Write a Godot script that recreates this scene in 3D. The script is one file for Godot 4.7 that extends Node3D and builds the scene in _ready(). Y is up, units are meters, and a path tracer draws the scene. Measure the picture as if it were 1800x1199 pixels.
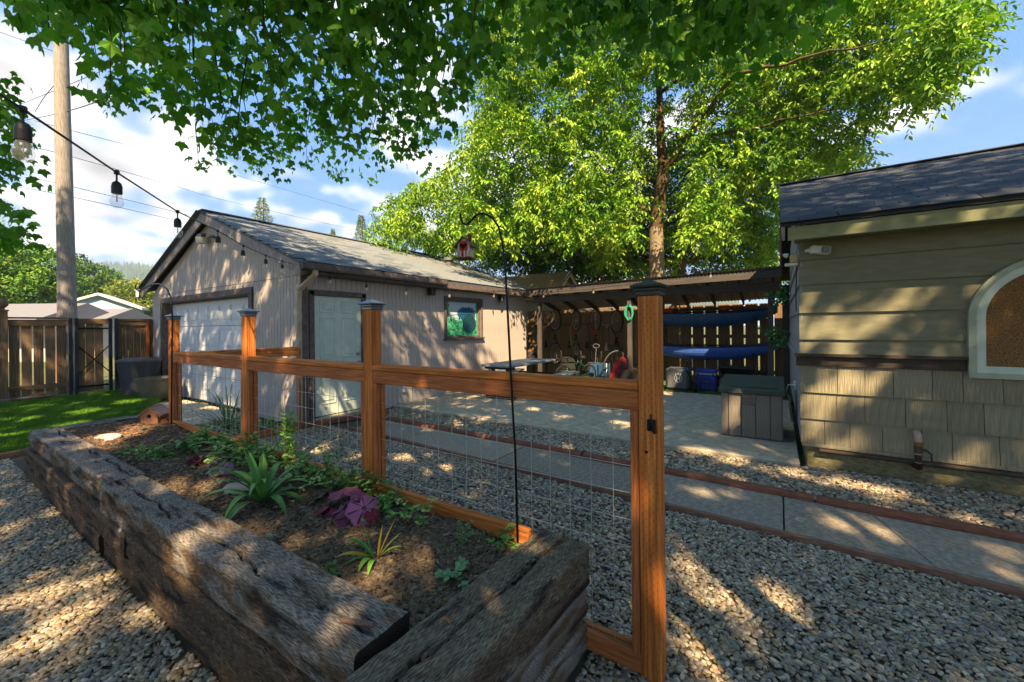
extends Node3D
# Back garden: raised bed, cedar and wire fence, garage, carport and house.
const F := 714.0
const EYE := Vector3(0, 1.55, 0)
const YAW := 33.3
const ROLL := 0.6
var rng := RandomNumberGenerator.new()
var mats := {}
var noises := {}
var boxes := {}
var used := {}
var noise := FastNoiseLite.new()

# ---------------------------------------------------------------- mesh builder
class MB:
	var v := PackedVector3Array()
	var n := PackedVector3Array()
	var uv := PackedVector2Array()
	var c := PackedColorArray()
	var col = null
	func t3(a, b, d, na, nb, nd, ua = Vector2(), ub = Vector2(), ud = Vector2()):
		if (b - a).cross(d - a).dot(na + nb + nd) > 0.0:
			var q = b; b = d; d = q
			q = nb; nb = nd; nd = q
			q = ub; ub = ud; ud = q
		v.append(a); v.append(b); v.append(d)
		n.append(na); n.append(nb); n.append(nd)
		uv.append(ua); uv.append(ub); uv.append(ud)
		if col != null:
			c.append(col); c.append(col); c.append(col)
	func tri(a, b, d, out):
		var g = (b - a).cross(d - a).normalized()
		if g.dot(out) < 0: g = -g
		t3(a, b, d, g, g, g)
	func quad(a, b, d, e, out):
		var g = (d - a).cross(e - b).normalized()
		if g.dot(out) < 0: g = -g
		t3(a, b, d, g, g, g, Vector2(0, 0), Vector2(1, 0), Vector2(1, 1))
		t3(a, d, e, g, g, g, Vector2(0, 0), Vector2(1, 1), Vector2(0, 1))
	func box(ctr: Vector3, s: Vector3, bs := Basis(), bev := 0.0):
		var h = s * 0.5
		bev = minf(bev, minf(h.x, minf(h.y, h.z)) * 0.6)
		var ax = [Vector3(1, 0, 0), Vector3(0, 1, 0), Vector3(0, 0, 1)]
		for a in 3:
			var b = (a + 1) % 3
			var d = (a + 2) % 3
			for sa in [-1.0, 1.0]:
				var p = []
				for q in [[-1, -1], [1, -1], [1, 1], [-1, 1]]:
					p.append(ctr + bs * (ax[a] * sa * h[a] + ax[b] * q[0] * (h[b] - bev) + ax[d] * q[1] * (h[d] - bev)))
				quad(p[0], p[1], p[2], p[3], bs * ax[a] * sa)
				if bev > 0:
					for sb in [-1.0, 1.0]:
						var e = []
						for sd in [-1.0, 1.0]:
							e.append(ctr + bs * (ax[a] * sa * h[a] + ax[b] * sb * (h[b] - bev) + ax[d] * sd * (h[d] - bev)))
							e.append(ctr + bs * (ax[a] * sa * (h[a] - bev) + ax[b] * sb * h[b] + ax[d] * sd * (h[d] - bev)))
						quad(e[0], e[1], e[3], e[2], bs * (ax[a] * sa + ax[b] * sb))
						if a == 0:
							for sd in [-1.0, 1.0]:
								var o = ctr
								tri(o + bs * Vector3(sa * h.x, sb * (h.y - bev), sd * (h.z - bev)), o + bs * Vector3(sa * (h.x - bev), sb * h.y, sd * (h.z - bev)), o + bs * Vector3(sa * (h.x - bev), sb * (h.y - bev), sd * h.z), bs * Vector3(sa, sb, sd))
	# a bar from p to q of width w (across `up`) and height h (along `up`)
	func bar(p: Vector3, q: Vector3, w: float, h: float, up := Vector3.UP, bev := 0.0):
		var y = (q - p).normalized()
		var x = up.cross(y)
		if x.length() < 0.01: x = Vector3.RIGHT.cross(y)
		x = x.normalized()
		var z = x.cross(y)
		box((p + q) * 0.5, Vector3(w, (q - p).length(), h), Basis(x, y, z), bev)
	func tube(pts: Array, r, seg := 6, caps := true):
		var m = pts.size()
		var rings = []
		var nr = []
		var t0 = (pts[1] - pts[0]).normalized()
		var x = t0.cross(Vector3.UP)
		if x.length() < 0.05: x = t0.cross(Vector3.RIGHT)
		x = x.normalized()
		for i in m:
			var t = (pts[mini(i + 1, m - 1)] - pts[maxi(i - 1, 0)]).normalized()
			x = (x - t * x.dot(t)).normalized()
			var y = t.cross(x)
			var rr = r[i] if r is Array else r
			var ring = []
			var nn = []
			for k in seg:
				var a = TAU * k / seg
				var d = x * cos(a) + y * sin(a)
				ring.append(pts[i] + d * rr)
				nn.append(d)
			rings.append(ring); nr.append(nn)
		for i in m - 1:
			for k in seg:
				var k2 = (k + 1) % seg
				t3(rings[i][k], rings[i][k2], rings[i + 1][k2], nr[i][k], nr[i][k2], nr[i + 1][k2], Vector2(float(k) / seg, i), Vector2(float(k + 1) / seg, i), Vector2(float(k + 1) / seg, i + 1))
				t3(rings[i][k], rings[i + 1][k2], rings[i + 1][k], nr[i][k], nr[i + 1][k2], nr[i + 1][k], Vector2(float(k) / seg, i), Vector2(float(k + 1) / seg, i + 1), Vector2(float(k) / seg, i + 1))
		if caps:
			for e in [[0, 1], [m - 1, m - 2]]:
				var o = pts[e[0]] - pts[e[1]]
				for k in seg - 2:
					tri(rings[e[0]][0], rings[e[0]][k + 1], rings[e[0]][k + 2], o)
	# profile of (radius, height) turned round local y
	func lathe(ctr: Vector3, prof: Array, seg := 16, bs := Basis(), sx := 1.0, sz := 1.0):
		for i in prof.size() - 1:
			var p = prof[i]
			var q = prof[i + 1]
			var e = Vector2(q.y - p.y, -(q.x - p.x))
			if e.length() < 1e-6: continue
			e = e.normalized()
			for k in seg:
				var a = TAU * k / seg
				var b = TAU * (k + 1) / seg
				var A = Vector3(cos(a) * sx, 0, sin(a) * sz)
				var B = Vector3(cos(b) * sx, 0, sin(b) * sz)
				var up = Vector3(0, 1, 0)
				var na = bs * (A * e.x + up * e.y)
				var nb = bs * (B * e.x + up * e.y)
				var p1 = ctr + bs * (A * p.x + up * p.y)
				var p2 = ctr + bs * (B * p.x + up * p.y)
				var q1 = ctr + bs * (A * q.x + up * q.y)
				var q2 = ctr + bs * (B * q.x + up * q.y)
				if p.x > 1e-6: t3(p1, p2, q2, na, nb, nb)
				if q.x > 1e-6: t3(p1, q2, q1, na, nb, na)
	func ball(ctr: Vector3, r: Vector3, seg := 10, rings := 6):
		var pr = []
		for i in rings + 1:
			var a = -PI / 2 + PI * i / rings
			pr.append(Vector2(cos(a), sin(a)))
		lathe(ctr, pr, seg, Basis.from_scale(r))
	# outline in x/y pushed along z from z0 to z1, then placed by xf
	func prism(poly: Array, z0: float, z1: float, xf := Transform3D()):
		var pp = PackedVector2Array(poly)
		var idx = Geometry2D.triangulate_polygon(pp)
		var mid = Vector2()
		for p in pp: mid += p / pp.size()
		for i in range(0, idx.size(), 3):
			for z in [[z0, -1.0], [z1, 1.0]]:
				var a = pp[idx[i]]; var b = pp[idx[i + 1]]; var d = pp[idx[i + 2]]
				if signf(z[1]) * signf(z1 - z0) < 0: tri(xf * Vector3(a.x, a.y, z[0]), xf * Vector3(b.x, b.y, z[0]), xf * Vector3(d.x, d.y, z[0]), xf.basis * Vector3(0, 0, -1))
				else: tri(xf * Vector3(a.x, a.y, z[0]), xf * Vector3(b.x, b.y, z[0]), xf * Vector3(d.x, d.y, z[0]), xf.basis * Vector3(0, 0, 1))
		var cw = 1.0 if Geometry2D.is_polygon_clockwise(pp) else -1.0
		for i in pp.size():
			var a = pp[i]; var b = pp[(i + 1) % pp.size()]
			var e = (b - a).normalized()
			var o = Vector3(-e.y, e.x, 0) * cw
			quad(xf * Vector3(a.x, a.y, z0), xf * Vector3(b.x, b.y, z0), xf * Vector3(b.x, b.y, z1), xf * Vector3(a.x, a.y, z1), xf.basis * o)
	func mesh() -> ArrayMesh:
		var a = []
		a.resize(Mesh.ARRAY_MAX)
		a[Mesh.ARRAY_VERTEX] = v
		var nn = PackedVector3Array()
		nn.resize(n.size())
		for i in n.size(): nn[i] = n[i].normalized()
		a[Mesh.ARRAY_NORMAL] = nn
		a[Mesh.ARRAY_TEX_UV] = uv
		if c.size() == v.size(): a[Mesh.ARRAY_COLOR] = c
		var m = ArrayMesh.new()
		m.add_surface_from_arrays(Mesh.PRIMITIVE_TRIANGLES, a)
		return m

# ---------------------------------------------------------------- pixel of the photograph to a point
func ray(u: float, v: float) -> Vector3:
	var q = Vector2(u - 900.0, v - 575.0).rotated(deg_to_rad(ROLL)) / F
	return Vector3(q.x, -q.y, -1).rotated(Vector3.UP, deg_to_rad(YAW))
func on_y(u, v, y): var d = ray(u, v); return EYE + d * ((y - EYE.y) / d.y)
func on_z(u, v, z): var d = ray(u, v); return EYE + d * (z / d.z)
func on_x(u, v, x): var d = ray(u, v); return EYE + d * (x / d.x)
func deep(u, v, d): return EYE + ray(u, v) * d
func pix(p: Vector3) -> Vector3:
	var q = (p - EYE).rotated(Vector3.UP, -deg_to_rad(YAW))
	if q.z > -0.05: return Vector3(0, 0, -1)
	var w = (Vector2(q.x, -q.y) / -q.z * F).rotated(-deg_to_rad(ROLL))
	return Vector3(w.x + 900.0, w.y + 575.0, -q.z)

# ---------------------------------------------------------------- nodes
func numbered(called: String) -> String:
	if not used.has(called):
		used[called] = 0
		return called
	used[called] += 1
	return "%s_%03d" % [called, used[called]]
func thing(called, at: Vector3, label, category, group = ""):
	var o = Node3D.new()
	o.name = numbered(called)
	add_child(o)
	o.position = at
	o.set_meta("label", label)
	o.set_meta("category", category)
	if group != "": o.set_meta("group", group)
	return o
func base_of(o) -> Vector3:
	var p = Vector3.ZERO
	while o != self:
		p += o.position
		o = o.get_parent()
	return p
# a part whose mesh is in world coordinates
func part(parent, called, mb, m, label = ""):
	var o = MeshInstance3D.new()
	o.name = called
	o.mesh = mb.mesh() if mb is MB else mb
	o.material_override = m
	parent.add_child(o, true)
	o.position = -base_of(parent)
	if label != "": o.set_meta("label", label)
	return o
# a part that shares a mesh and is placed by a world transform
func piece(parent, called, mesh, m, xf: Transform3D):
	var o = MeshInstance3D.new()
	o.name = called
	o.mesh = mesh
	o.material_override = m
	parent.add_child(o, true)
	xf.origin -= base_of(parent)
	o.transform = xf
	return o
func structure(called, mb, m, kind = "structure", label = ""):
	var o = MeshInstance3D.new()
	o.name = numbered(called)
	o.mesh = mb.mesh() if mb is MB else mb
	o.material_override = m
	add_child(o)
	o.set_meta("kind", kind)
	if label != "": o.set_meta("label", label)
	return o
func boxmesh(s: Vector3, bev := 0.003) -> ArrayMesh:
	var k = "%.4f %.4f %.4f %.4f" % [s.x, s.y, s.z, bev]
	if not boxes.has(k):
		var b = MB.new()
		b.box(Vector3.ZERO, s, Basis(), bev)
		boxes[k] = b.mesh()
	return boxes[k]
func many(parent, called, mesh, m, xfs: Array, cols = null, kind = "stuff"):
	var mm = MultiMesh.new()
	mm.transform_format = MultiMesh.TRANSFORM_3D
	mm.use_colors = cols != null
	mm.mesh = mesh
	mm.instance_count = xfs.size()
	for i in xfs.size():
		mm.set_instance_transform(i, xfs[i])
		if cols != null: mm.set_instance_color(i, cols[i])
	var o = MultiMeshInstance3D.new()
	o.name = called if parent != self else numbered(called)
	o.multimesh = mm
	o.material_override = m
	parent.add_child(o, true)
	if parent != self: o.position = -base_of(parent)
	o.set_meta("kind", kind)
	return o

# ---------------------------------------------------------------- materials
func noise_tex(kind: String, ramp = null) -> NoiseTexture2D:
	var key = kind + str(ramp)
	if noises.has(key): return noises[key]
	var f = FastNoiseLite.new()
	f.seed = 7 + kind.length()
	f.noise_type = FastNoiseLite.TYPE_SIMPLEX_SMOOTH
	f.fractal_octaves = 5
	f.frequency = 0.012
	var t = NoiseTexture2D.new()
	t.width = 384; t.height = 384
	if kind == "fine": f.frequency = 0.06
	if kind == "cell":
		f.noise_type = FastNoiseLite.TYPE_CELLULAR; f.frequency = 0.05; f.fractal_octaves = 2
	if kind == "rough": f.fractal_gain = 0.75; f.frequency = 0.02
	t.seamless = true
	t.noise = f
	if ramp != null:
		var g = Gradient.new()
		g.offsets = PackedFloat32Array([0.2, 0.5, 0.8])
		g.colors = PackedColorArray(ramp)
		t.color_ramp = g
	noises[key] = t
	return t
# three sRGB colours mixed by noise; s is texture repeats per metre on each axis
func mat(key: String, a: String, b: String, d: String, rough := 0.85, s := Vector3(1, 1, 1), kind := "soft", bump := 0.0, bumpkind := "rough", world := false) -> StandardMaterial3D:
	if mats.has(key): return mats[key]
	var m = StandardMaterial3D.new()
	m.resource_name = key
	m.albedo_texture = noise_tex(kind, [Color(a), Color(b), Color(d)])
	m.roughness = rough
	m.metallic_specular = 0.4
	m.uv1_triplanar = true
	m.uv1_world_triplanar = world
	m.uv1_scale = s
	if bump > 0:
		m.heightmap_enabled = true
		m.heightmap_texture = noise_tex(bumpkind)
		m.heightmap_scale = bump
	mats[key] = m
	return m
func flat(key: String, a: String, rough := 0.6, metal := 0.0, spec := 0.5) -> StandardMaterial3D:
	if mats.has(key): return mats[key]
	var m = StandardMaterial3D.new()
	m.resource_name = key
	m.albedo_color = Color(a)
	m.roughness = rough
	m.metallic = metal
	m.metallic_specular = spec
	mats[key] = m
	return m
func leafmat(key: String, through: Color, rough := 0.5) -> StandardMaterial3D:
	var m = StandardMaterial3D.new()
	m.resource_name = key
	m.vertex_color_use_as_albedo = true
	m.albedo_color = Color.WHITE
	m.roughness = rough
	m.metallic_specular = 0.35
	m.backlight_enabled = true
	m.backlight = through
	m.cull_mode = BaseMaterial3D.CULL_DISABLED
	mats[key] = m
	return m
func glass(key, tint = Color(0.9, 0.95, 1.0, 0.12)):
	if mats.has(key): return mats[key]
	var m = StandardMaterial3D.new()
	m.resource_name = key
	m.transparency = BaseMaterial3D.TRANSPARENCY_ALPHA
	m.albedo_color = tint
	m.roughness = 0.03
	m.metallic_specular = 0.6
	mats[key] = m
	return m
func lin(h: String) -> Color: return Color(h).srgb_to_linear()
func rr(a: float, b: float) -> float: return rng.randf_range(a, b)
func jit(c: Color, f := 0.15) -> Color:
	var k = 1.0 + rr(-f, f)
	return Color(c.r * k * (1 + rr(-f, f) * 0.4), c.g * k, c.b * k * (1 + rr(-f, f) * 0.4))

func sky_panorama() -> ImageTexture:
	var w = 1024
	var h = 512
	var im = Image.create(w, h, false, Image.FORMAT_RGBF)
	var n1 = FastNoiseLite.new()
	n1.seed = 21; n1.frequency = 1.1; n1.fractal_octaves = 6; n1.fractal_gain = 0.52
	for j in h:
		var th = PI * (j + 0.5) / h
		var y = cos(th)
		for i in w:
			var ph = TAU * (i + 0.5) / w
			var d = Vector3(sin(ph) * sin(th), y, -cos(ph) * sin(th))
			var c: Vector3
			if y < -0.02:
				c = Vector3(0.16, 0.17, 0.13)
			else:
				var e = clampf(y, 0, 1)
				c = Vector3(0.0165, 0.047, 0.106).lerp(Vector3(0.046, 0.08, 0.128), pow(1 - e, 3.5))
				var k = 1.0 / (e + 0.22)
				var p = Vector3(d.x * k, e * 0.8, d.z * k)
				var q = n1.get_noise_3d(p.x + 3.3, p.y, p.z * 1.15 + 0.4) + 0.35 * n1.get_noise_3d(p.x * 4.0, p.y * 4 + 9, p.z * 4.0)
				var cover = smoothstep(-0.05, 0.34, q + 0.25 * pow(1 - e, 4.0) - 0.12)
				var body = 0.155 + 0.125 * n1.get_noise_3d(p.x * 2 + 20, p.y, p.z * 2) 
				c = c.lerp(Vector3(body * 1.03, body * 1.0, body * 0.985), cover)
			im.set_pixel(i, j, Color(c.x, c.y, c.z))
	return ImageTexture.create_from_image(im)

var M := {}
func make_materials():
	var wood = ["cedar", "8a4a1e", "a8622c", "6f3815", 0.7]
	for ax in ["x", "y", "z"]:
		var s = {"x": Vector3(0.35, 9, 9), "y": Vector3(9, 0.35, 9), "z": Vector3(9, 9, 0.35)}[ax]
		M["cedar_" + ax] = mat("cedar_" + ax, "96541f", "b76b2b", "ca8440", 0.68, s, "soft", 0.12)
		M["cedar2_" + ax] = mat("cedar2_" + ax, "834922", "a56132", "b67545", 0.72, s, "rough", 0.15)
		M["fenceboard_" + ax] = mat("fenceboard_" + ax, "5c4a36", "715c44", "876f56", 0.9, s * Vector3(1, 1, 1), "soft", 0.15)
		M["dark_" + ax] = mat("dark_" + ax, "3e3a37", "4a4643", "56514d", 0.8, s, "soft", 0.1)
	M.fence2 = mat("fenceboard_b", "64523d", "7a644b", "8e775c", 0.9, Vector3(9, 0.35, 9), "rough", 0.15)
	M.siding = mat("garage_siding", "a39a93", "aea59e", "b7aea6", 0.85, Vector3(6, 0.5, 6), "soft", 0.12)
	M.trim = mat("brown_trim", "544b48", "5f5552", "6a5f5b", 0.75, Vector3(2, 2, 2), "soft", 0.05)
	M.rake = mat("grey_rake_board", "7d7676", "8a8383", "958e8c", 0.8, Vector3(2, 2, 2), "soft", 0.05)
	M.white = mat("white_door_paint", "c4cace", "cdd2d5", "d3d7d8", 0.5, Vector3(1, 1, 1), "soft")
	M.green_door = mat("pale_green_paint", "b2c0b6", "b9c6bc", "c0cbc2", 0.5, Vector3(1, 1, 1), "soft")
	for k in 4:
		M["shing%d" % k] = mat("weathered_shingle%d" % k, ["565d61", "5f666a", "50565a", "676c6e"][k], ["687075", "6f7679", "5e6568", "747a7b"][k], ["7b8183", "808587", "717677", "868a89"][k], 0.95, Vector3(5, 5, 5), "rough", 0.3, "fine")
		M["hshing%d" % k] = mat("dark_shingle%d" % k, ["2b3138", "31373f", "262b31", "353a40"][k], ["373e47", "3d444d", "30363d", "42474d"][k], ["454c56", "4a515c", "3d444c", "4f555b"][k], 0.8, Vector3(6, 6, 6), "fine", 0.25, "fine")
		M["pathslab%d" % k] = mat("path_concrete%d" % k, ["787162", "807867", "736c5e", "7a7468"][k], ["8f8674", "958b78", "887f6f", "908878"][k], ["a39984", "a69c89", "9a907e", "a29987"][k], 0.95, Vector3(2.3, 2.3, 2.3), "rough", 0.25, "fine")
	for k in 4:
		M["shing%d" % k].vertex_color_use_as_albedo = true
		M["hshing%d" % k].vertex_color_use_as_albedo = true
	M.slab = mat("patio_concrete", "9c927a", "b0a58c", "bfb39a", 0.93, Vector3(0.7, 0.7, 0.7), "rough", 0.15, "fine")
	M.foundation = mat("mossy_foundation", "5b5a3a", "716c4e", "878063", 0.95, Vector3(1.2, 3, 1.2), "rough", 0.3)
	M.lap = mat("olive_lap_siding", "727159", "787760", "7e7d67", 0.78, Vector3(0.8, 3, 0.8), "soft", 0.06)
	M.lap_shaded = mat("shaded_lap_siding", "7d8288", "868b91", "8f949a", 0.75, Vector3(0.8, 3, 0.8), "soft", 0.06)  # side wall siding, with bluish sky-lit shade mixed into its colour
	for k in 3:
		M["shake%d" % k] = mat("tan_shake%d" % k, ["7d775f", "817b63", "78725b"][k], ["88826a", "8d876f", "837d66"][k], ["928c74", "979179", "8d8770"][k], 0.85, Vector3(16, 0.9, 16), "soft", 0.55, "soft")
	M.fascia = mat("tan_fascia", "7f8362", "888c6a", "909472", 0.7, Vector3(1, 1, 1), "soft", 0.04)
	M.band = mat("dark_band", "39312a", "433a32", "4c4339", 0.8, Vector3(1, 3, 3), "soft", 0.08)
	M.winframe = mat("white_green_frame", "b6c4b4", "bfccbd", "c7d2c4", 0.5)
	M.wintrim = mat("sage_window_trim", "97a088", "a0a991", "a8b099", 0.6)
	M.tie_top = tiemat("railway_tie", Vector3(0.8, 9, 9))
	M.tie_dark = M.tie_top
	M.tie_end = tiemat("railway_tie_end", Vector3(9, 9, 1.0))
	M.soil = mat("garden_soil", "4a3e31", "675a49", "877965", 1.0, Vector3(3, 3, 3), "rough", 0.8, "fine")
	M.gravelbase = mat("gravel_base", "4a4337", "5e5546", "736955", 1.0, Vector3(6, 6, 6), "fine", 0.5, "fine")
	M.lawn = mat("lawn_soil", "2f3f14", "3d5019", "4a5c22", 1.0, Vector3(3, 3, 3), "fine", 0.3)
	M.ground = mat("far_ground", "3c4a22", "56592f", "6a6844", 1.0, Vector3(0.15, 0.15, 0.15), "rough", 0.0)
	M.log = mat("red_log", "5f3a2a", "7d4f3a", "946a54", 0.9, Vector3(0.8, 9, 9), "rough", 0.4)
	M.edge = mat("red_edging", "6a4c3e", "80614f", "957a66", 0.9, Vector3(0.8, 9, 9), "rough", 0.3)
	M.corr_sheet = mat("translucent_corrugated", "7d766c", "958f85", "a59f94", 0.5, Vector3(1.2, 1.2, 1.2), "rough", 0.05)
	M.corr_sheet.metallic = 0.0
	M.corr_sheet.backlight_enabled = true
	M.corr_sheet.backlight = Color(0.5, 0.46, 0.4)  # translucent sheet, lets daylight through to brighten the carport below
	M.black = flat("black_plastic", "141414", 0.55)
	M.blackmetal = flat("black_iron", "101413", 0.4, 0.6)
	M.rubber = flat("tyre_rubber", "1a1a1b", 0.85)
	M.steel = flat("bright_steel", "a9adb0", 0.35, 0.9)
	M.wire = flat("galvanised_wire", "b5b6ae", 0.45, 0.55)
	M.bulb = glass("bulb_glass", Color(1, 0.97, 0.92, 0.14))
	M.grey_plastic = flat("grey_plastic", "54565a", 0.6)
	M.boxbody = mat("taupe_resin", "736c60", "7d766a", "867f73", 0.7, Vector3(12, 0.8, 12), "soft", 0.12)
	M.boxlid = mat("green_grey_resin", "3d443d", "474e46", "50574e", 0.7, Vector3(1, 6, 6), "soft", 0.06)
	M.tabletop = mat("grey_table_top", "6d7880", "7b868e", "88939a", 0.6, Vector3(5, 5, 0.5), "soft", 0.05)
	M.pole = mat("weathered_pole", "6a6661", "8b8782", "a6a29c", 0.95, Vector3(7, 0.4, 7), "rough", 0.6)
	M.bark = mat("grey_bark", "6c6152", "7f7260", "a39682", 0.95, Vector3(4, 1.2, 4), "rough", 1.2)
	M.barkdark = mat("dark_bark", "3a3024", "54462f", "6b5a40", 0.95, Vector3(4, 1.2, 4), "rough", 1.2)
	M.twig = flat("dark_twig", "33291c", 0.9)
	M.leaf = leafmat("leaf", Color(0.8, 0.95, 0.42))
	M.leaf_far = leafmat("leaf_far", Color(0.6, 0.72, 0.3))
	M.petal = leafmat("garden_leaf", Color(0.18, 0.2, 0.1), 0.42)
	M.stone = mat("garden_stone", "77746a", "918e84", "a8a59a", 0.9, Vector3(4, 4, 4), "rough", 0.3)
	M.pebble = StandardMaterial3D.new()
	M.pebble.resource_name = "pebble"
	M.pebble.vertex_color_use_as_albedo = true
	M.pebble.albedo_texture = noise_tex("fine", [Color("c4c4c4"), Color("e6e6e6"), Color("ffffff")])
	M.pebble.uv1_triplanar = true
	M.pebble.uv1_scale = Vector3(0.4, 0.4, 0.4)
	M.pebble.roughness = 0.75

# a shingle with a thin dark strip along its lower edge; axis 0: edge at +x, 2: edge at +z
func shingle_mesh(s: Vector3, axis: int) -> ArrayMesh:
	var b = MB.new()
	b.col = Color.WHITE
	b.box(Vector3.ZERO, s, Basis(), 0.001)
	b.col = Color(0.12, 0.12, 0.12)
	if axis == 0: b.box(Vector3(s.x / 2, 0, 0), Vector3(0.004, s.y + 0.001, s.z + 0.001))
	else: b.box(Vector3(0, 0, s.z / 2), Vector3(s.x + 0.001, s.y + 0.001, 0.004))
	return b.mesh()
func tiemat(key: String, s: Vector3) -> StandardMaterial3D:
	var m = mat(key, "5c5c5c", "bcbcbc", "ffffff", 0.95, s, "fine", 1.0, "fine")
	m.vertex_color_use_as_albedo = true
	return m
func _ready():
	rng.seed = 4711
	noise.seed = 5; noise.frequency = 1.0; noise.fractal_octaves = 4
	# camera
	var cam = Camera3D.new()
	cam.name = "camera"
	add_child(cam)
	cam.position = EYE
	cam.basis = Basis(Vector3.UP, deg_to_rad(YAW)) * Basis(Vector3(0, 0, 1), deg_to_rad(-ROLL))
	cam.near = 0.05
	cam.far = 2500.0
	cam.projection = Camera3D.PROJECTION_FRUSTUM
	cam.size = 2.0 * 599.5 / F * cam.near
	cam.frustum_offset = Vector2(0, -24.5 / F * cam.near)
	cam.current = true
	# sky and exposure
	var env = Environment.new()
	env.background_mode = Environment.BG_SKY
	var sk = Sky.new()
	var pm = PanoramaSkyMaterial.new()
	pm.panorama = sky_panorama()
	sk.sky_material = pm
	env.sky = sk
	env.background_energy_multiplier = 1.0
	env.tonemap_mode = Environment.TONE_MAPPER_LINEAR
	env.tonemap_exposure = 9.9
	env.sdfgi_enabled = true
	env.ssao_enabled = true
	env.ssil_enabled = true
	env.fog_enabled = true
	env.fog_density = 0.0006
	env.fog_light_color = Color(0.72, 0.79, 0.88)
	var we = WorldEnvironment.new()
	we.name = "world_environment"
	we.environment = env
	add_child(we)
	# sun, behind the camera to the right
	var sun = DirectionalLight3D.new()
	sun.name = "sun"
	add_child(sun)
	sun.basis = Basis.looking_at(Vector3(-0.6, -1.0, -0.75))
	sun.light_energy = 0.6
	sun.light_angular_distance = 0.53
	sun.light_color = Color(1.0, 0.87, 0.69)
	sun.shadow_enabled = true
	make_materials()
	build_ground()
	build_garage()
	build_house()
	build_carport()
	build_wood_fence()
	build_bed()
	build_wire_fence()
	build_patio_things()
	build_hooks_and_lights()
	build_pole()
	build_neighbours()
	build_trees()
	build_plants()
	build_details()

func lawn_y(x: float, z := 0.0) -> float: return 0.015 + 0.13 * clampf((-8.0 - x) / 5.0, 0, 1.2)

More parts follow.
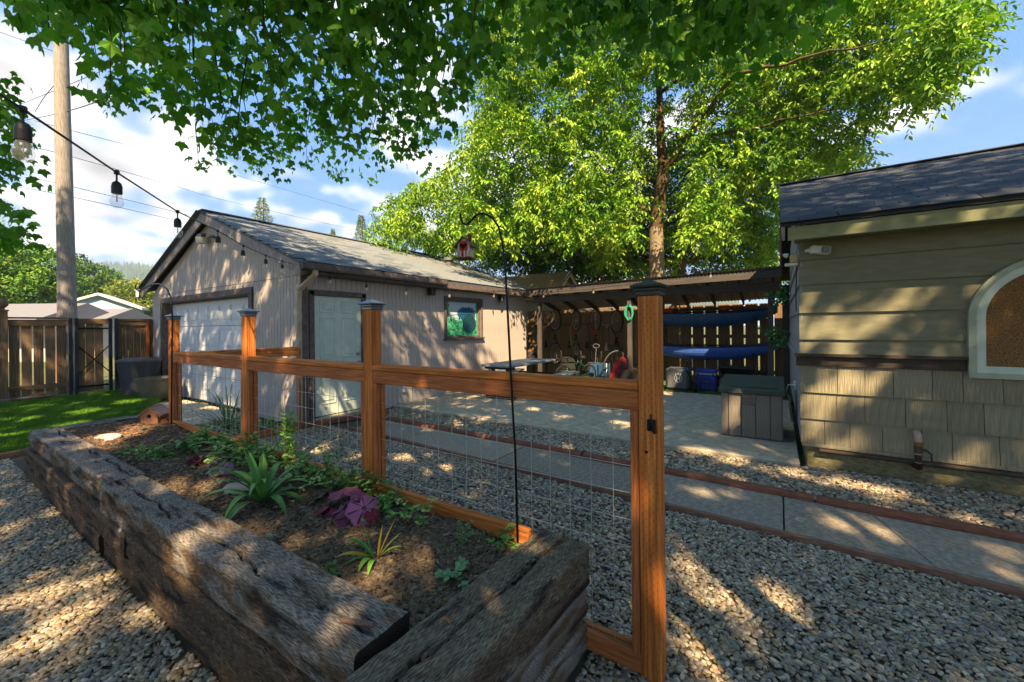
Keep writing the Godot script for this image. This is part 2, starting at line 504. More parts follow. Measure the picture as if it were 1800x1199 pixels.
# ---------------------------------------------------------------- ground
func sheet(poly: Array, y0: float, y1: float) -> MB:
	var b = MB.new()
	b.prism(poly, -y0, -y1, Transform3D(Basis(Vector3(1, 0, 0), Vector3(0, 0, 1), Vector3(0, -1, 0)), Vector3.ZERO))
	return b
func edge_z(x: float) -> float: return -3.48 + (x - 1.14) * 0.055      # near edging of the path
func log_z(x: float) -> float: return -4.33 + (x - 1.42) * 0.0355       # log edging
func build_ground():
	var b = MB.new()
	b.quad(Vector3(-900, -0.06, -900), Vector3(900, -0.06, -900), Vector3(900, -0.06, 900), Vector3(-900, -0.06, 900), Vector3.UP)
	structure("ground", b, M.ground)
	structure("gravel_bed", sheet([Vector2(-8.0, 1.6), Vector2(7, 1.6), Vector2(7, -5.45), Vector2(-6.3, -5.45), Vector2(-6.3, -3.5), Vector2(-8.0, -3.5)], -0.05, -0.006), M.gravelbase)
	# lawn, rising gently to the board fence
	b = MB.new()
	var xs = [-16.0, -13.05, -12, -11, -10, -9, -8.02]
	for i in xs.size() - 1:
		for zz in [[-1.9, 3.0], [-3.4, -1.9], [-6.0, -3.4]]:
			if zz[0] < -3.45 and xs[i] > -13.2: continue
			if zz[0] < -2.5 and xs[i] > -11.5: continue
			b.quad(Vector3(xs[i], lawn_y(xs[i]), zz[0]), Vector3(xs[i + 1], lawn_y(xs[i + 1]), zz[0]), Vector3(xs[i + 1], lawn_y(xs[i + 1]), zz[1]), Vector3(xs[i], lawn_y(xs[i]), zz[1]), Vector3.UP)
	structure("lawn", b, M.lawn)
	structure("driveway", sheet([Vector2(-12.6, -3.5), Vector2(-7.9, -3.5), Vector2(-7.9, -2.35), Vector2(-12.6, -2.9)], -0.05, 0.03), M.slab)
	# grass blades on the lawn and on the strip under the carport
	var tuft = MB.new()
	for k in 63:
		var a = TAU * k / 7.0 + k * 0.37
		var o = Vector3(cos(a), 0, sin(a)) * 0.012 + Vector3(rr(-0.06, 0.06), 0, rr(-0.06, 0.06))
		var l = 0.03 + 0.022 * ((k * 5) % 7) / 7.0
		var tip = o + Vector3(cos(a * 1.7) * 0.02, l, sin(a * 1.7) * 0.02)
		var w = Vector3(-sin(a), 0, cos(a)) * 0.0032
		tuft.tri(o - w, o + w, tip, Vector3(cos(a), 0.6, sin(a)))
	var xf = []
	var cs = []
	for i in 5200:
		var p = Vector3(rr(-13.0, -8.03), 0, rr(-3.4, 0.8))
		if p.z < -2.2 and p.x > -11.9 + (p.z + 3.4) * 2.6: continue
		var s = pix(Vector3(p.x, 0.1, p.z))
		if s.z < 0 or s.x < -60: continue
		p.y = lawn_y(p.x) - 0.003
		xf.append(Transform3D(Basis(Vector3.UP, rr(0, TAU)).scaled(Vector3.ONE * rr(0.7, 1.3)), p))
		cs.append(jit(lin("5f8a22").lerp(lin("4d7a1c"), rng.randf()), 0.25))
	for i in 650:
		var p = Vector3(rr(-5.9, 0.0), 0.022, rr(-11.4, -9.76))
		xf.append(Transform3D(Basis(Vector3.UP, rr(0, TAU)).scaled(Vector3(1.2, 0.6, 1.2)), p))
		cs.append(jit(lin("5a6b25"), 0.3))
	for i in 200:
		var p = Vector3(rr(-7.9, -6.5), 0.0, rr(-3.4, -2.0))
		if noise.get_noise_2d(p.x * 2, p.z * 2) < 0.05: continue
		xf.append(Transform3D(Basis(Vector3.UP, rr(0, TAU)).scaled(Vector3.ONE * rr(0.8, 1.4)), p))
		cs.append(jit(lin("5a7f24"), 0.3))
	var g = many(self, "grass", tuft.mesh(), M.petal, xf, cs)
	g.set_meta("label", "short mown grass of the lawn by the board fence")
	g.set_meta("category", "grass")
	structure("grass_strip", sheet([Vector2(-6.3, -9.75), Vector2(0.3, -9.75), Vector2(0.3, -14), Vector2(-6.3, -14)], -0.05, 0.02), M.lawn)
	# patio slab
	b = MB.new()
	b.box(Vector3(-3.085, -0.06, -7.565), Vector3(6.53, 0.2, 4.37), Basis(), 0.012)
	structure("patio", b, M.slab)
	# path of concrete slabs
	var path = Node3D.new()
	path.name = "path"
	add_child(path)
	path.set_meta("kind", "structure")
	var br = [-5.5, -4.3, -2.75, -1.02, 0.02, 0.83, 2.3, 3.8, 5.5]
	var off = [0.0, 0.0, 0.0, 0.0, 0.0, -0.22, 0.05, 0.0, 0.0]
	for i in br.size() - 1:
		var x0 = br[i] + 0.006
		var x1 = br[i + 1] - 0.006
		var s = sheet([Vector2(x0, edge_z(x0) - 0.03), Vector2(x1, edge_z(x1) - 0.03), Vector2(x1 + off[i + 1], log_z(x1 + off[i + 1]) + 0.02), Vector2(x0 + off[i], log_z(x0 + off[i]) + 0.02)], -0.05, 0.012 + rr(-0.003, 0.004))
		part(path, "path_slab", s, M["pathslab%d" % (i % 4)])
	# near edging boards
	var e = thing("path_edging", Vector3(-1.5, 0, edge_z(-1.5)), "row of low reddish edging boards between path and wide gravel", "edging")
	for r in [[-5.6, -3.3], [-3.29, -0.9], [-0.89, 1.45], [1.46, 3.9]]:
		var q = MB.new()
		q.bar(Vector3(r[0], 0.008, edge_z(r[0])), Vector3(r[1], 0.008, edge_z(r[1])), 0.04, 0.075, Vector3.UP, 0.006)
		part(e, "board", q, M.edge)
	e = thing("log_edging", Vector3(-1.5, 0, log_z(-1.5)), "row of rounded reddish logs edging the path on the house side", "edging")
	for r in [[-5.5, -4.1], [-4.08, -1.95], [-1.93, 0.24], [0.26, 2.6], [2.62, 5.0]]:
		var q = MB.new()
		var pts = []
		var rad = []
		for k in 13:
			var x = lerpf(r[0], r[1], k / 12.0)
			pts.append(Vector3(x, 0.022 + noise.get_noise_1d(x * 3) * 0.006, log_z(x) + noise.get_noise_1d(x * 2 + 50) * 0.012))
			rad.append(0.05 + noise.get_noise_1d(x * 5 + 9) * 0.007)
		q.tube(pts, rad, 12)
		part(e, "log", q, M.log)
	# lawn edging
	e = thing("lawn_edging", Vector3(-8.0, 0, 0), "thin brown edging board between the lawn and the pebbles", "edging")
	b = MB.new()
	b.bar(Vector3(-8.0, 0.02, -1.05), Vector3(-8.0, 0.02, 1.5), 0.035, 0.09, Vector3.UP, 0.005)
	part(e, "board", b, M.edge)
	pebbles()

func pebble_mesh(sd: int) -> ArrayMesh:
	var b = MB.new()
	var r = RandomNumberGenerator.new()
	r.seed = sd
	var nn = FastNoiseLite.new()
	nn.seed = sd; nn.frequency = 0.7
	var pt = func(i, j, R, S):
		var th = PI * i / R
		var ph = TAU * j / S
		var d = Vector3(sin(th) * cos(ph), cos(th), sin(th) * sin(ph))
		return d * (1.0 + 0.45 * nn.get_noise_3d(d.x + sd, d.y, d.z))
	for i in 5:
		for j in 8:
			var a = pt.call(i, j, 5.0, 8.0)
			var c = pt.call(i, j + 1, 5.0, 8.0)
			var d = pt.call(i + 1, j + 1, 5.0, 8.0)
			var e = pt.call(i + 1, j, 5.0, 8.0)
			if i > 0: b.t3(a, c, d, a, c, d)
			if i < 4: b.t3(a, d, e, a, d, e)
	return b.mesh()
func pebbles():
	var tones = ["a59b85", "b4a68b", "938a77", "857f74", "ada089", "998768", "c2b499", "8e846e", "9f9a88", "85765f", "b29c74", "cec1a8"]
	var zones = [
		[-7.9, -0.75, -0.77, 0.75, 5000.0, 0.0104, "left"],
		[-0.75, 3.3, -3.55, -0.9, 4200.0, 0.0105, "right"],
		[-6.2, -0.75, -3.9, -1.84, 2900.0, 0.0108, "right"],
		[-6.2, 5.0, -5.45, -4.25, 2100.0, 0.0135, "strip"],
		[-7.8, -6.3, -3.4, -1.9, 1500.0, 0.0125, "left"]]
	var sets = {}
	for z in zones:
		var cnt = int((z[1] - z[0]) * (z[3] - z[2]) * z[4])
		for i in cnt:
			var p = Vector3(rr(z[0], z[1]), 0, rr(z[2], z[3]))
			if z[6] == "right" and p.z < edge_z(p.x) + 0.03: continue
			if z[6] == "strip" and (p.z > log_z(p.x) - 0.05 or (p.z < -5.37 and p.x < 0.2)): continue
			var s = pix(p)
			if s.z < 0 or s.x < -40 or s.x > 1850 or s.y > 1260: continue
			if s.z > 6.0 and rng.randf() < 0.3: continue
			var r = z[5] * rr(0.6, 1.45)
			p.y = rr(-0.003, 0.007)
			var bs = Basis(Vector3.UP, rr(0, TAU)) * Basis(Vector3(1, 0, 0), rr(-0.45, 0.45)) * Basis(Vector3(0, 0, 1), rr(-0.4, 0.4))
			bs = bs * Basis.from_scale(Vector3(r * rr(1.0, 1.45), r * rr(0.4, 0.7), r * rr(0.8, 1.05)))
			var k = "%s%d" % [z[6], i % 3]
			if not sets.has(k): sets[k] = [[], []]
			sets[k][0].append(Transform3D(bs, p))
			sets[k][1].append(jit(lin(tones[rng.randi() % tones.size()]), 0.3))
	var pm = [pebble_mesh(1), pebble_mesh(2), pebble_mesh(3)]
	var lab = {"left": "rounded river pebbles beside the raised bed and lawn", "right": "rounded river pebbles between the wire fence and the path", "strip": "rounded river pebbles along the foot of the house"}
	for k in sets:
		var o = many(self, "gravel", pm[int(k.right(1))], M.pebble, sets[k][0], sets[k][1])
		o.set_meta("label", lab[k.left(k.length() - 1)])
		o.set_meta("category", "gravel")

# ---------------------------------------------------------------- garage
func build_garage():
	var xr = -6.35
	var xl = -13.05
	var zf = -3.55
	var zb = -10.44
	var xm = (xr + xl) / 2
	var slope = 0.372
	var ey = 2.62
	var ex = xr + 0.25
	var g = thing("garage", Vector3(xm, 0, -7), "taupe garage with white sectional door and grey shingle roof", "garage")
	# walls (thick) with their openings
	var w = MB.new()
	var t = 0.1
	var q = 0.012    # siding thickness
	var dl = -12.33
	var dr = -8.03
	w.box(Vector3((xl + dl) / 2, 1.2, zf - t / 2 - q), Vector3(dl - xl - 0.02, 2.4, t))
	w.box(Vector3((dr + xr) / 2 - q, 1.2, zf - t / 2 - q), Vector3(xr - dr - 0.002, 2.4, t))
	w.box(Vector3((dl + dr) / 2, 2.31, zf - t / 2 - q), Vector3(dr - dl, 0.2, t))
	w.prism([Vector2(xl + 0.02, 2.402), Vector2(xr - q, 2.402), Vector2(xr - q, 2.46), Vector2(xm, 3.78), Vector2(xl + 0.02, 2.46)], zf - q - t, zf - q)
	part(g, "front_wall", w, M.siding)
	w = MB.new()
	for r in [[-3.66, -3.77, 0, 2.45], [-3.77, -4.67, 2.13, 2.45], [-4.67, -6.92, 0, 2.45], [-6.92, -8.22, 0, 1.3], [-6.92, -8.22, 2.22, 2.45], [-8.22, zb, 0, 2.45]]:
		w.box(Vector3(xr - q - t / 2, (r[2] + r[3]) / 2, (r[0] + r[1]) / 2), Vector3(t, r[3] - r[2], absf(r[0] - r[1])))
	part(g, "side_wall", w, M.siding)
	w = MB.new()
	w.box(Vector3(xl + 0.06, 1.22, (zf + zb) / 2), Vector3(0.1, 2.44, zf - zb - 0.3))
	w.box(Vector3(xm, 1.22, zb + 0.05), Vector3(xr - xl - 0.05, 2.44, 0.1))
	w.prism([Vector2(xl, 2.45), Vector2(xr - 0.02, 2.45), Vector2(xm, 3.78)], zb + 0.001, zb + 0.1)
	part(g, "rear_wall", w, M.siding)
	# grooved siding, board by board
	var bw = 0.1015
	var x = xl
	var sid = [M.siding]
	while x < xr - 0.03:
		var x2 = minf(x + bw, xr)
		var c = (x + x2) / 2
		var wd = x2 - x - 0.006
		if c > dl - 0.13 and c < dr + 0.13:
			piece(g, "siding_board", boxmesh(Vector3(wd, 0.08, 0.016), 0.002), M.siding, Transform3D(Basis(), Vector3(c, 2.364, zf - 0.008)))
		else:
			piece(g, "siding_board", boxmesh(Vector3(wd, 2.35, 0.016), 0.002), M.siding, Transform3D(Basis(), Vector3(c, 1.23, zf - 0.008)))
		var h1 = 2.44 + (3.35 - absf(x + 0.003 - xm)) * 0.4
		var h2 = 2.44 + (3.35 - absf(x2 - 0.003 - xm)) * 0.4
		var gb = MB.new()
		gb.prism([Vector2(x + 0.003, 2.414), Vector2(x2 - 0.003, 2.414), Vector2(x2 - 0.003, h2), Vector2(x + 0.003, h1)], zf - 0.013, zf + 0.003)
		part(g, "siding_board", gb, M.siding)
		x += bw
	var z = zf - 0.005
	while z > zb + 0.03:
		var z2 = maxf(z - bw, zb)
		var c = (z + z2) / 2
		var wd = z - z2 - 0.005
		var spans = [[0.04, 2.45]]
		if c < -3.70 and c > -4.75: spans = [[2.2, 2.45]]
		elif c < -6.87 and c > -8.27: spans = [[0.04, 1.30], [2.22, 2.45]]
		for s in spans:
			piece(g, "siding_board", boxmesh(Vector3(0.016, s[1] - s[0], wd), 0.002), M.siding, Transform3D(Basis(), Vector3(xr - 0.008, (s[0] + s[1]) / 2, c)))
		z -= bw
	# corner boards
	w = MB.new()
	w.box(Vector3(xr + 0.012, 1.23, zf - 0.055), Vector3(0.022, 2.42, 0.1), Basis(), 0.003)
	part(g, "corner_board", w, M.trim)
	# roof
	var rl = Vector2(ex - xm, -(ex - xm) * slope)
	var sl = rl.length()
	var ry = ey + (ex - xm) * slope
	var roof = MB.new()
	var zr0 = zf + 0.15
	for sd in [-1.0, 1.0]:
		var poly = [Vector2(xm, ry - 0.02), Vector2(xm + sd * (ex - xm), ey - 0.02), Vector2(xm + sd * (ex - xm), ey - 0.06), Vector2(xm, ry - 0.06)]
		roof.prism(poly, zb - 0.15, zr0)
	var rf = part(g, "roof", roof, M.shing2)
	var dirv = Vector3(ex - xm, ey - ry, 0).normalized()
	var nrm = Vector3(-dirv.y, dirv.x, 0)
	var ex_c = 0.147
	var courses = int(sl / ex_c)
	var rest = MB.new()
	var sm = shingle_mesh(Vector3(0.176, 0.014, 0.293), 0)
	var made = 0
	for r in range(courses - 1, -1, -1):
		var s0 = r * ex_c
		var zz = zr0 + 0.02 - (0.15 if r % 2 else 0.0)
		while zz > zb - 0.2:
			var o = Vector3(xm, ry - 0.012, zz - 0.15) + dirv * (s0 + 0.095) + nrm * (0.006 + rr(0, 0.003))
			var bs = Basis(dirv.rotated(Vector3(0, 0, 1), -0.075 + rr(-0.014, 0.014)), nrm.rotated(Vector3(0, 0, 1), -0.075), Vector3(0, 0, 1))
			if zz > -6.6 and made < 296:
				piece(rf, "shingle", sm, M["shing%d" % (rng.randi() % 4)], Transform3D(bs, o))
				made += 1
			else:
				rest.box(o, Vector3(0.176, 0.014, 0.293), bs)
			zz -= 0.3
	var rs = part(rf, "shingles", rest, M.shing1)
	rs.set_meta("kind", "stuff")
	var rest2 = MB.new()
	var dir2 = Vector3(-dirv.x, dirv.y, 0)
	for r in courses:
		var o = Vector3(xm, ry - 0.008, (zr0 + zb) / 2) + dir2 * (r * ex_c + 0.095)
		rest2.box(o, Vector3(0.176, 0.009, zr0 - zb + 0.15), Basis(dir2.rotated(Vector3(0, 0, 1), 0.05), Vector3(nrm.x * -1, nrm.y, 0), Vector3(0, 0, -1)))
	rest2.bar(Vector3(xm, ry + 0.012, zb - 0.15), Vector3(xm, ry + 0.012, zr0 + 0.01), 0.2, 0.02)
	part(rf, "ridge_cap", rest2, M.shing0)
	# rake boards, fascia, soffit
	for sd in [-1.0, 1.0]:
		w = MB.new()
		var a = Vector2(xm, ry - 0.062)
		var b2 = Vector2(xm + sd * (ex - xm), ey - 0.062)
		w.prism([a, b2, b2 - Vector2(0, 0.17), a - Vector2(0, 0.19)], zr0 - 0.035, zr0 - 0.005)
		part(g, "rake_board", w, M.rake)
		w = MB.new()
		w.prism([a - Vector2(0, 0.002), b2 - Vector2(0, 0.002), b2 - Vector2(0, 0.03), a - Vector2(0, 0.03)], zf - 0.01, zr0 - 0.037)
		part(g, "soffit", w, M.trim)
	w = MB.new()
	w.box(Vector3(ex - 0.015, ey - 0.13, (zr0 + zb) / 2 - 0.08), Vector3(0.03, 0.13, zr0 - zb + 0.1), Basis(), 0.004)
	w.box(Vector3((ex + xr) / 2 - 0.016, ey - 0.2, (zf + zb) / 2), Vector3(ex - xr - 0.035, 0.02, zf - zb))
	part(g, "fascia", w, M.trim)
	w = MB.new()
	var prof = [Vector2(0.0, 0.0), Vector2(0.09, 0.0), Vector2(0.105, 0.03), Vector2(0.105, 0.11), Vector2(0.095, 0.11), Vector2(0.09, 0.035), Vector2(0.08, 0.012), Vector2(0.0, 0.012)]
	w.prism(prof, -6.62, zr0 + 0.0, Transform3D(Basis(), Vector3(ex + 0.002, ey - 0.15, 0)))
	w.box(Vector3(ex + 0.053, ey - 0.095, zr0 - 0.004), Vector3(0.1, 0.1, 0.006))
	w.box(Vector3(ex + 0.053, ey - 0.095, -6.618), Vector3(0.1, 0.1, 0.006))
	part(g, "gutter", w, M.trim)
	# downspout
	w = MB.new()
	var ds = [Vector3(ex + 0.05, 2.48, -3.62), Vector3(ex + 0.05, 2.40, -3.62), Vector3(xr + 0.06, 2.17, -3.50), Vector3(xr + 0.06, 2.05, -3.49)]
	for i in 3: w.bar(ds[i], ds[i + 1] + (ds[i + 1] - ds[i]).normalized() * 0.02, 0.075, 0.06, Vector3.RIGHT, 0.008)
	w.bar(ds[3], Vector3(xr + 0.06, 0.05, -3.49), 0.075, 0.055, Vector3.RIGHT, 0.008)
	for y in [1.75, 0.9]: w.box(Vector3(xr + 0.05, y, -3.49), Vector3(0.08, 0.03, 0.085))
	part(g, "downspout", w, mat("tan_downspout", "9b8e78", "a89b84", "b3a68f", 0.6))
	# garage door: trim, jambs, four sections of raised panels
	w = MB.new()
	w.box(Vector3((dl + dr) / 2, 2.265, zf + 0.012), Vector3(dr - dl + 0.26, 0.12, 0.03), Basis(), 0.003)
	w.box(Vector3(dl - 0.065, 1.1, zf + 0.012), Vector3(0.13, 2.2, 0.03), Basis(), 0.003)
	w.box(Vector3(dr + 0.065, 1.1, zf + 0.012), Vector3(0.13, 2.2, 0.03), Basis(), 0.003)
	part(g, "door_trim", w, M.trim)
	w = MB.new()
	w.box(Vector3(dl - 0.01, 1.1, zf - 0.1), Vector3(0.02, 2.2, 0.2))
	w.box(Vector3(dr + 0.01, 1.1, zf - 0.1), Vector3(0.02, 2.2, 0.2))
	w.box(Vector3((dl + dr) / 2, 2.196, zf - 0.1), Vector3(dr - dl, 0.02, 0.2))
	part(g, "door_jamb", w, M.trim)
	var gd = part(g, "garage_door", boxmesh(Vector3(dr - dl, 2.19, 0.02), 0), M.white)
	gd.position = Vector3((dl + dr) / 2, 1.1, zf - 0.215) - g.position
	for r in 4:
		var s = MB.new()
		var y0 = 0.02 + r * 0.54
		s.box(Vector3((dl + dr) / 2, y0 + 0.267, zf - 0.188), Vector3(dr - dl - 0.01, 0.53, 0.034), Basis(), 0.006)
		for k in 8:
			var cx = dl + (k + 0.5) * (dr - dl) / 8
			s.box(Vector3(cx, y0 + 0.267, zf - 0.169), Vector3(0.43, 0.35, 0.006), Basis(), 0.003)
			s.box(Vector3(cx, y0 + 0.267, zf - 0.164), Vector3(0.36, 0.28, 0.018), Basis(), 0.008)
		var so = part(gd, "door_section", s, M.white)
	# side door
	w = MB.new()
	for r in [[Vector3(xr + 0.014, 1.08, -3.725), Vector3(0.034, 2.2, 0.085)], [Vector3(xr + 0.014, 1.08, -4.715), Vector3(0.034, 2.2, 0.085)], [Vector3(xr + 0.014, 2.15, -4.22), Vector3(0.034, 0.085, 1.074)]]:
		w.box(r[0], r[1], Basis(), 0.004)
	part(g, "door_frame", w, M.trim)
	var d = part(g, "door", boxmesh(Vector3(0.045, 2.0, 0.9), 0.004), M.green_door)
	d.position = Vector3(xr - 0.035, 1.105, -4.22) - g.position
	w = MB.new()
	for r in [[0.27, 0.20, 1.83], [0.27, 0.68, 1.30], [0.27, 0.60, 0.50]]:
		for s in [-1.0, 1.0]:
			var c = Vector3(xr - 0.012, 0.1 + r[2], -4.22 + s * 0.2)
			for e in [[0, 1], [0, -1]]:
				w.box(c + Vector3(0.002, e[1] * r[1] / 2, 0), Vector3(0.014, 0.02, r[0]), Basis(), 0.005)
				w.box(c + Vector3(0.002, 0, e[1] * r[0] / 2), Vector3(0.014, r[1] - 0.02, 0.02), Basis(), 0.005)
			w.box(c, Vector3(0.016, r[1] - 0.1, r[0] - 0.1), Basis(), 0.006)
	part(d, "door_panels", w, M.green_door)
	w = MB.new()
	w.ball(Vector3(xr + 0.045, 0.96, -4.60), Vector3(0.03, 0.028, 0.028))
	w.tube([Vector3(xr - 0.012, 0.96, -4.60), Vector3(xr + 0.04, 0.96, -4.60)], 0.012, 8)
	part(d, "door_knob", w, M.steel)
	w = MB.new()
	w.tube([Vector3(xr - 0.012, 1.10, -4.60), Vector3(xr + 0.018, 1.10, -4.60)], 0.028, 12)
	part(d, "deadbolt", w, M.steel)
	w = MB.new()
	w.box(Vector3(xr + 0.05, 0.06, -4.22), Vector3(0.16, 0.06, 1.0), Basis(), 0.006)
	part(g, "threshold", w, mat("threshold_concrete", "8b8474", "a09985", "b0a995", 0.9, Vector3(3, 3, 3), "rough"))
	# window with its painted pane
	w = MB.new()
	for r in [[Vector3(xr + 0.014, 1.76, -6.89), Vector3(0.034, 0.94, 0.06)], [Vector3(xr + 0.014, 1.76, -8.25), Vector3(0.034, 0.94, 0.06)], [Vector3(xr + 0.016, 2.245, -7.57), Vector3(0.036, 0.06, 1.42)]]:
		w.box(r[0], r[1], Basis(), 0.004)
	for r in [[Vector3(xr - 0.04, 1.76, -6.935), Vector3(0.07, 0.9, 0.03)], [Vector3(xr - 0.04, 1.76, -8.19), Vector3(0.07, 0.9, 0.06)], [Vector3(xr - 0.04, 2.19, -7.57), Vector3(0.07, 0.05, 1.2)], [Vector3(xr - 0.04, 1.33, -7.57), Vector3(0.07, 0.05, 1.2)]]:
		w.box(r[0], r[1], Basis(), 0.004)
	var wi = part(g, "window", w, M.trim)
	w = MB.new()
	w.box(Vector3(xr + 0.03, 1.285, -7.57), Vector3(0.09, 0.04, 1.46), Basis(), 0.006)
	part(wi, "sill", w, M.trim)
	w = MB.new()
	var pa = Vector3(xr - 0.06, 1.345, -6.95)
	var pb = Vector3(xr - 0.06, 2.165, -8.165)
	w.t3(pa, Vector3(pa.x, pa.y, pb.z), pb, Vector3.RIGHT, Vector3.RIGHT, Vector3.RIGHT, Vector2(0, 1), Vector2(1, 1), Vector2(1, 0))
	w.t3(pa, pb, Vector3(pa.x, pb.y, pa.z), Vector3.RIGHT, Vector3.RIGHT, Vector3.RIGHT, Vector2(0, 1), Vector2(1, 0), Vector2(0, 0))
	var pm = StandardMaterial3D.new()
	pm.resource_name = "painted_pane"
	pm.albedo_texture = ImageTexture.create_from_image(painted_pane())
	pm.roughness = 0.12
	part(wi, "pane", w, pm, "pane with a green and blue leafy picture on it")
	# flood light in the gable
	w = MB.new()
	w.box(Vector3(xm + 0.25, 3.42, zf + 0.06), Vector3(0.06, 0.05, 0.13), Basis(), 0.006)
	w.box(Vector3(xm - 0.02, 3.46, zf + 0.13), Vector3(0.22, 0.07, 0.1), Basis(), 0.01)
	var fl = part(g, "flood_light", w, M.grey_plastic)
	w = MB.new()
	w.lathe(Vector3(xm - 0.02, 3.30, zf + 0.13), [Vector2(0.0, 0.0), Vector2(0.08, 0.0), Vector2(0.105, 0.12), Vector2(0.0, 0.125)], 16)
	part(fl, "lens", w, mat("frosted_lens", "cfcabb", "d8d3c5", "ded9cc", 0.4))
	# cable entry, outlet, speakers
	w = MB.new()
	w.box(Vector3(xr + 0.025, 0.33, -5.64), Vector3(0.05, 0.13, 0.09), Basis(), 0.008)
	part(g, "outlet_cover", w, mat("outlet_white", "c9cdc9", "d2d5d1", "d8dbd7", 0.4))
	for s in [[-6.36, 2.36, 0.0], [-8.98, 2.34, 0.0]]:
		var sp = thing("outdoor_speaker", Vector3(xr + 0.1, s[1] - 0.13, s[0]), "small black outdoor speaker under the garage eave " + ("next to the gutter end" if s[0] > -7 else "past the painted window"), "speaker", "speakers under the garage eave")
		w = MB.new()
		w.box(Vector3(xr + 0.11, s[1], s[0]), Vector3(0.13, 0.22, 0.15), Basis(Vector3.UP, 0.3), 0.02)
		part(sp, "cabinet", w, M.black)
		w = MB.new()
		w.box(Vector3(xr + 0.17, s[1], s[0] + 0.02), Vector3(0.016, 0.19, 0.12), Basis(Vector3.UP, 0.3), 0.006)
		part(sp, "grille", w, M.grey_plastic)
		w = MB.new()
		w.box(Vector3(xr + 0.022, s[1], s[0]), Vector3(0.045, 0.06, 0.05))
		part(sp, "bracket", w, M.black)

func painted_pane() -> Image:
	var im = Image.create(256, 192, false, Image.FORMAT_RGB8)
	var r = RandomNumberGenerator.new()
	r.seed = 12
	for y in 192:
		for x in 256:
			var c = Color("b9c6cc").lerp(Color("9fc4bd"), y / 192.0)
			var n = noise.get_noise_2d(x * 0.035, y * 0.035)
			if y > 95 + 30 * n: c = Color("4fa884").lerp(Color("1f6a4c"), clampf(0.5 + n * 1.4 + r.randf() * 0.3, 0, 1))
			if x < 26 + 10 * n or x > 240 + 12 * n: c = Color("2c7a52").lerp(Color("bcd8c4"), r.randf() * 0.5)
			im.set_pixel(x, y, c)
	for k in 60:     # fronds
		var p = Vector2(r.randf_range(10, 130), r.randf_range(100, 190))
		var a = r.randf_range(-2.6, -0.5)
		for s in 34:
			var q = p + Vector2(cos(a), sin(a)) * s + Vector2(0, s * s * 0.012)
			if q.x > 1 and q.x < 254 and q.y > 1 and q.y < 190: im.fill_rect(Rect2i(int(q.x), int(q.y), 2, 2), Color("2f9a70").lerp(Color("7fd0a4"), r.randf()))
	for y in range(24, 120):
		for x in range(70, 235):
			var n = noise.get_noise_2d(x * 0.06 + 40, y * 0.06)
			var e = Vector2((x - 165) / 75.0, (y - 66) / 40.0).rotated(0.35).length()
			if e < 1.0 + n * 0.35: im.set_pixel(x, y, Color("2a6d92").lerp(Color("16425f"), clampf(0.5 + 1.2 * noise.get_noise_2d(x * 0.14, y * 0.14), 0, 1)))
	for y in range(60, 186):
		for x in range(120, 250):
			var v = Vector2((x - 186) / 54.0, (y - 122) / 58.0)
			if v.length() < 1.0:
				var s = sin(v.length() * 26.0 + v.angle() * 2.0)
				im.set_pixel(x, y, Color("16323f").lerp(Color("2f6a74"), clampf(s * 0.5 + 0.4, 0, 1) * 0.7))
	return im

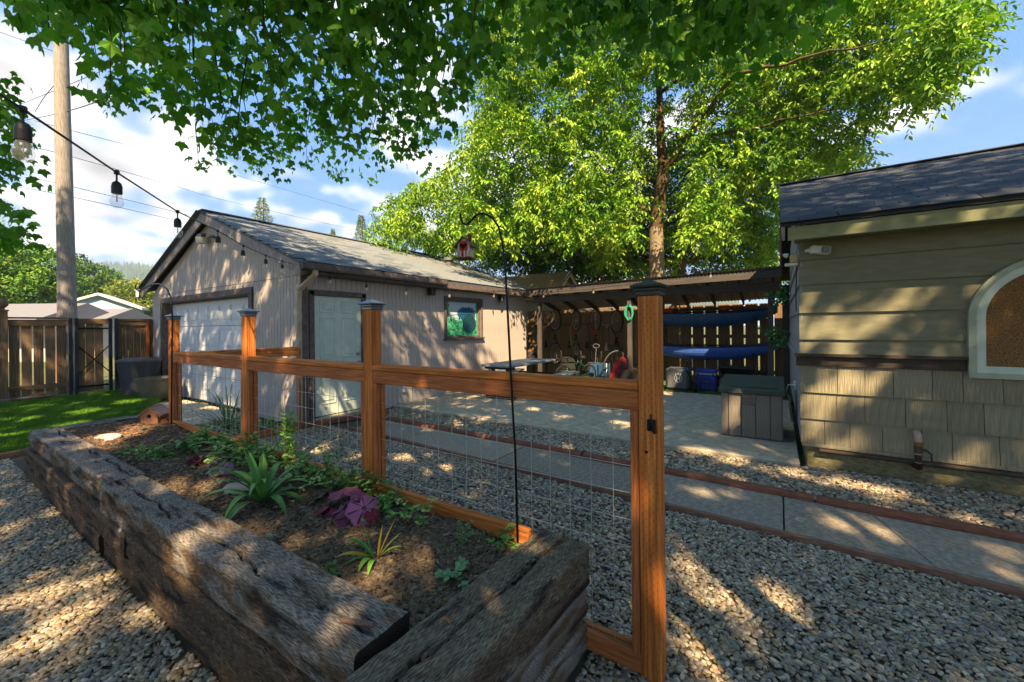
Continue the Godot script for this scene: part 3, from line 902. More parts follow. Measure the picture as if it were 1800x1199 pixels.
# ---------------------------------------------------------------- house
func build_house():
	var x0 = 0.20
	var x1 = 6.0
	var zf = -5.45
	var zb = -10.9
	var h = thing("house", Vector3(3, 0, -8), "olive and tan house with arched amber window and dark shingle roof", "house")
	var w = MB.new()
	w.box(Vector3((x0 + x1) / 2 + 0.03, 0.10, (zf + zb) / 2), Vector3(x1 - x0 - 0.02, 0.36, zf - zb - 0.06), Basis(), 0.01)
	part(h, "foundation", w, M.foundation)
	# wall core with the window opening
	w = MB.new()
	var wl = 1.46
	var wr = 2.53
	w.box(Vector3((x0 + x1) / 2 + 0.015, 1.36, zf - 0.07), Vector3(x1 - x0 - 0.02, 2.2, 0.1))
	w.box(Vector3(x0 + 0.07, 1.36, (zf + zb) / 2), Vector3(0.1, 2.2, zf - zb - 0.1))
	w.box(Vector3(x1 - 0.05, 1.36, (zf + zb) / 2), Vector3(0.1, 2.2, zf - zb - 0.3))
	w.box(Vector3((x0 + x1) / 2, 1.36, zb + 0.05), Vector3(x1 - x0 - 0.25, 2.2, 0.1))
	w.prism([Vector2(zb + 0.06, 2.47), Vector2(zf - 0.06, 2.47), Vector2(-8.15, 3.5)], x0 + 0.03, x0 + 0.1, Transform3D(Basis(Vector3(0, 0, 1), Vector3(0, 1, 0), Vector3(1, 0, 0)), Vector3.ZERO))
	part(h, "wall", w, M.lap)
	# lap siding above the band
	var ys = [1.209, 1.379, 1.668, 1.971, 2.241, 2.47]
	for i in 5:
		var b = MB.new()
		var segs = [[x0 - 0.012, x1]]
		for s in segs:
			# thicker at the foot than at the head, as lap boards hang
			b.prism([Vector2(zf - 0.018, ys[i + 1] + 0.012), Vector2(zf - 0.008, ys[i + 1] + 0.012), Vector2(zf + 0.02, ys[i] + 0.002), Vector2(zf - 0.018, ys[i] + 0.002)], s[0], s[1], Transform3D(Basis(Vector3(0, 0, 1), Vector3(0, 1, 0), Vector3(1, 0, 0)), Vector3.ZERO))
		part(h, "lap_board", b, M.lap)
		b = MB.new()
		b.prism([Vector2(x0 + 0.018, ys[i + 1] + 0.012), Vector2(x0 + 0.006, ys[i + 1] + 0.012), Vector2(x0 - 0.016, ys[i] + 0.002), Vector2(x0 + 0.018, ys[i] + 0.002)], zb, zf + 0.0)
		part(h, "lap_board", b, M.lap_shaded)
	# gable lap boards on the side, above the eave line
	for i in 4:
		var b = MB.new()
		var y0 = 2.49 + i * 0.26
		var y1 = y0 + 0.255
		var half0 = (3.5 - y0) / 0.4
		if half0 < 0.2: continue
		b.box(Vector3(x0 + 0.008, (y0 + y1) / 2, -8.15), Vector3(0.02, y1 - y0, maxf(0.3, 2 * (3.5 - y1) / 0.4)))
		part(h, "lap_board", b, M.lap_shaded)
	# dark band
	w = MB.new()
	w.box(Vector3((x0 + wl) / 2 - 0.03, 1.148, zf + 0.006), Vector3(wl - x0 + 0.03, 0.10, 0.03), Basis(), 0.003)
	w.box(Vector3((wr + x1) / 2, 1.148, zf + 0.006), Vector3(x1 - wr, 0.10, 0.03), Basis(), 0.003)
	w.box(Vector3((x0 + wl) / 2 - 0.035, 1.215, zf + 0.022), Vector3(wl - x0 + 0.05, 0.034, 0.075), Basis(), 0.005)
	w.box(Vector3((wr + x1) / 2, 1.215, zf + 0.022), Vector3(x1 - wr, 0.034, 0.075), Basis(), 0.005)
	part(h, "band", w, M.band)
	w = MB.new()
	w.box(Vector3(x0 - 0.015, 1.14, (zf + zb) / 2), Vector3(0.035, 0.13, zf - zb - 0.05))
	w.box(Vector3(x0 - 0.004, 0.68, (zf + zb) / 2), Vector3(0.012, 0.78, zf - zb - 0.03))
	part(h, "side_panel", w, M.lap_shaded)
	# shakes below the band, row by row
	var rows = [0.262, 0.525, 0.811, 1.098]
	for r in 3:
		var x = x0 - 0.012
		while x < 3.4:
			var wd = rr(0.20, 0.33)
			if x + wd > 3.4: wd = 3.4 - x + 0.01
			var b = MB.new()
			var y0 = rows[r]
			var y1 = rows[r + 1] + 0.01
			b.prism([Vector2(zf - 0.018, y1), Vector2(zf - 0.006, y1), Vector2(zf + 0.016 + rr(-0.001, 0.001), y0), Vector2(zf - 0.018, y0)], x + 0.0025, x + wd - 0.0025, Transform3D(Basis(Vector3(0, 0, 1), Vector3(0, 1, 0), Vector3(1, 0, 0)), Vector3.ZERO))
			part(h, "shake", b, M["shake%d" % (rng.randi() % 3)])
			x += wd
		var b = MB.new()
		b.box(Vector3((3.41 + x1) / 2, (rows[r] + rows[r + 1]) / 2, zf - 0.005), Vector3(x1 - 3.41, rows[r + 1] - rows[r] - 0.004, 0.025))
		part(h, "shake", b, M.shake0)
	w = MB.new()
	w.box(Vector3((x0 + x1) / 2, 0.243, zf + 0.006), Vector3(x1 - x0, 0.034, 0.03), Basis(), 0.004)
	part(h, "starter_strip", w, M.shake1)
	w = MB.new()
	w.tube([Vector3(x0 + 0.15, 0.195, zf + 0.012), Vector3(x1, 0.195, zf + 0.012)], 0.022, 8)
	part(h, "drip_pipe", w, M.band)
	# roof
	var ez = -5.03
	var ey = 2.60
	var rz = -8.15
	var sl = 0.40
	var ry = ey + (ez - rz) * sl
	var xr0 = 0.03
	w = MB.new()
	var yz = Transform3D(Basis(Vector3(0, 0, 1), Vector3(0, 1, 0), Vector3(1, 0, 0)), Vector3.ZERO)
	w.prism([Vector2(ez, ey - 0.015), Vector2(rz, ry - 0.015), Vector2(2 * rz - ez, ey - 0.015), Vector2(2 * rz - ez, ey - 0.05), Vector2(rz, ry - 0.05), Vector2(ez, ey - 0.05)], xr0, x1 + 0.2, yz)
	var rf = part(h, "roof", w, M.hshing2)
	var dv = Vector3(0, ey - ry, ez - rz).normalized()
	var nv = Vector3(0, dv.z, -dv.y)
	var ln = Vector3(0, ey - ry, ez - rz).length()
	var exc = 0.142
	var n = int(ln / exc) + 1
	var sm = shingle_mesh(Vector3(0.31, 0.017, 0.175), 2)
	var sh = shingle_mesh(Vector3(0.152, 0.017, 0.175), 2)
	var rest = MB.new()
	for r in n:
		var x = xr0 - 0.01 - (0.158 if r % 2 else 0.0)
		while x < x1 + 0.1:
			var o = Vector3(x + 0.158, ry - 0.007, rz) + dv * (ln + 0.02 - (n - 1 - r) * exc - 0.087) + nv * (0.006 + rr(0, 0.0025))
			var bs = Basis(Vector3.RIGHT, nv, Vector3.RIGHT.cross(nv)) * Basis(Vector3.RIGHT, 0.095 + rr(-0.01, 0.01))
			var wx = 0.0
			if x < xr0 - 0.05:
				wx = 1.0
			if x < 2.75:
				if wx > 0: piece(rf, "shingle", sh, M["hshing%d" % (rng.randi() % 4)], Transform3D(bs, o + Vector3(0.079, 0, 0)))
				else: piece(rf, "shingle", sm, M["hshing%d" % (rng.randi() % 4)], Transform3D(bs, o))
			else: rest.box(o, Vector3(0.312, 0.008, 0.175), bs)
			x += 0.316
	var rs = part(rf, "shingles", rest, M.hshing1)
	rs.set_meta("kind", "stuff")
	w = MB.new()
	w.bar(Vector3(xr0, ry + 0.012, rz), Vector3(x1 + 0.2, ry + 0.012, rz), 0.22, 0.02, Vector3.UP, 0.006)
	part(rf, "ridge_cap", w, M.hshing0)
	# fascia, soffit and rake boards
	w = MB.new()
	w.box(Vector3((0.085 + x1) / 2, 2.478, ez - 0.045), Vector3(x1 - 0.085, 0.135, 0.03), Basis(), 0.004)
	part(h, "fascia", w, M.fascia)
	w = MB.new()
	w.box(Vector3((x0 + x1) / 2, 2.448, (zf + ez) / 2 - 0.04), Vector3(x1 - x0 + 0.1, 0.015, 0.42))
	part(h, "soffit", w, M.lap)
	w = MB.new()
	var c0 = Vector3(xr0 + 0.02, ey - 0.053, ez)
	var c1 = Vector3(xr0 + 0.02, ry - 0.053, rz)
	for e in [[ez, 1.0], [2 * rz - ez, 1.0]]:
		w.prism([Vector2(e[0], ey - 0.053), Vector2(rz, ry - 0.053), Vector2(rz, ry - 0.21), Vector2(e[0], ey - 0.19)], xr0 + 0.005, xr0 + 0.03, yz)
	part(h, "rake_board", w, M.rake)
	# arched window: trim, frame, pebbled amber pane
	var R = 0.54
	var cx = 1.452 + R
	var spring = 1.587
	var arch = func(rad, low, off):
		var p = []
		for k in 25:
			var a = PI - PI * k / 24.0
			p.append(Vector2(cx + cos(a) * (rad), spring + sin(a) * rad))
		p.append(Vector2(cx + rad, low))
		p.append(Vector2(cx - rad, low))
		return p
	var ring = func(ro, ri, lo, li, z0, z1):
		var b = MB.new()
		var A = arch.call(ro, lo, 0)
		var B = arch.call(ri, li, 0)
		for k in A.size():
			var k2 = (k + 1) % A.size()
			var mid = Vector3((A[k].x + A[k2].x) / 2 - cx, (A[k].y + A[k2].y) / 2 - spring + 0.1, 0)
			b.quad(Vector3(A[k].x, A[k].y, z1), Vector3(A[k2].x, A[k2].y, z1), Vector3(B[k2].x, B[k2].y, z1), Vector3(B[k].x, B[k].y, z1), Vector3(0, 0, 1))
			b.quad(Vector3(A[k].x, A[k].y, z0), Vector3(A[k2].x, A[k2].y, z0), Vector3(A[k2].x, A[k2].y, z1), Vector3(A[k].x, A[k].y, z1), mid)
			b.quad(Vector3(B[k].x, B[k].y, z0), Vector3(B[k2].x, B[k2].y, z0), Vector3(B[k2].x, B[k2].y, z1), Vector3(B[k].x, B[k].y, z1), -mid)
		return b
	# wall infill round the arch head
	var wi = part(h, "window", ring.call(R, R - 0.05, 1.041, 1.088, zf - 0.01, zf + 0.05), M.wintrim)
	part(wi, "frame", ring.call(R - 0.051, R - 0.095, 1.089, 1.133, zf - 0.01, zf + 0.042), M.winframe)
	part(wi, "inner_frame", ring.call(R - 0.096, R - 0.112, 1.134, 1.15, zf - 0.01, zf + 0.034), M.winframe)
	w = MB.new()
	w.prism(arch.call(R - 0.108, 1.146, 0), zf + 0.022, zf + 0.026)
	var am = mat("amber_pebbled_glass", "3f2609", "8a5a1c", "e0a548", 0.1, Vector3(5, 5, 5), "fine", 1.6, "cell")
	am.metallic_specular = 0.7
	part(wi, "pane", w, am, "amber pebbled pane")
	# security light and cable box under the eave corner
	var sc = thing("security_camera", Vector3(x0 + 0.2, 2.25, zf + 0.1), "white security camera under the house eave corner", "camera")
	w = MB.new()
	var bs = Basis(Vector3.UP, 0.25) * Basis(Vector3(0, 0, 1), -0.15)
	w.box(Vector3(x0 + 0.17, 2.325, zf + 0.10), Vector3(0.17, 0.085, 0.09), bs, 0.012)
	part(sc, "housing", w, mat("camera_white", "b9baab", "c6c6b8", "cdcdc0", 0.5))
	w = MB.new()
	w.box(Vector3(x0 + 0.215, 2.318, zf + 0.147), Vector3(0.07, 0.06, 0.012), bs, 0.004)
	part(sc, "lens", w, flat("camera_lens", "36433d", 0.15))
	w = MB.new()
	w.tube([Vector3(x0 + 0.06, 2.34, zf + 0.0), Vector3(x0 + 0.1, 2.34, zf + 0.1)], 0.022, 8)
	part(sc, "arm", w, M.winframe)
	sc = thing("cable_box", Vector3(x0 - 0.05, 2.2, zf - 0.05), "small beige cable box with hooks on the house corner", "box")
	w = MB.new()
	w.box(Vector3(x0 - 0.055, 2.27, zf - 0.03), Vector3(0.075, 0.09, 0.1), Basis(), 0.01)
	part(sc, "cover", w, mat("beige_cover", "9b8a5e", "a8976c", "b3a378", 0.6))
	w = MB.new()
	w.box(Vector3(x0 - 0.08, 2.21, zf - 0.03), Vector3(0.12, 0.03, 0.07), Basis(), 0.006)
	w.lathe(Vector3(x0 - 0.1, 2.31, zf - 0.05), [Vector2(0.0, 0.0), Vector2(0.03, 0.01), Vector2(0.012, 0.06), Vector2(0, 0.06)], 10, Basis(Vector3(0, 0, 1), 1.2))
	part(sc, "bracket", w, M.winframe)
	w = MB.new()
	var cp = []
	for k in 12: cp.append(Vector3(x0 - 0.025, 2.2 - k * 0.045, zf - 0.15 - 0.35 * sin(k / 11.0 * 2.2)))
	w.tube(cp, 0.006, 5)
	part(sc, "cable", w, M.black)
	# hose bib on the side wall
	sc = thing("hose_hanger", Vector3(x0 - 0.05, 0.5, -6.7), "white hose hook on the shaded side wall of the house", "hose hook")
	w = MB.new()
	w.tube([Vector3(x0 - 0.012, 0.72, -6.7), Vector3(x0 - 0.1, 0.72, -6.7), Vector3(x0 - 0.13, 0.60, -6.75), Vector3(x0 - 0.09, 0.55, -6.8), Vector3(x0 - 0.06, 0.2, -6.85)], 0.013, 6)
	part(sc, "hook", w, M.winframe)
	w = MB.new()
	w.box(Vector3(x0 - 0.025, 0.72, -6.7), Vector3(0.03, 0.12, 0.08), Basis(), 0.006)
	part(sc, "plate", w, M.winframe)
	# sprinkler supply pipe on the front
	var px = 1.105
	var pz = zf + 0.075
	sc = thing("supply_pipe", Vector3(px, 0.2, pz), "corroded brass and iron supply pipe with valve on the house wall", "pipe")
	w = MB.new()
	w.tube([Vector3(px - 0.004, 0.49, zf), Vector3(px - 0.004, 0.49, pz - 0.03), Vector3(px, 0.475, pz - 0.008), Vector3(px, 0.44, pz), Vector3(px, 0.41, pz)], 0.03, 12)
	part(sc, "elbow", w, mat("weathered_copper", "8f7a68", "a5917e", "b8a692", 0.7, Vector3(9, 9, 9), "rough"))
	w = MB.new()
	w.tube([Vector3(px, 0.413, pz), Vector3(px, 0.375, pz)], 0.033, 6)
	part(sc, "nut", w, flat("brass", "8a6428", 0.45, 0.6))
	w = MB.new()
	w.tube([Vector3(px, 0.375, pz), Vector3(px, 0.30, pz)], 0.029, 12)
	w.tube([Vector3(px, 0.335, pz), Vector3(px + 0.06, 0.338, pz + 0.01)], 0.015, 8)
	part(sc, "valve", w, flat("dull_bronze", "4b4634", 0.55, 0.5))
	w = MB.new()
	w.tube([Vector3(px + 0.055, 0.338, pz + 0.01), Vector3(px + 0.085, 0.31, pz + 0.02), Vector3(px + 0.088, 0.24, pz + 0.02)], 0.008, 6)
	part(sc, "handle", w, M.black)
	w = MB.new()
	w.tube([Vector3(px, 0.30, pz), Vector3(px, 0.215, pz)], 0.026, 12)
	w.tube([Vector3(px, 0.215, pz), Vector3(px, 0.17, pz - 0.01), Vector3(px, 0.16, zf - 0.05)], 0.034, 10)
	part(sc, "lower_pipe", w, flat("dark_red_iron", "402322", 0.6, 0.3))
	w = MB.new()
	w.tube([Vector3(px, 0.302, pz), Vector3(px, 0.292, pz)], 0.03, 12)
	w.tube([Vector3(px, 0.219, pz), Vector3(px, 0.212, pz)], 0.031, 12)
	part(sc, "collar", w, M.steel)

# ---------------------------------------------------------------- carport and back fence
func roof_y(x, z): return 2.60 + (x + 5.95) * 0.016 + (z + 9.9) * 0.27
func build_carport():
	var c = thing("carport", Vector3(-3, 0, -10.3), "dark timber lean-to carport with corrugated translucent roof", "carport")
	var xl = -6.0
	var xr = 0.06
	for p in [[-5.72, 0], [-3.13, 0], [-0.14, 0]]:
		var w = MB.new()
		w.box(Vector3(p[0], 1.13, -10.15), Vector3(0.1, 2.24, 0.1), Basis(), 0.005)
		part(c, "post", w, M.dark_y)
	var w = MB.new()
	w.box(Vector3(0.13, 1.2, -10.6), Vector3(0.13, 2.4, 0.1), Basis(), 0.005)
	part(c, "post", w, M.dark_y)
	w = MB.new()
	w.bar(Vector3(xl + 0.1, 2.33, -10.15), Vector3(xr - 0.04, 2.36, -10.15), 0.09, 0.18, Vector3.UP, 0.004)
	part(c, "beam", w, M.dark_x)
	w = MB.new()
	w.bar(Vector3(xl, roof_y(xl, -9.9) - 0.09, -9.9), Vector3(xr, roof_y(xr, -9.9) - 0.1, -9.9), 0.04, 0.17, Vector3.UP, 0.004)
	part(c, "fascia", w, M.dark_x)
	for i in 10:
		var x = lerpf(xl + 0.15, xr - 0.15, i / 9.0)
		w = MB.new()
		w.bar(Vector3(x, roof_y(x, -9.93) - 0.1, -9.93), Vector3(x, roof_y(x, -11.7) - 0.1, -11.7), 0.04, 0.13, Vector3.UP, 0.003)
		part(c, "rafter", w, M.dark_z)
	w = MB.new()
	var stp = 0.0127
	var n = int((xr - xl) / stp)
	for i in n:
		var a = xl + i * stp
		var b = a + stp
		var fa = 0.011 * sin(TAU * a / 0.076)
		var fb = 0.011 * sin(TAU * b / 0.076)
		var up = Vector3(-(fb - fa) / stp, 1, -0.27).normalized()
		for y in [0.0, -0.0025]:
			w.quad(Vector3(a, roof_y(a, -9.83) + 0.014 + fa + y, -9.83), Vector3(b, roof_y(b, -9.83) + 0.014 + fb + y, -9.83), Vector3(b, roof_y(b, -11.85) + 0.014 + fb + y, -11.85), Vector3(a, roof_y(a, -11.85) + 0.014 + fa + y, -11.85), Vector3.UP if y == 0 else Vector3.DOWN)
	part(c, "corrugated_roof", w, M.corr_sheet)
	# back fence, board by board
	var f = thing("back_fence", Vector3(-3, 0, -11.95), "dark vertical board fence behind the bicycles and kayaks", "fence")
	var x = -7.2
	var i = 0
	while x < 0.5:
		var wd = 0.275 if x > -2.75 else 0.302
		var gap = 0.036 if x > -2.75 else 0.006
		var y1 = 2.12 - 0.012 * (x + 6)
		piece(f, "board", boxmesh(Vector3(wd, 2.06, 0.02), 0.002), M["fenceboard_y"] if i % 3 else M.fence2, Transform3D(Basis(Vector3(0, 0, 1), rr(-0.003, 0.003)), Vector3(x + wd / 2, 1.06 + rr(-0.01, 0.01), -11.94 + rr(-0.004, 0.004))))
		x += wd + gap
		i += 1
	for y in [0.35, 1.25, 1.98]:
		var b = MB.new()
		b.box(Vector3(-3.35, y, -11.98), Vector3(7.7, 0.09, 0.04))
		part(f, "rail", b, M.fenceboard_x)

# ---------------------------------------------------------------- board fence and gate by the lawn
func build_wood_fence():
	var X = -13.05
	var f = thing("board_fence", Vector3(X, 0.1, -0.8), "weathered brown board fence with ball finial post beside the lawn", "fence")
	var top = 1.84
	var z = 2.4
	var i = 0
	while z > -2.05:
		if absf(z - -1.19) > 0.12:
			piece(f, "board", boxmesh(Vector3(0.02, 1.62, 0.14), 0.003), M.fenceboard_y if i % 2 else M.fence2, Transform3D(Basis(Vector3(1, 0, 0), rr(-0.004, 0.004)), Vector3(X + rr(-0.004, 0.004), 1.0, z)))
		z -= 0.163
		i += 1
	var w = MB.new()
	w.box(Vector3(X + 0.03, 1.745, 0.15), Vector3(0.04, 0.13, 4.5), Basis(), 0.004)
	part(f, "top_rail", w, M.fenceboard_z)
	w = MB.new()
	w.box(Vector3(X + 0.01, top + 0.005, 0.15), Vector3(0.13, 0.035, 4.5), Basis(), 0.004)
	part(f, "cap_rail", w, M.fenceboard_z)
	w = MB.new()
	w.box(Vector3(X + 0.03, 0.4, 0.15), Vector3(0.04, 0.09, 4.5))
	part(f, "bottom_rail", w, M.fenceboard_z)
	w = MB.new()
	w.box(Vector3(X + 0.05, 1.0, -1.19), Vector3(0.14, 1.95, 0.14), Basis(), 0.006)
	var po = part(f, "post", w, M.fenceboard_y)
	w = MB.new()
	w.box(Vector3(X + 0.05, 1.99, -1.19), Vector3(0.17, 0.03, 0.17), Basis(), 0.006)
	w.lathe(Vector3(X + 0.05, 2.0, -1.19), [Vector2(0.05, 0), Vector2(0.035, 0.03), Vector2(0.045, 0.045), Vector2(0.085, 0.09), Vector2(0.09, 0.13), Vector2(0.07, 0.185), Vector2(0.035, 0.22), Vector2(0.0, 0.245)], 16)
	part(po, "finial", w, M.fenceboard_y)
	# sleeper along the foot
	var s = thing("ground_timber", Vector3(X + 0.16, 0.1, -0.6), "dark timber lying on the grass along the board fence", "timber")
	part(s, "timber", timber(2.9, 0.12, 0.12, 31, Vector3(X + 0.2, 0.17, -0.35), PI / 2), M.tie_dark)
	# gate with blue-black steel posts and cross braces
	var g = thing("garden_gate", Vector3(X, 0.1, -2.5), "brown board gate with steel frame and crossed braces", "gate")
	z = -2.30
	while z > -2.72:
		piece(g, "board", boxmesh(Vector3(0.018, 1.6, 0.138), 0.003), M.fence2, Transform3D(Basis(), Vector3(X - 0.02, 1.0, z)))
		z -= 0.145
	for zz in [-2.13, -2.22, -2.77, -2.87]:
		w = MB.new()
		w.box(Vector3(X + 0.03, 0.98, zz), Vector3(0.06, 1.74, 0.06), Basis(), 0.004)
		part(g, "steel_post", w, flat("blue_black_steel", "2a3038", 0.45, 0.5))
	for y in [1.62, 0.32]:
		w = MB.new()
		w.box(Vector3(X + 0.01, y, -2.5), Vector3(0.035, 0.035, 0.5))
		part(g, "frame_rail", w, M.blackmetal)
	for q in [[1.22, 0.62], [0.62, 1.22]]:
		w = MB.new()
		w.tube([Vector3(X + 0.03, q[0], -2.25), Vector3(X + 0.03, q[1], -2.75)], 0.012, 6)
		part(g, "brace", w, M.blackmetal)
	w = MB.new()
	w.box(Vector3(X + 0.0, 1.78, -2.5), Vector3(0.05, 0.12, 0.62), Basis(), 0.004)
	part(g, "top_rail", w, M.fenceboard_z)
	var f2 = thing("board_fence", Vector3(X, 0.1, -3.2), "short brown board fence panel between gate and garage", "fence")
	z = -2.98
	while z > -3.52:
		piece(f2, "board", boxmesh(Vector3(0.02, 1.62, 0.128), 0.003), M.fenceboard_y, Transform3D(Basis(), Vector3(X - 0.01, 1.0, z)))
		z -= 0.134
	w = MB.new()
	w.box(Vector3(X + 0.01, 1.82, -3.22), Vector3(0.1, 0.05, 0.6), Basis(), 0.004)
	w.box(Vector3(X + 0.02, 1.73, -3.22), Vector3(0.035, 0.1, 0.6), Basis(), 0.004)
	part(f2, "top_rail", w, M.fenceboard_z)
	w = MB.new()
	w.box(Vector3(X + 0.03, 1.0, -3.44), Vector3(0.05, 1.6, 0.06), Basis(), 0.004)
	part(f2, "post", w, M.cedar2_y)
	# bin, tub and tools
	var b = thing("compost_bin", Vector3(-12.3, 0.11, -3.0), "dark grey barrel bin with a lid beside the board fence", "bin")
	var bp = Vector3(-12.30, 0.11, -3.1)
	w = MB.new()
	w.lathe(bp, [Vector2(0.0, 0.0), Vector2(0.3, 0.0), Vector2(0.34, 0.35), Vector2(0.38, 0.7), Vector2(0.38, 0.74), Vector2(0.0, 0.74)], 24)
	part(b, "body", w, mat("dark_bin", "3a3c40", "45474b", "505256", 0.65, Vector3(3, 3, 3), "rough", 0.1))
	w = MB.new()
	w.lathe(bp + Vector3(0, 0.735, 0), [Vector2(0.395, 0.0), Vector2(0.405, 0.02), Vector2(0.4, 0.05), Vector2(0.28, 0.085), Vector2(0.0, 0.1)], 24)
	part(b, "lid", w, mat("bin_lid", "4a4a4b", "585858", "656463", 0.6))
	b = thing("garden_tub", Vector3(-11.38, 0.06, -3.15), "olive grey tapered plastic tub leaning before the bin", "tub")
	var tp = Vector3(-11.38, 0.06, -3.15)
	w = MB.new()
	w.lathe(tp, [Vector2(0.0, 0.0), Vector2(0.24, 0.0), Vector2(0.36, 0.44), Vector2(0.375, 0.45), Vector2(0.375, 0.47), Vector2(0.35, 0.47), Vector2(0.23, 0.03), Vector2(0.0, 0.03)], 24)
	part(b, "shell", w, mat("olive_tub", "5d5a48", "6a6654", "77725e", 0.55))
	for k in [[-3.02, "yellow handled garden hoe leaning on the board fence", 0.05], [-2.93, "yellow handled rake leaning near the hoe", -0.1]]:
		b = thing("garden_tool", Vector3(-12.8, 0.12, k[0]), k[1], "tool")
		w = MB.new()
		w.tube([Vector3(-12.75, 0.14, k[0]), Vector3(-12.97, 1.05 + k[2], k[0] - 0.05)], 0.014, 6)
		part(b, "handle", w, mat("yellow_handle", "a8902a", "b8a030", "c4ad40", 0.6))
		w = MB.new()
		w.box(Vector3(-12.74, 0.17, k[0]), Vector3(0.05, 0.07, 0.2), Basis(), 0.006)
		part(b, "head", w, M.grey_plastic)

# a weathered squared timber: length along x before turning; noise, rounded arrises and drying cracks
func timber(l: float, w: float, h: float, sd: int, ctr: Vector3, turn := 0.0, tilt := 0.0, top := "c2b9ab", side := "9d8466") -> MB:
	var b = MB.new()
	var nn = FastNoiseLite.new()
	nn.seed = sd; nn.frequency = 1.0; nn.fractal_octaves = 3
	var bs = Basis(Vector3.UP, turn) * Basis(Vector3(0, 0, 1), tilt)
	var nx = int(l / 0.022)
	# cross-section ring, corners rounded
	var ring = []
	var kx = 26
	var ky = 16
	for i in kx: ring.append(Vector2(-w / 2 + w * i / kx, h / 2))
	for i in ky: ring.append(Vector2(w / 2, h / 2 - h * i / ky))
	for i in kx: ring.append(Vector2(w / 2 - w * i / kx, -h / 2))
	for i in ky: ring.append(Vector2(-w / 2, -h / 2 + h * i / ky))
	var m = ring.size()
	var pts = []
	var tint = []
	var ct = lin(top)
	var cd = lin(side)
	var tar = lin("231c18")
	var rust = lin("8a6a3f")
	var c1 = rr(-0.25, 0.25) * w
	var c2 = rr(-0.35, 0.35) * w
	for i in nx + 1:
		var x = -l / 2 + l * i / nx
		var row = []
		var trow = []
		var ck1 = c1 + nn.get_noise_1d(x * 2.1) * 0.035
		var ck2 = c2 + nn.get_noise_1d(x * 1.7 + 60) * 0.04
		for k in m:
			var p = ring[k]
			var r = 0.02 + 0.01 * nn.get_noise_1d(x * 3 + 7 * sd)
			var q = Vector2(clampf(p.x, -w / 2 + r, w / 2 - r), clampf(p.y, -h / 2 + r, h / 2 - r))
			var e = p - q
			if e.length() > 0.0001: p = q + e.normalized() * r if absf(e.x) > 0 and absf(e.y) > 0 else p
			var o = p.normalized()
			var a = nn.get_noise_3d(x * 1.6, p.x * 14 + 5, p.y * 14) * 0.0055 + nn.get_noise_3d(x * 7, p.x * 75, p.y * 75 + 30) * 0.0045 + nn.get_noise_3d(x * 26, p.x * 120, p.y * 120) * 0.002
			var dy = 0.0
			if p.y > h / 2 - 0.02:
				var amp = clampf(nn.get_noise_1d(x * 1.2 + 33) * 2.0 + 0.6, 0, 1)
				dy = -0.034 * amp * maxf(0, 1 - absf(p.x - ck1) / 0.009) - 0.02 * clampf(nn.get_noise_1d(x * 1.1 + 90) * 3, 0, 1) * maxf(0, 1 - absf(p.x - ck2) / 0.008)
			if p.y < h / 2 - 0.03 and p.x < -w / 2 + 0.02 or p.x > w / 2 - 0.02:
				a -= 0.026 * clampf(nn.get_noise_1d(x * 1.3 + 140) * 3, 0, 1) * maxf(0, 1 - absf(p.y - 0.1 * h - nn.get_noise_1d(x * 2 + 200) * 0.03) / 0.014)
			row.append(ctr + bs * Vector3(x, p.y + o.y * a + dy, p.x + o.x * a))
			# weathered grey where the old skin has worn, brown wood, patches of tar
			var c = cd.lerp(ct, smoothstep(-0.1, 0.12, nn.get_noise_3d(x * 3, p.x * 9 + 70, p.y * 9)) if p.y < h / 2 - 0.025 else 1.0 - 0.5 * smoothstep(0.2, 0.4, nn.get_noise_3d(x * 4, p.x * 12 + 170, 3)))
			c = c.lerp(rust, 0.5 * smoothstep(0.2, 0.4, nn.get_noise_3d(x * 2.5 + 40, p.x * 8, p.y * 8)))
			c = c.lerp(tar, 0.8 * smoothstep(0.2, 0.3, nn.get_noise_3d(x * 2.2 - 60, p.x * 16, p.y * 16) - (0.12 if p.y > h / 2 - 0.025 else 0.0)))
			if dy < -0.008: c = tar  # crack bottoms take the same dark colour
			trow.append(c)
		tint.append(trow)
		pts.append(row)
	var nm = []
	for i in nx + 1:
		var row = []
		for k in m:
			var dx = pts[mini(i + 1, nx)][k] - pts[maxi(i - 1, 0)][k]
			var dk = pts[i][(k + 1) % m] - pts[i][(k + m - 1) % m]
			row.append(dk.cross(dx).normalized())
		nm.append(row)
	var mid0 = ctr + bs * Vector3(-l / 2, 0, 0)
	if nm[nx / 2][kx / 2].dot(Vector3.UP) < 0:
		for row in nm:
			for k in m: row[k] = -row[k]
	for i in nx:
		for k in m:
			var k2 = (k + 1) % m
			b.col = (tint[i][k] + tint[i + 1][k2]) * 0.5
			b.t3(pts[i][k], pts[i][k2], pts[i + 1][k2], nm[i][k], nm[i][k2], nm[i + 1][k2])
			b.t3(pts[i][k], pts[i + 1][k2], pts[i + 1][k], nm[i][k], nm[i + 1][k2], nm[i + 1][k])
	b.col = tar.lerp(cd, 0.25)
	for e in [[0, -1.0], [nx, 1.0]]:
		var c = ctr + bs * Vector3(e[1] * (l / 2 + 0.002), 0, 0)
		for k in m: b.tri(c, pts[e[0]][k], pts[e[0]][(k + 1) % m], bs * Vector3(e[1], 0, 0))
	return b

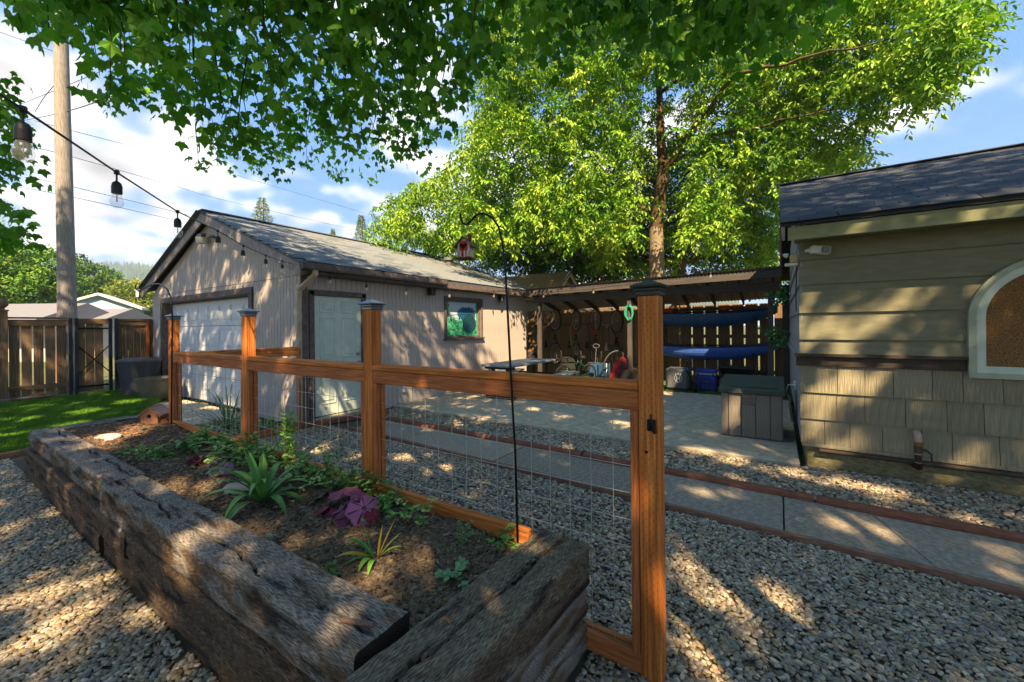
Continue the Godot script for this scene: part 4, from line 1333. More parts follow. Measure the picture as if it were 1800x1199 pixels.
# ---------------------------------------------------------------- raised bed
func soil_y(x, z): return 0.425 + 0.03 * noise.get_noise_2d(x * 1.3, z * 1.3) + 0.014 * noise.get_noise_2d(x * 6, z * 6) + 0.035 * clampf((-5.0 - x) / 1.5, 0, 1)
func build_bed():
	var b = thing("raised_bed", Vector3(-3.8, 0, -1.3), "raised garden bed of cracked weathered railway ties", "garden bed")
	var zc = -0.90
	part(b, "top_timber", timber(2.78, 0.225, 0.18, 3, Vector3(-5.36, 0.395, zc - 0.02), 0.008, -0.004), M.tie_top, "far top timber")
	part(b, "top_timber", timber(2.74, 0.235, 0.195, 8, Vector3(-2.51, 0.41, zc), 0.012, 0.003), M.tie_top, "long top timber with a deep crack")
	part(b, "side_timber", timber(3.5, 0.2, 0.147, 12, Vector3(-5.1, 0.225, zc + 0.035), 0.0, 0.0, "8f7860", "806952"), M.tie_dark)
	part(b, "side_timber", timber(2.17, 0.2, 0.147, 15, Vector3(-2.255, 0.232, zc + 0.028), 0.0, 0.0, "8f7860", "806952"), M.tie_dark)
	part(b, "side_timber", timber(2.9, 0.2, 0.137, 17, Vector3(-5.4, 0.07, zc + 0.03), 0.0, 0.0, "8f7860", "806952"), M.tie_dark)
	part(b, "side_timber", timber(2.75, 0.2, 0.137, 19, Vector3(-2.53, 0.07, zc + 0.012), 0.0, 0.0, "8f7860", "806952"), M.tie_dark)
	# end of the bed by the corner post
	part(b, "end_timber", timber(1.22, 0.27, 0.2, 23, Vector3(-0.925, 0.42, -1.2), PI / 2 - 0.05, 0.0, "a39a82", "8a7862"), M.tie_end, "mossy end timber by the corner post")
	part(b, "end_timber", timber(1.2, 0.22, 0.145, 27, Vector3(-0.915, 0.24, -1.21), PI / 2 - 0.05), M.tie_dark)
	part(b, "end_timber", timber(1.2, 0.22, 0.145, 29, Vector3(-0.91, 0.08, -1.2), PI / 2 - 0.05), M.tie_dark)
	# far end
	part(b, "end_timber", timber(1.0, 0.2, 0.19, 41, Vector3(-6.68, 0.40, -1.5), PI / 2 + 0.03), M.tie_dark)
	part(b, "end_timber", timber(1.0, 0.2, 0.3, 43, Vector3(-6.67, 0.155, -1.5), PI / 2 + 0.03), M.tie_dark)
	# bent iron spike on the top
	var w = MB.new()
	w.tube([Vector3(-1.30, 0.40, -0.86), Vector3(-1.30, 0.515, -0.86), Vector3(-1.295, 0.522, -0.865), Vector3(-1.18, 0.526, -0.905)], [0.008, 0.008, 0.009, 0.0095], 8)
	var sp = thing("iron_spike", Vector3(-1.24, 0.5, -0.88), "bent rusty iron spike in the top of the cracked timber", "spike")
	part(sp, "shank", w, mat("rusty_iron", "4a2f22", "6b5546", "84766b", 0.6, Vector3(20, 20, 20), "rough"))
	w = MB.new()
	w.ball(Vector3(-3.46, 0.30, -0.775), Vector3(0.02, 0.02, 0.014))
	sp = thing("bolt_head", Vector3(-3.46, 0.3, -0.78), "round bolt head on the side of the railway ties", "bolt")
	part(sp, "head", w, M.steel)
	# soil
	var nx = 190
	var nz = 34
	w = MB.new()
	var P = func(i, j):
		var x = lerpf(-6.62, -0.95, float(i) / nx)
		var z = lerpf(-1.86, -0.96, float(j) / nz)
		return Vector3(x, soil_y(x, z) + 0.006 * noise.get_noise_2d(x * 22, z * 22), z)
	for i in nx:
		for j in nz:
			w.quad(P.call(i, j), P.call(i + 1, j), P.call(i + 1, j + 1), P.call(i, j + 1), Vector3.UP)
	structure("soil", w, M.soil)
	# crumbs, bark and bits of straw
	var cm = pebble_mesh(9)
	var xf = []
	var cs = []
	for i in 15000:
		var p = Vector3(rr(-6.55, -1.06), 0, rr(-1.82, -1.0))
		p.y = soil_y(p.x, p.z) + 0.002
		var near = clampf((p.x + 6.5) / 5.5, 0, 1)
		var r = lerpf(0.0075, 0.0048, near) * rr(0.4, 1.5)
		if rng.randf() < 0.03: r *= 2.0
		var bs = Basis(Vector3.UP, rr(0, TAU)) * Basis(Vector3(1, 0, 0), rr(-0.6, 0.6))
		var chip = rng.randf() < 0.22
		bs = bs * Basis.from_scale(Vector3(r * (2.6 if chip else 1.2), r * (0.4 if chip else 0.8), r * 0.9))
		xf.append(Transform3D(bs, p))
		var t = ["463a2c", "5a4c3a", "6a5b46", "382d21", "786850"][rng.randi() % 5]
		if chip: t = ["7a6242", "8d7450", "5f4a30", "a08a62"][rng.randi() % 4]
		if p.x < -5.0 and rng.randf() < 0.6: t = ["8a5f38", "74492a", "a37847", "5c3b22"][rng.randi() % 4]
		cs.append(jit(lin(t), 0.25))
	var o = many(self, "soil_crumbs", cm, M.pebble, xf, cs)
	o.set_meta("label", "loose crumbs and bark chips on the bed soil")
	o.set_meta("category", "soil")
	# stones lying in the bed
	for q in [[190, 768, 0.16, 0.018, 0.10, "pale flat stone slab on the far sunny soil of the bed", "a8a39a"], [418, 853, 0.12, 0.02, 0.08, "pale flat stone behind the broad-leaved plant", "8f8c82"], [474, 937, 0.038, 0.016, 0.016, "small blue green oval stone by the timber", "4f6a66"], [288, 742, 0.07, 0.035, 0.05, "reddish lump of bark below the wooden bird box", "8a5234"]]:
		var p = on_y(q[0], q[1], 0.45)
		p.y = soil_y(p.x, p.z)
		var t = thing("stone", p, q[5], "stone")
		w = MB.new()
		var nn = FastNoiseLite.new()
		nn.seed = int(q[0])
		nn.frequency = 1.4
		var S = 14
		for i in 8:
			for k in S:
				var c = []
				for e in [[0, 0], [0, 1], [1, 1], [1, 0]]:
					var th = PI * (i + e[0]) / 8.0
					var ph = TAU * ((k + e[1]) % S) / S
					var d = Vector3(sin(th) * cos(ph), cos(th), sin(th) * sin(ph))
					d *= 1.0 + 0.45 * nn.get_noise_3d(d.x * 1.3, d.y * 1.3, d.z * 1.3)
					c.append(p + Vector3(d.x * q[2], clampf(d.y * 1.5, -1, 1) * q[3] + 0.004, d.z * q[4]))
				w.quad(c[0], c[1], c[2], c[3], Vector3(sin(PI * (i + 0.5) / 8) * cos(TAU * (k + 0.5) / S), cos(PI * (i + 0.5) / 8), sin(PI * (i + 0.5) / 8) * sin(TAU * (k + 0.5) / S)))
		part(t, "stone", w, mat("stone" + q[6], q[6], Color(q[6]).lightened(0.08).to_html(false), Color(q[6]).lightened(0.16).to_html(false), 0.85, Vector3(6, 6, 6), "rough", 0.2))

# ---------------------------------------------------------------- cedar and wire fence
func post_cap(parent, p: Vector3, m):
	var w = MB.new()
	w.box(p + Vector3(0, 0.008, 0), Vector3(0.104, 0.022, 0.104), Basis(), 0.004)
	w.box(p + Vector3(0, 0.026, 0), Vector3(0.114, 0.018, 0.114), Basis(), 0.007)
	w.box(p + Vector3(0, 0.0395, 0), Vector3(0.142, 0.009, 0.142), Basis(), 0.003)
	var t = p + Vector3(0, 0.073, 0)
	for k in 4:
		var a = Vector3(0.071, 0.044, 0.071).rotated(Vector3.UP, k * PI / 2)
		var b = Vector3(0.071, 0.044, 0.071).rotated(Vector3.UP, (k + 1) * PI / 2)
		w.tri(p + a, p + b, t, a + b)
	part(parent, "post_cap", w, m)
func wires(parent, a: Vector3, b: Vector3, ylo: Callable, yhi: float, along: Vector3):
	var w = MB.new()
	var l = (b - a).length()
	var n = int(l / 0.107)
	for i in n + 1:
		var p = a + along * (l * i / n)
		w.tube([Vector3(p.x, ylo.call(p), p.z), Vector3(p.x, yhi, p.z)], 0.0019, 5, false)
	var y = yhi - 0.03
	var dn = Vector3(0.0, 0, 0.003)
	while y > 0.12:
		var p0 = a
		var p1 = b
		if y < ylo.call(a + along * 0.05): p0 = a + along * (l * 0.62)
		if y > ylo.call((p0 + p1) / 2): w.tube([Vector3(p0.x, y, p0.z) + dn, Vector3(p1.x, y, p1.z) + dn], 0.0019, 5, false)
		y -= 0.1235
	part(parent, "wire_mesh", w, M.wire)
func build_wire_fence():
	var z = -1.84
	var f = thing("garden_fence", Vector3(-3.3, 0, z), "orange cedar post and rail fence with welded wire along the raised bed", "fence")
	var px = [-6.05, -4.185, -2.38, -0.475]
	var black = mat("black_post_cap", "2b2d2a", "363934", "42443d", 0.5, Vector3(3, 3, 3), "rough")
	var metal = flat("pewter_post_cap", "6d757c", 0.35, 0.75)
	for i in 4:
		var w = MB.new()
		w.box(Vector3(px[i], 0.84, z), Vector3(0.089, 1.69, 0.089), Basis(), 0.006)
		var po = part(f, "post", w, M.cedar_y, "corner post with black cap and latch" if i == 3 else "")
		# rows of incising slits on the faces
		w = MB.new()
		for r in 46:
			for k in 5:
				var y = 0.06 + r * 0.035 + (k % 2) * 0.017
				var q = -0.03 + k * 0.015
				w.box(Vector3(px[i] + q, y, z + 0.0446), Vector3(0.0016, 0.010, 0.0006))
				w.box(Vector3(px[i] + 0.0446, y, z + q), Vector3(0.0006, 0.010, 0.0016))
		part(po, "incision_marks", w, flat("dark_slit", "4a2510", 0.9))
		post_cap(po, Vector3(px[i], 1.682, z), black if i == 3 else metal)
	for i in 3:
		var a = px[i] + 0.046
		var b = px[i + 1] - 0.046
		var w = MB.new()
		w.box(Vector3((a + b) / 2, 1.283, z), Vector3(b - a, 0.038, 0.089), Basis(), 0.005)
		part(f, "cap_rail", w, M.cedar_x)
		w = MB.new()
		w.box(Vector3((a + b) / 2, 1.2185, z + 0.021), Vector3(b - a, 0.087, 0.036), Basis(), 0.004)
		part(f, "top_rail", w, M.cedar2_x)
		w = MB.new()
		w.box(Vector3((a + b) / 2, 1.2185, z - 0.021), Vector3(b - a, 0.087, 0.036), Basis(), 0.004)
		part(f, "top_rail", w, M.cedar2_x)
		for s in [[a + 0.02, 1], [b - 0.02, -1]]:
			for zz in [0.021, -0.021]:
				w = MB.new()
				var y0 = 0.50 if i < 2 or s[1] > 0 else 0.09
				w.box(Vector3(s[0], (y0 + 1.173) / 2, z + zz), Vector3(0.036, 1.173 - y0, 0.036), Basis(), 0.003)
				part(f, "side_batten", w, M.cedar2_y)
		var be = b if i < 2 else -1.09
		w = MB.new()
		w.box(Vector3((a + be) / 2, 0.425, z + 0.03), Vector3(be - a, 0.145, 0.04), Basis(), 0.005)
		part(f, "bottom_rail", w, M.cedar_x)
		var lo = func(p): return 0.44
		if i == 2:
			lo = func(p): return 0.44 if p.x < -1.12 else 0.08
			for zz in [0.021, -0.021]:
				w = MB.new()
				w.box(Vector3(-0.73, 0.055, z + zz), Vector3(0.44, 0.087, 0.036), Basis(), 0.004)
				part(f, "bottom_rail", w, M.cedar2_x)
		wires(f, Vector3(a + 0.02, 0, z), Vector3(b - 0.02, 0, z), lo, 1.19, Vector3.RIGHT)
	# gate latch on the corner post
	var w = MB.new()
	w.box(Vector3(px[3] + 0.012, 1.12, z + 0.05), Vector3(0.035, 0.05, 0.012), Basis(), 0.003)
	w.tube([Vector3(px[3] + 0.002, 1.10, z + 0.06), Vector3(px[3] + 0.015, 1.13, z + 0.068), Vector3(px[3] + 0.012, 1.17, z + 0.062)], 0.004, 6)
	w.box(Vector3(px[3] + 0.022, 1.118, z + 0.062), Vector3(0.012, 0.06, 0.014), Basis(Vector3(0, 0, 1), 0.3), 0.002)
	part(f, "latch", w, M.blackmetal)
	w = MB.new()
	w.ball(Vector3(px[3] - 0.012, 1.0, z + 0.045), Vector3(0.007, 0.007, 0.003))
	part(f, "screw", w, M.blackmetal)
	# return panel to the garage corner
	var x = -6.19
	var r = thing("garden_fence", Vector3(x, 0, -2.7), "short cedar and wire fence panel joining the garage corner", "fence")
	for q in [[1.283, 0.038, 0.089, 0.0], [1.2185, 0.087, 0.036, 0.021]]:
		w = MB.new()
		w.box(Vector3(x + q[3], q[0] - 0.02, -2.66), Vector3(q[2], q[1], 1.5), Basis(), 0.005)
		part(r, "top_rail", w, M.cedar_z)
	w = MB.new()
	w.box(Vector3(x, 0.63, -3.42), Vector3(0.07, 1.25, 0.036), Basis(), 0.003)
	part(r, "side_batten", w, M.cedar2_y)
	w = MB.new()
	w.box(Vector3(x, 0.63, -1.93), Vector3(0.07, 1.25, 0.036), Basis(), 0.003)
	part(r, "side_batten", w, M.cedar2_y)
	w = MB.new()
	w.box(Vector3(x, 0.06, -2.66), Vector3(0.04, 0.09, 1.5), Basis(), 0.005)
	part(r, "bottom_rail", w, M.cedar2_z)
	wires(r, Vector3(x, 0, -1.95), Vector3(x, 0, -3.40), func(p): return 0.08, 1.18, Vector3(0, 0, -1))

# ---------------------------------------------------------------- things on the patio and in the carport
func wheel(parent, c: Vector3, ax: Vector3, R: float, xf: Transform3D, fat := 0.024):
	var u = ax.cross(Vector3.UP).normalized()
	var v = ax.cross(u)
	var ring = func(r):
		var p = []
		for k in 29: p.append(xf * (c + (u * cos(TAU * k / 28.0) + v * sin(TAU * k / 28.0)) * r))
		return p
	var w = MB.new()
	w.tube(ring.call(R - fat), fat, 8, false)
	var wh = part(parent, "wheel", w, M.rubber)
	w = MB.new()
	w.tube(ring.call(R - fat * 2.0), 0.009, 6, false)
	part(wh, "rim", w, M.steel)
	w = MB.new()
	for k in 14:
		var a = TAU * k / 14.0
		w.tube([xf * (c + ax * (0.02 if k % 2 else -0.02)), xf * (c + (u * cos(a) + v * sin(a)) * (R - fat * 2))], 0.0016, 3, false)
	w.tube([xf * (c - ax * 0.04), xf * (c + ax * 0.04)], 0.018, 8)
	part(wh, "spokes", w, M.steel)
func bicycle(label: String, xf: Transform3D, col: String, col2: String, drop := false, R := 0.33, group := "bicycles under the carport"):
	var b = thing("bicycle", xf.origin, label, "bicycle", group)
	var s = R / 0.33
	var fm = flat("paint" + col, col, 0.35)
	var fm2 = flat("paint" + col2, col2, 0.35)
	var ra = Vector3(-0.5, R, 0) * Vector3(s, 1, 1)
	var fa = Vector3(0.52, R, 0) * Vector3(s, 1, 1)
	var bb = Vector3(-0.06, 0.29, 0) * s
	var st = Vector3(-0.2, 0.72, 0) * s
	var hb = Vector3(0.36, 0.62, 0) * s
	var ht = Vector3(0.33, 0.77, 0) * s
	var T = func(a): return xf * a
	var w = MB.new()
	w.tube([T.call(bb), T.call(hb)], 0.021 * s, 7)
	w.tube([T.call(hb), T.call(ht)], 0.022 * s, 7)
	part(b, "frame", w, fm)
	w = MB.new()
	w.tube([T.call(st), T.call(ht)], 0.017 * s, 7)
	w.tube([T.call(bb), T.call(st), T.call(st + Vector3(-0.04, 0.13, 0) * s)], 0.016 * s, 7)
	for z in [-0.05, 0.05]:
		w.tube([T.call(bb + Vector3(0, 0, z * 0.5)), T.call(ra + Vector3(0, 0, z))], 0.01, 5)
		w.tube([T.call(st + Vector3(0, 0, z * 0.4)), T.call(ra + Vector3(0, 0, z))], 0.009, 5)
	part(b, "rear_frame", w, fm2)
	w = MB.new()
	for z in [-0.05, 0.05]:
		w.tube([T.call(hb), T.call(hb + Vector3(0.01, -0.04, z)), T.call(fa + Vector3(0, 0, z))], 0.013, 6)
	part(b, "fork", w, fm2)
	w = MB.new()
	var hs = ht + Vector3(0.03, 0.1, 0) * s
	w.tube([T.call(ht), T.call(hs)], 0.014, 6)
	if drop:
		for z in [-1.0, 1.0]:
			w.tube([T.call(hs), T.call(hs + Vector3(0.07, 0.0, z * 0.02)), T.call(hs + Vector3(0.07, 0, z * 0.2)), T.call(hs + Vector3(0.15, -0.02, z * 0.21)), T.call(hs + Vector3(0.14, -0.11, z * 0.21)), T.call(hs + Vector3(0.05, -0.13, z * 0.21))], 0.015, 6)
	else:
		for z in [-1.0, 1.0]:
			w.tube([T.call(hs), T.call(hs + Vector3(0.05, 0.03, z * 0.1)), T.call(hs + Vector3(0.0, 0.05, z * 0.3))], 0.012, 6)
	part(b, "handlebar", w, flat("bar_grey", "9a9a98", 0.5) if drop else M.black)
	w = MB.new()
	w.ball(T.call(st + Vector3(-0.06, 0.16, 0) * s), Vector3(0.11, 0.11, 0.11) * 0.55, 8, 5)
	w.tube([T.call(st + Vector3(-0.14, 0.165, 0) * s), T.call(st + Vector3(0.09, 0.16, 0) * s)], [0.06, 0.02], 8)
	part(b, "saddle", w, flat("pale_saddle", "b5b3ad", 0.5) if drop else M.black)
	w = MB.new()
	w.tube([T.call(bb + Vector3(0, 0, 0.045)), T.call(bb + Vector3(0, 0, 0.052))], 0.085, 18)
	w.tube([T.call(bb + Vector3(0, 0, 0.06)), T.call(bb + Vector3(0.12, -0.11, 0.06))], 0.01, 5)
	w.tube([T.call(bb + Vector3(0, 0, -0.06)), T.call(bb + Vector3(-0.12, 0.11, -0.06))], 0.01, 5)
	w.tube([T.call(bb + Vector3(0.12, -0.11, 0.05)), T.call(bb + Vector3(0.12, -0.11, 0.14))], 0.016, 6)
	w.tube([T.call(bb + Vector3(-0.12, 0.11, -0.05)), T.call(bb + Vector3(-0.12, 0.11, -0.14))], 0.016, 6)
	part(b, "crank", w, M.blackmetal)
	wheel(b, ra, Vector3(0, 0, 1), R, xf)
	wheel(b, fa, Vector3(0, 0, 1), R, xf)
	return b
func kayak(label: String, x0: float, x1: float, y: float, z: float, col: String, deck: String):
	var k = thing("kayak", Vector3((x0 + x1) / 2, y, z), label, "kayak", "kayaks on the back fence")
	var hull = MB.new()
	var dk = MB.new()
	var n = 34
	var S = 14
	var sec = func(i, j):
		var t = float(i) / n
		var e = pow(sin(PI * clampf(t, 0.012, 0.988)), 0.45)
		var a = PI * j / S
		var lift = 0.09 * pow(absf(t - 0.5) * 2, 3)
		return Vector3(lerpf(x0, x1, t), y + lift - sin(a) * 0.33 * pow(e, 0.8), z + cos(a) * 0.31 * e)
	for i in n:
		for j in S:
			var c = (sec.call(i, j) + sec.call(i + 1, j + 1)) / 2
			hull.quad(sec.call(i, j), sec.call(i + 1, j), sec.call(i + 1, j + 1), sec.call(i, j + 1), c - Vector3(c.x, y + 0.05, z))
		for j in 8:
			var D = func(ii, jj):
				var a = sec.call(ii, 0)
				var b = sec.call(ii, S)
				var q = jj / 8.0
				return a.lerp(b, q) + Vector3(0, 0.07 * sin(PI * q) * (0.25 if ii > 12 and ii < 22 else 1.0), 0)
			dk.quad(D.call(i, j), D.call(i + 1, j), D.call(i + 1, j + 1), D.call(i, j + 1), Vector3.UP)
	part(k, "hull", hull, mat("hull" + col, col, Color(col).lightened(0.04).to_html(false), Color(col).lightened(0.1).to_html(false), 0.4, Vector3(1, 2, 2), "rough"))
	part(k, "deck", dk, flat("deck" + deck, deck, 0.45))
	var w = MB.new()
	var rim = []
	for i in 25:
		var a = TAU * i / 24.0
		rim.append(Vector3((x0 + x1) / 2 + cos(a) * 0.42, y + 0.05, z + sin(a) * 0.22))
	w.tube(rim, 0.014, 6, false)
	part(k, "cockpit_rim", w, M.black)
	for sx in [x0 + 0.9, x1 - 0.5]:
		var h = thing("wall_bracket", Vector3(sx, y - 0.25, z - 0.35), "steel bracket holding the %s kayak near its %s end" % ["upper" if y > 1.3 else "lower", "hidden" if sx < -1.5 else "open"], "bracket", "kayak brackets")
		w = MB.new()
		w.tube([Vector3(sx, y + 0.05, -11.92), Vector3(sx, y - 0.22, -11.9), Vector3(sx, y - 0.21, z + 0.1), Vector3(sx, y - 0.1, z + 0.33)], 0.012, 6)
		part(h, "arm", w, M.blackmetal)
	return k
func build_patio_things():
	# deck box
	var b = thing("deck_box", Vector3(-0.32, 0.04, -6.65), "taupe resin deck box with dark green sloping lid", "storage box")
	var w = MB.new()
	var y0 = 0.04
	w.box(Vector3(-0.325, 0.335, -6.63), Vector3(0.68, 0.57, 0.74), Basis(), 0.008)
	part(b, "body", w, M.boxbody)
	var xs = [-0.675, -0.585, -0.43, -0.265, -0.10, 0.025]
	for i in 5:
		w = MB.new()
		if i == 2:
			w.box(Vector3((xs[i] + xs[i + 1]) / 2, 0.265, -6.245), Vector3(xs[i + 1] - xs[i] - 0.008, 0.43, 0.022), Basis(), 0.004)
			w.box(Vector3((xs[i] + xs[i + 1]) / 2, 0.595, -6.245), Vector3(xs[i + 1] - xs[i] - 0.008, 0.055, 0.022), Basis(), 0.004)
			w.box(Vector3((xs[i] + xs[i + 1]) / 2, 0.502, -6.252), Vector3(xs[i + 1] - xs[i] - 0.008, 0.02, 0.03), Basis(), 0.004)
		else:
			w.box(Vector3((xs[i] + xs[i + 1]) / 2, 0.335, -6.245), Vector3(xs[i + 1] - xs[i] - 0.008, 0.575, 0.022), Basis(), 0.004)
		part(b, "panel", w, M.boxbody)
	for i in 4:
		w = MB.new()
		w.box(Vector3(0.024, 0.335, -6.33 - i * 0.185), Vector3(0.022, 0.575, 0.175), Basis(), 0.004)
		part(b, "panel", w, M.boxbody)
	w = MB.new()
	w.box(Vector3(-0.325, 0.05, -6.245), Vector3(0.71, 0.02, 0.03))
	part(b, "base", w, M.boxlid)
	w = MB.new()
	var yz = Transform3D(Basis(Vector3(0, 0, 1), Vector3(0, 1, 0), Vector3(1, 0, 0)), Vector3.ZERO)
	w.prism([Vector2(-6.2, 0.635), Vector2(-6.2, 0.68), Vector2(-6.24, 0.695), Vector2(-7.0, 0.80), Vector2(-7.04, 0.79), Vector2(-7.04, 0.635)], -0.70, 0.055, yz)
	part(b, "lid", w, M.boxlid)
	for z in [-6.4]:
		w = MB.new()
		w.prism([Vector2(-6.3, 0.708), Vector2(-6.95, 0.798), Vector2(-6.95, 0.802), Vector2(-6.3, 0.712)], -0.62, -0.03, yz)
		part(b, "lid_panel", w, M.boxlid)
	# picnic table
	var t = thing("picnic_table", Vector3(-4.9, 0.04, -7.9), "grey topped picnic table with black steel legs beside the garage", "table")
	w = MB.new()
	w.box(Vector3(-4.93, 0.74, -7.85), Vector3(0.78, 0.045, 1.95), Basis(), 0.008)
	part(t, "table_top", w, M.tabletop)
	for z in [-7.0, -8.7]:
		w = MB.new()
		for x in [-5.08, -4.72]:
			w.bar(Vector3(x, 0.72, z), Vector3(x, 0.045, z), 0.06, 0.06, Vector3.RIGHT, 0.004)
			w.bar(Vector3(x - 0.2, 0.07, z), Vector3(x + 0.2, 0.07, z), 0.05, 0.05, Vector3.UP, 0.004)
		w.bar(Vector3(-5.3, 0.69, z), Vector3(-4.55, 0.69, z), 0.05, 0.05)
		part(t, "leg_frame", w, M.black)
	for x in [-5.72, -4.2]:
		w = MB.new()
		w.box(Vector3(x, 0.44, -8.2), Vector3(0.29, 0.045, 1.75), Basis(), 0.008)
		part(t, "bench", w, M.tabletop)
		for z in [-7.5, -8.9]:
			w = MB.new()
			w.bar(Vector3(x - 0.1, 0.42, z), Vector3(x - 0.1, 0.045, z), 0.04, 0.04, Vector3.RIGHT)
			w.bar(Vector3(x + 0.1, 0.42, z), Vector3(x + 0.1, 0.045, z), 0.04, 0.04, Vector3.RIGHT)
			w.bar(Vector3(x - 0.12, 0.06, z), Vector3(x + 0.12, 0.06, z), 0.04, 0.03)
			w.bar(Vector3(x, 0.40, z), Vector3(-4.95, 0.40, z), 0.04, 0.04)
			part(t, "bench_leg", w, M.black)
	# hanging bicycles, front wheel up
	var hang = func(u, v, z, yaw):
		var p = on_z(u, v, z)
		# local: x forward is turned up; the front axle comes to p
		var bs = Basis(Vector3.UP, yaw) * Basis(Vector3(0, 0, 1), PI / 2)
		return Transform3D(bs, p - bs * Vector3(0.52, 0.33, 0))
	bicycle("black mountain bicycle hung by the garage end of the carport", hang.call(976, 563, -11.25, -0.5), "25282a", "2d3130")
	bicycle("bicycle with red and olive frame hung upright on the back fence", hang.call(1013, 563, -11.3, -0.72), "8a2a26", "8a8a4a")
	bicycle("bright red bicycle hung upright with fat front tyre", hang.call(1047, 562, -11.3, -0.68), "b3201c", "2a2a2c")
	bicycle("dark road bicycle with pale drop handlebars and saddle", hang.call(1084, 565, -11.3, -0.66), "2e2d33", "2c2c30", true)
	for i in 4:
		var p = on_z([976, 1013, 1047, 1084][i], 548, -11.3)
		var h = thing("bicycle_hook", Vector3(p.x, 2.0, -11.9), ["steel hook holding the black mountain bicycle", "steel hook holding the red and olive bicycle", "steel hook holding the bright red bicycle", "steel hook holding the road bicycle with drop bars"][i], "hook", "bicycle hooks")
		w = MB.new()
		w.tube([Vector3(p.x, 1.97, -11.96), Vector3(p.x, 2.0, -11.5), Vector3(p.x, 1.98, -11.3), Vector3(p.x, 2.02, -11.25)], 0.008, 6)
		part(h, "hook", w, M.blackmetal)
	# small green bicycle standing on the ground
	bicycle("small green bicycle standing beside the picnic bench", Transform3D(Basis(Vector3.UP, -2.1), on_y(1013, 676, 0.025)), "2f7a4a", "2a5a40", false, 0.26)
	bicycle("small child's bicycle with pink and green parts behind the middle post", Transform3D(Basis(Vector3.UP, -0.9), Vector3(-3.05, 0.025, -11.15)), "a83a58", "3f9a5a", false, 0.24)
	# dark stacked tyres behind
	for i in 3:
		var tt = thing("spare_tyre", Vector3(-5.75, 0.03 + i * 0.2, -11.45), "black car tyre, number %s from the ground in the stack" % ["one", "two", "three"][i], "tyre", "stacked car tyres")
		w = MB.new()
		w.lathe(Vector3(-5.45, 0.03 + i * 0.2, -11.5), [Vector2(0.2, 0.02), Vector2(0.24, 0.0), Vector2(0.30, 0.0), Vector2(0.33, 0.03), Vector2(0.33, 0.17), Vector2(0.30, 0.2), Vector2(0.24, 0.2), Vector2(0.2, 0.18)], 28)
		part(tt, "tread", w, M.rubber)
		w = MB.new()
		w.lathe(Vector3(-5.45, 0.03 + i * 0.2, -11.5), [Vector2(0.205, 0.02), Vector2(0.20, 0.1), Vector2(0.205, 0.18)], 28)
		part(tt, "inner_wall", w, M.black)
	# folding cart with two blue totes
	var c = thing("folding_cart", Vector3(-4.2, 0.03, -10.9), "folding utility cart carrying two blue totes", "cart")
	var co = on_y(1053, 671, 0.03)
	w = MB.new()
	for s in [-0.26, 0.26]:
		w.tube([co + Vector3(s, 0.12, 0.12), co + Vector3(s, 0.52, 0.12), co + Vector3(-s, 0.52, 0.12)], 0.012, 6)
		w.tube([co + Vector3(s, 0.12, -0.12), co + Vector3(s, 0.52, -0.12)], 0.012, 6)
		w.tube([co + Vector3(s, 0.12, 0.12), co + Vector3(s, 0.12, -0.12)], 0.012, 6)
	w.tube([co + Vector3(-0.26, 0.12, 0.12), co + Vector3(0.26, 0.12, 0.12)], 0.012, 6)
	w.tube([co + Vector3(-0.26, 0.12, -0.12), co + Vector3(0.26, 0.12, -0.12)], 0.012, 6)
	part(c, "frame", w, M.steel)
	w = MB.new()
	var hoop = []
	for k in 13: hoop.append(co + Vector3(-0.03 + cos(TAU * k / 12.0) * 0.09, 0.98 + sin(TAU * k / 12.0) * 0.055, 0.1))
	w.tube([co + Vector3(-0.06, 0.5, 0.12), co + Vector3(-0.03, 0.93, 0.1)], 0.011, 6)
	w.tube(hoop, 0.011, 6, false)
	part(c, "handle", w, M.grey_plastic)
	for s in [-0.13, 0.13]:
		w = MB.new()
		w.box(co + Vector3(s, 0.32, 0), Vector3(0.23, 0.36, 0.26), Basis(), 0.03)
		part(c, "tote", w, mat("blue_tote", "1a3450", "26496a", "3a6484", 0.5, Vector3(3, 3, 3), "rough"))
		for z in [-0.12, 0.12]:
			w = MB.new()
			w.lathe(co + Vector3(s * 1.7, 0.07, z), [Vector2(0.0, -0.015), Vector2(0.065, -0.015), Vector2(0.07, 0), Vector2(0.065, 0.015), Vector2(0, 0.015)], 16, Basis(Vector3(0, 0, 1), PI / 2) * Basis(Vector3.UP, 0))
			part(c, "caster", w, M.rubber)
	# red child carrier
	c = thing("child_trailer", Vector3(-3.75, 0.03, -11.0), "folded red bicycle trailer with grey bumper hoop", "bicycle trailer")
	co = on_y(1092, 676, 0.03)
	w = MB.new()
	w.prism([Vector2(-0.25, 0.22), Vector2(0.2, 0.14), Vector2(0.25, 0.45), Vector2(0.2, 0.68), Vector2(0.06, 0.73), Vector2(-0.1, 0.6)], -0.2, 0.2, Transform3D(Basis(), co))
	part(c, "cover", w, mat("red_cover", "4a1013", "68161a", "7d1f21", 0.7, Vector3(4, 4, 4), "rough", 0.2))
	w = MB.new()
	w.prism([Vector2(0.0, 0.34), Vector2(0.12, 0.3), Vector2(0.17, 0.6), Vector2(0.08, 0.66)], 0.2, 0.206, Transform3D(Basis(), co))
	part(c, "mesh_window", w, M.black)
	w = MB.new()
	for k in [0.0, 0.1]: w.box(co + Vector3(-0.14 + k * 2, 0.2 + k, 0.207), Vector3(0.14, 0.2, 0.01), Basis(Vector3(0, 0, 1), 0.15), 0.003)
	part(c, "pocket", w, flat("red_pocket", "8a2020", 0.7))
	w = MB.new()
	var ap = []
	for k in 13: ap.append(co + Vector3(-0.42 + 0.42 * (1 - cos(PI / 2 * k / 12.0)), 0.3 + 0.58 * sin(PI / 2 * k / 12.0), 0.22))
	w.tube(ap, 0.022, 8)
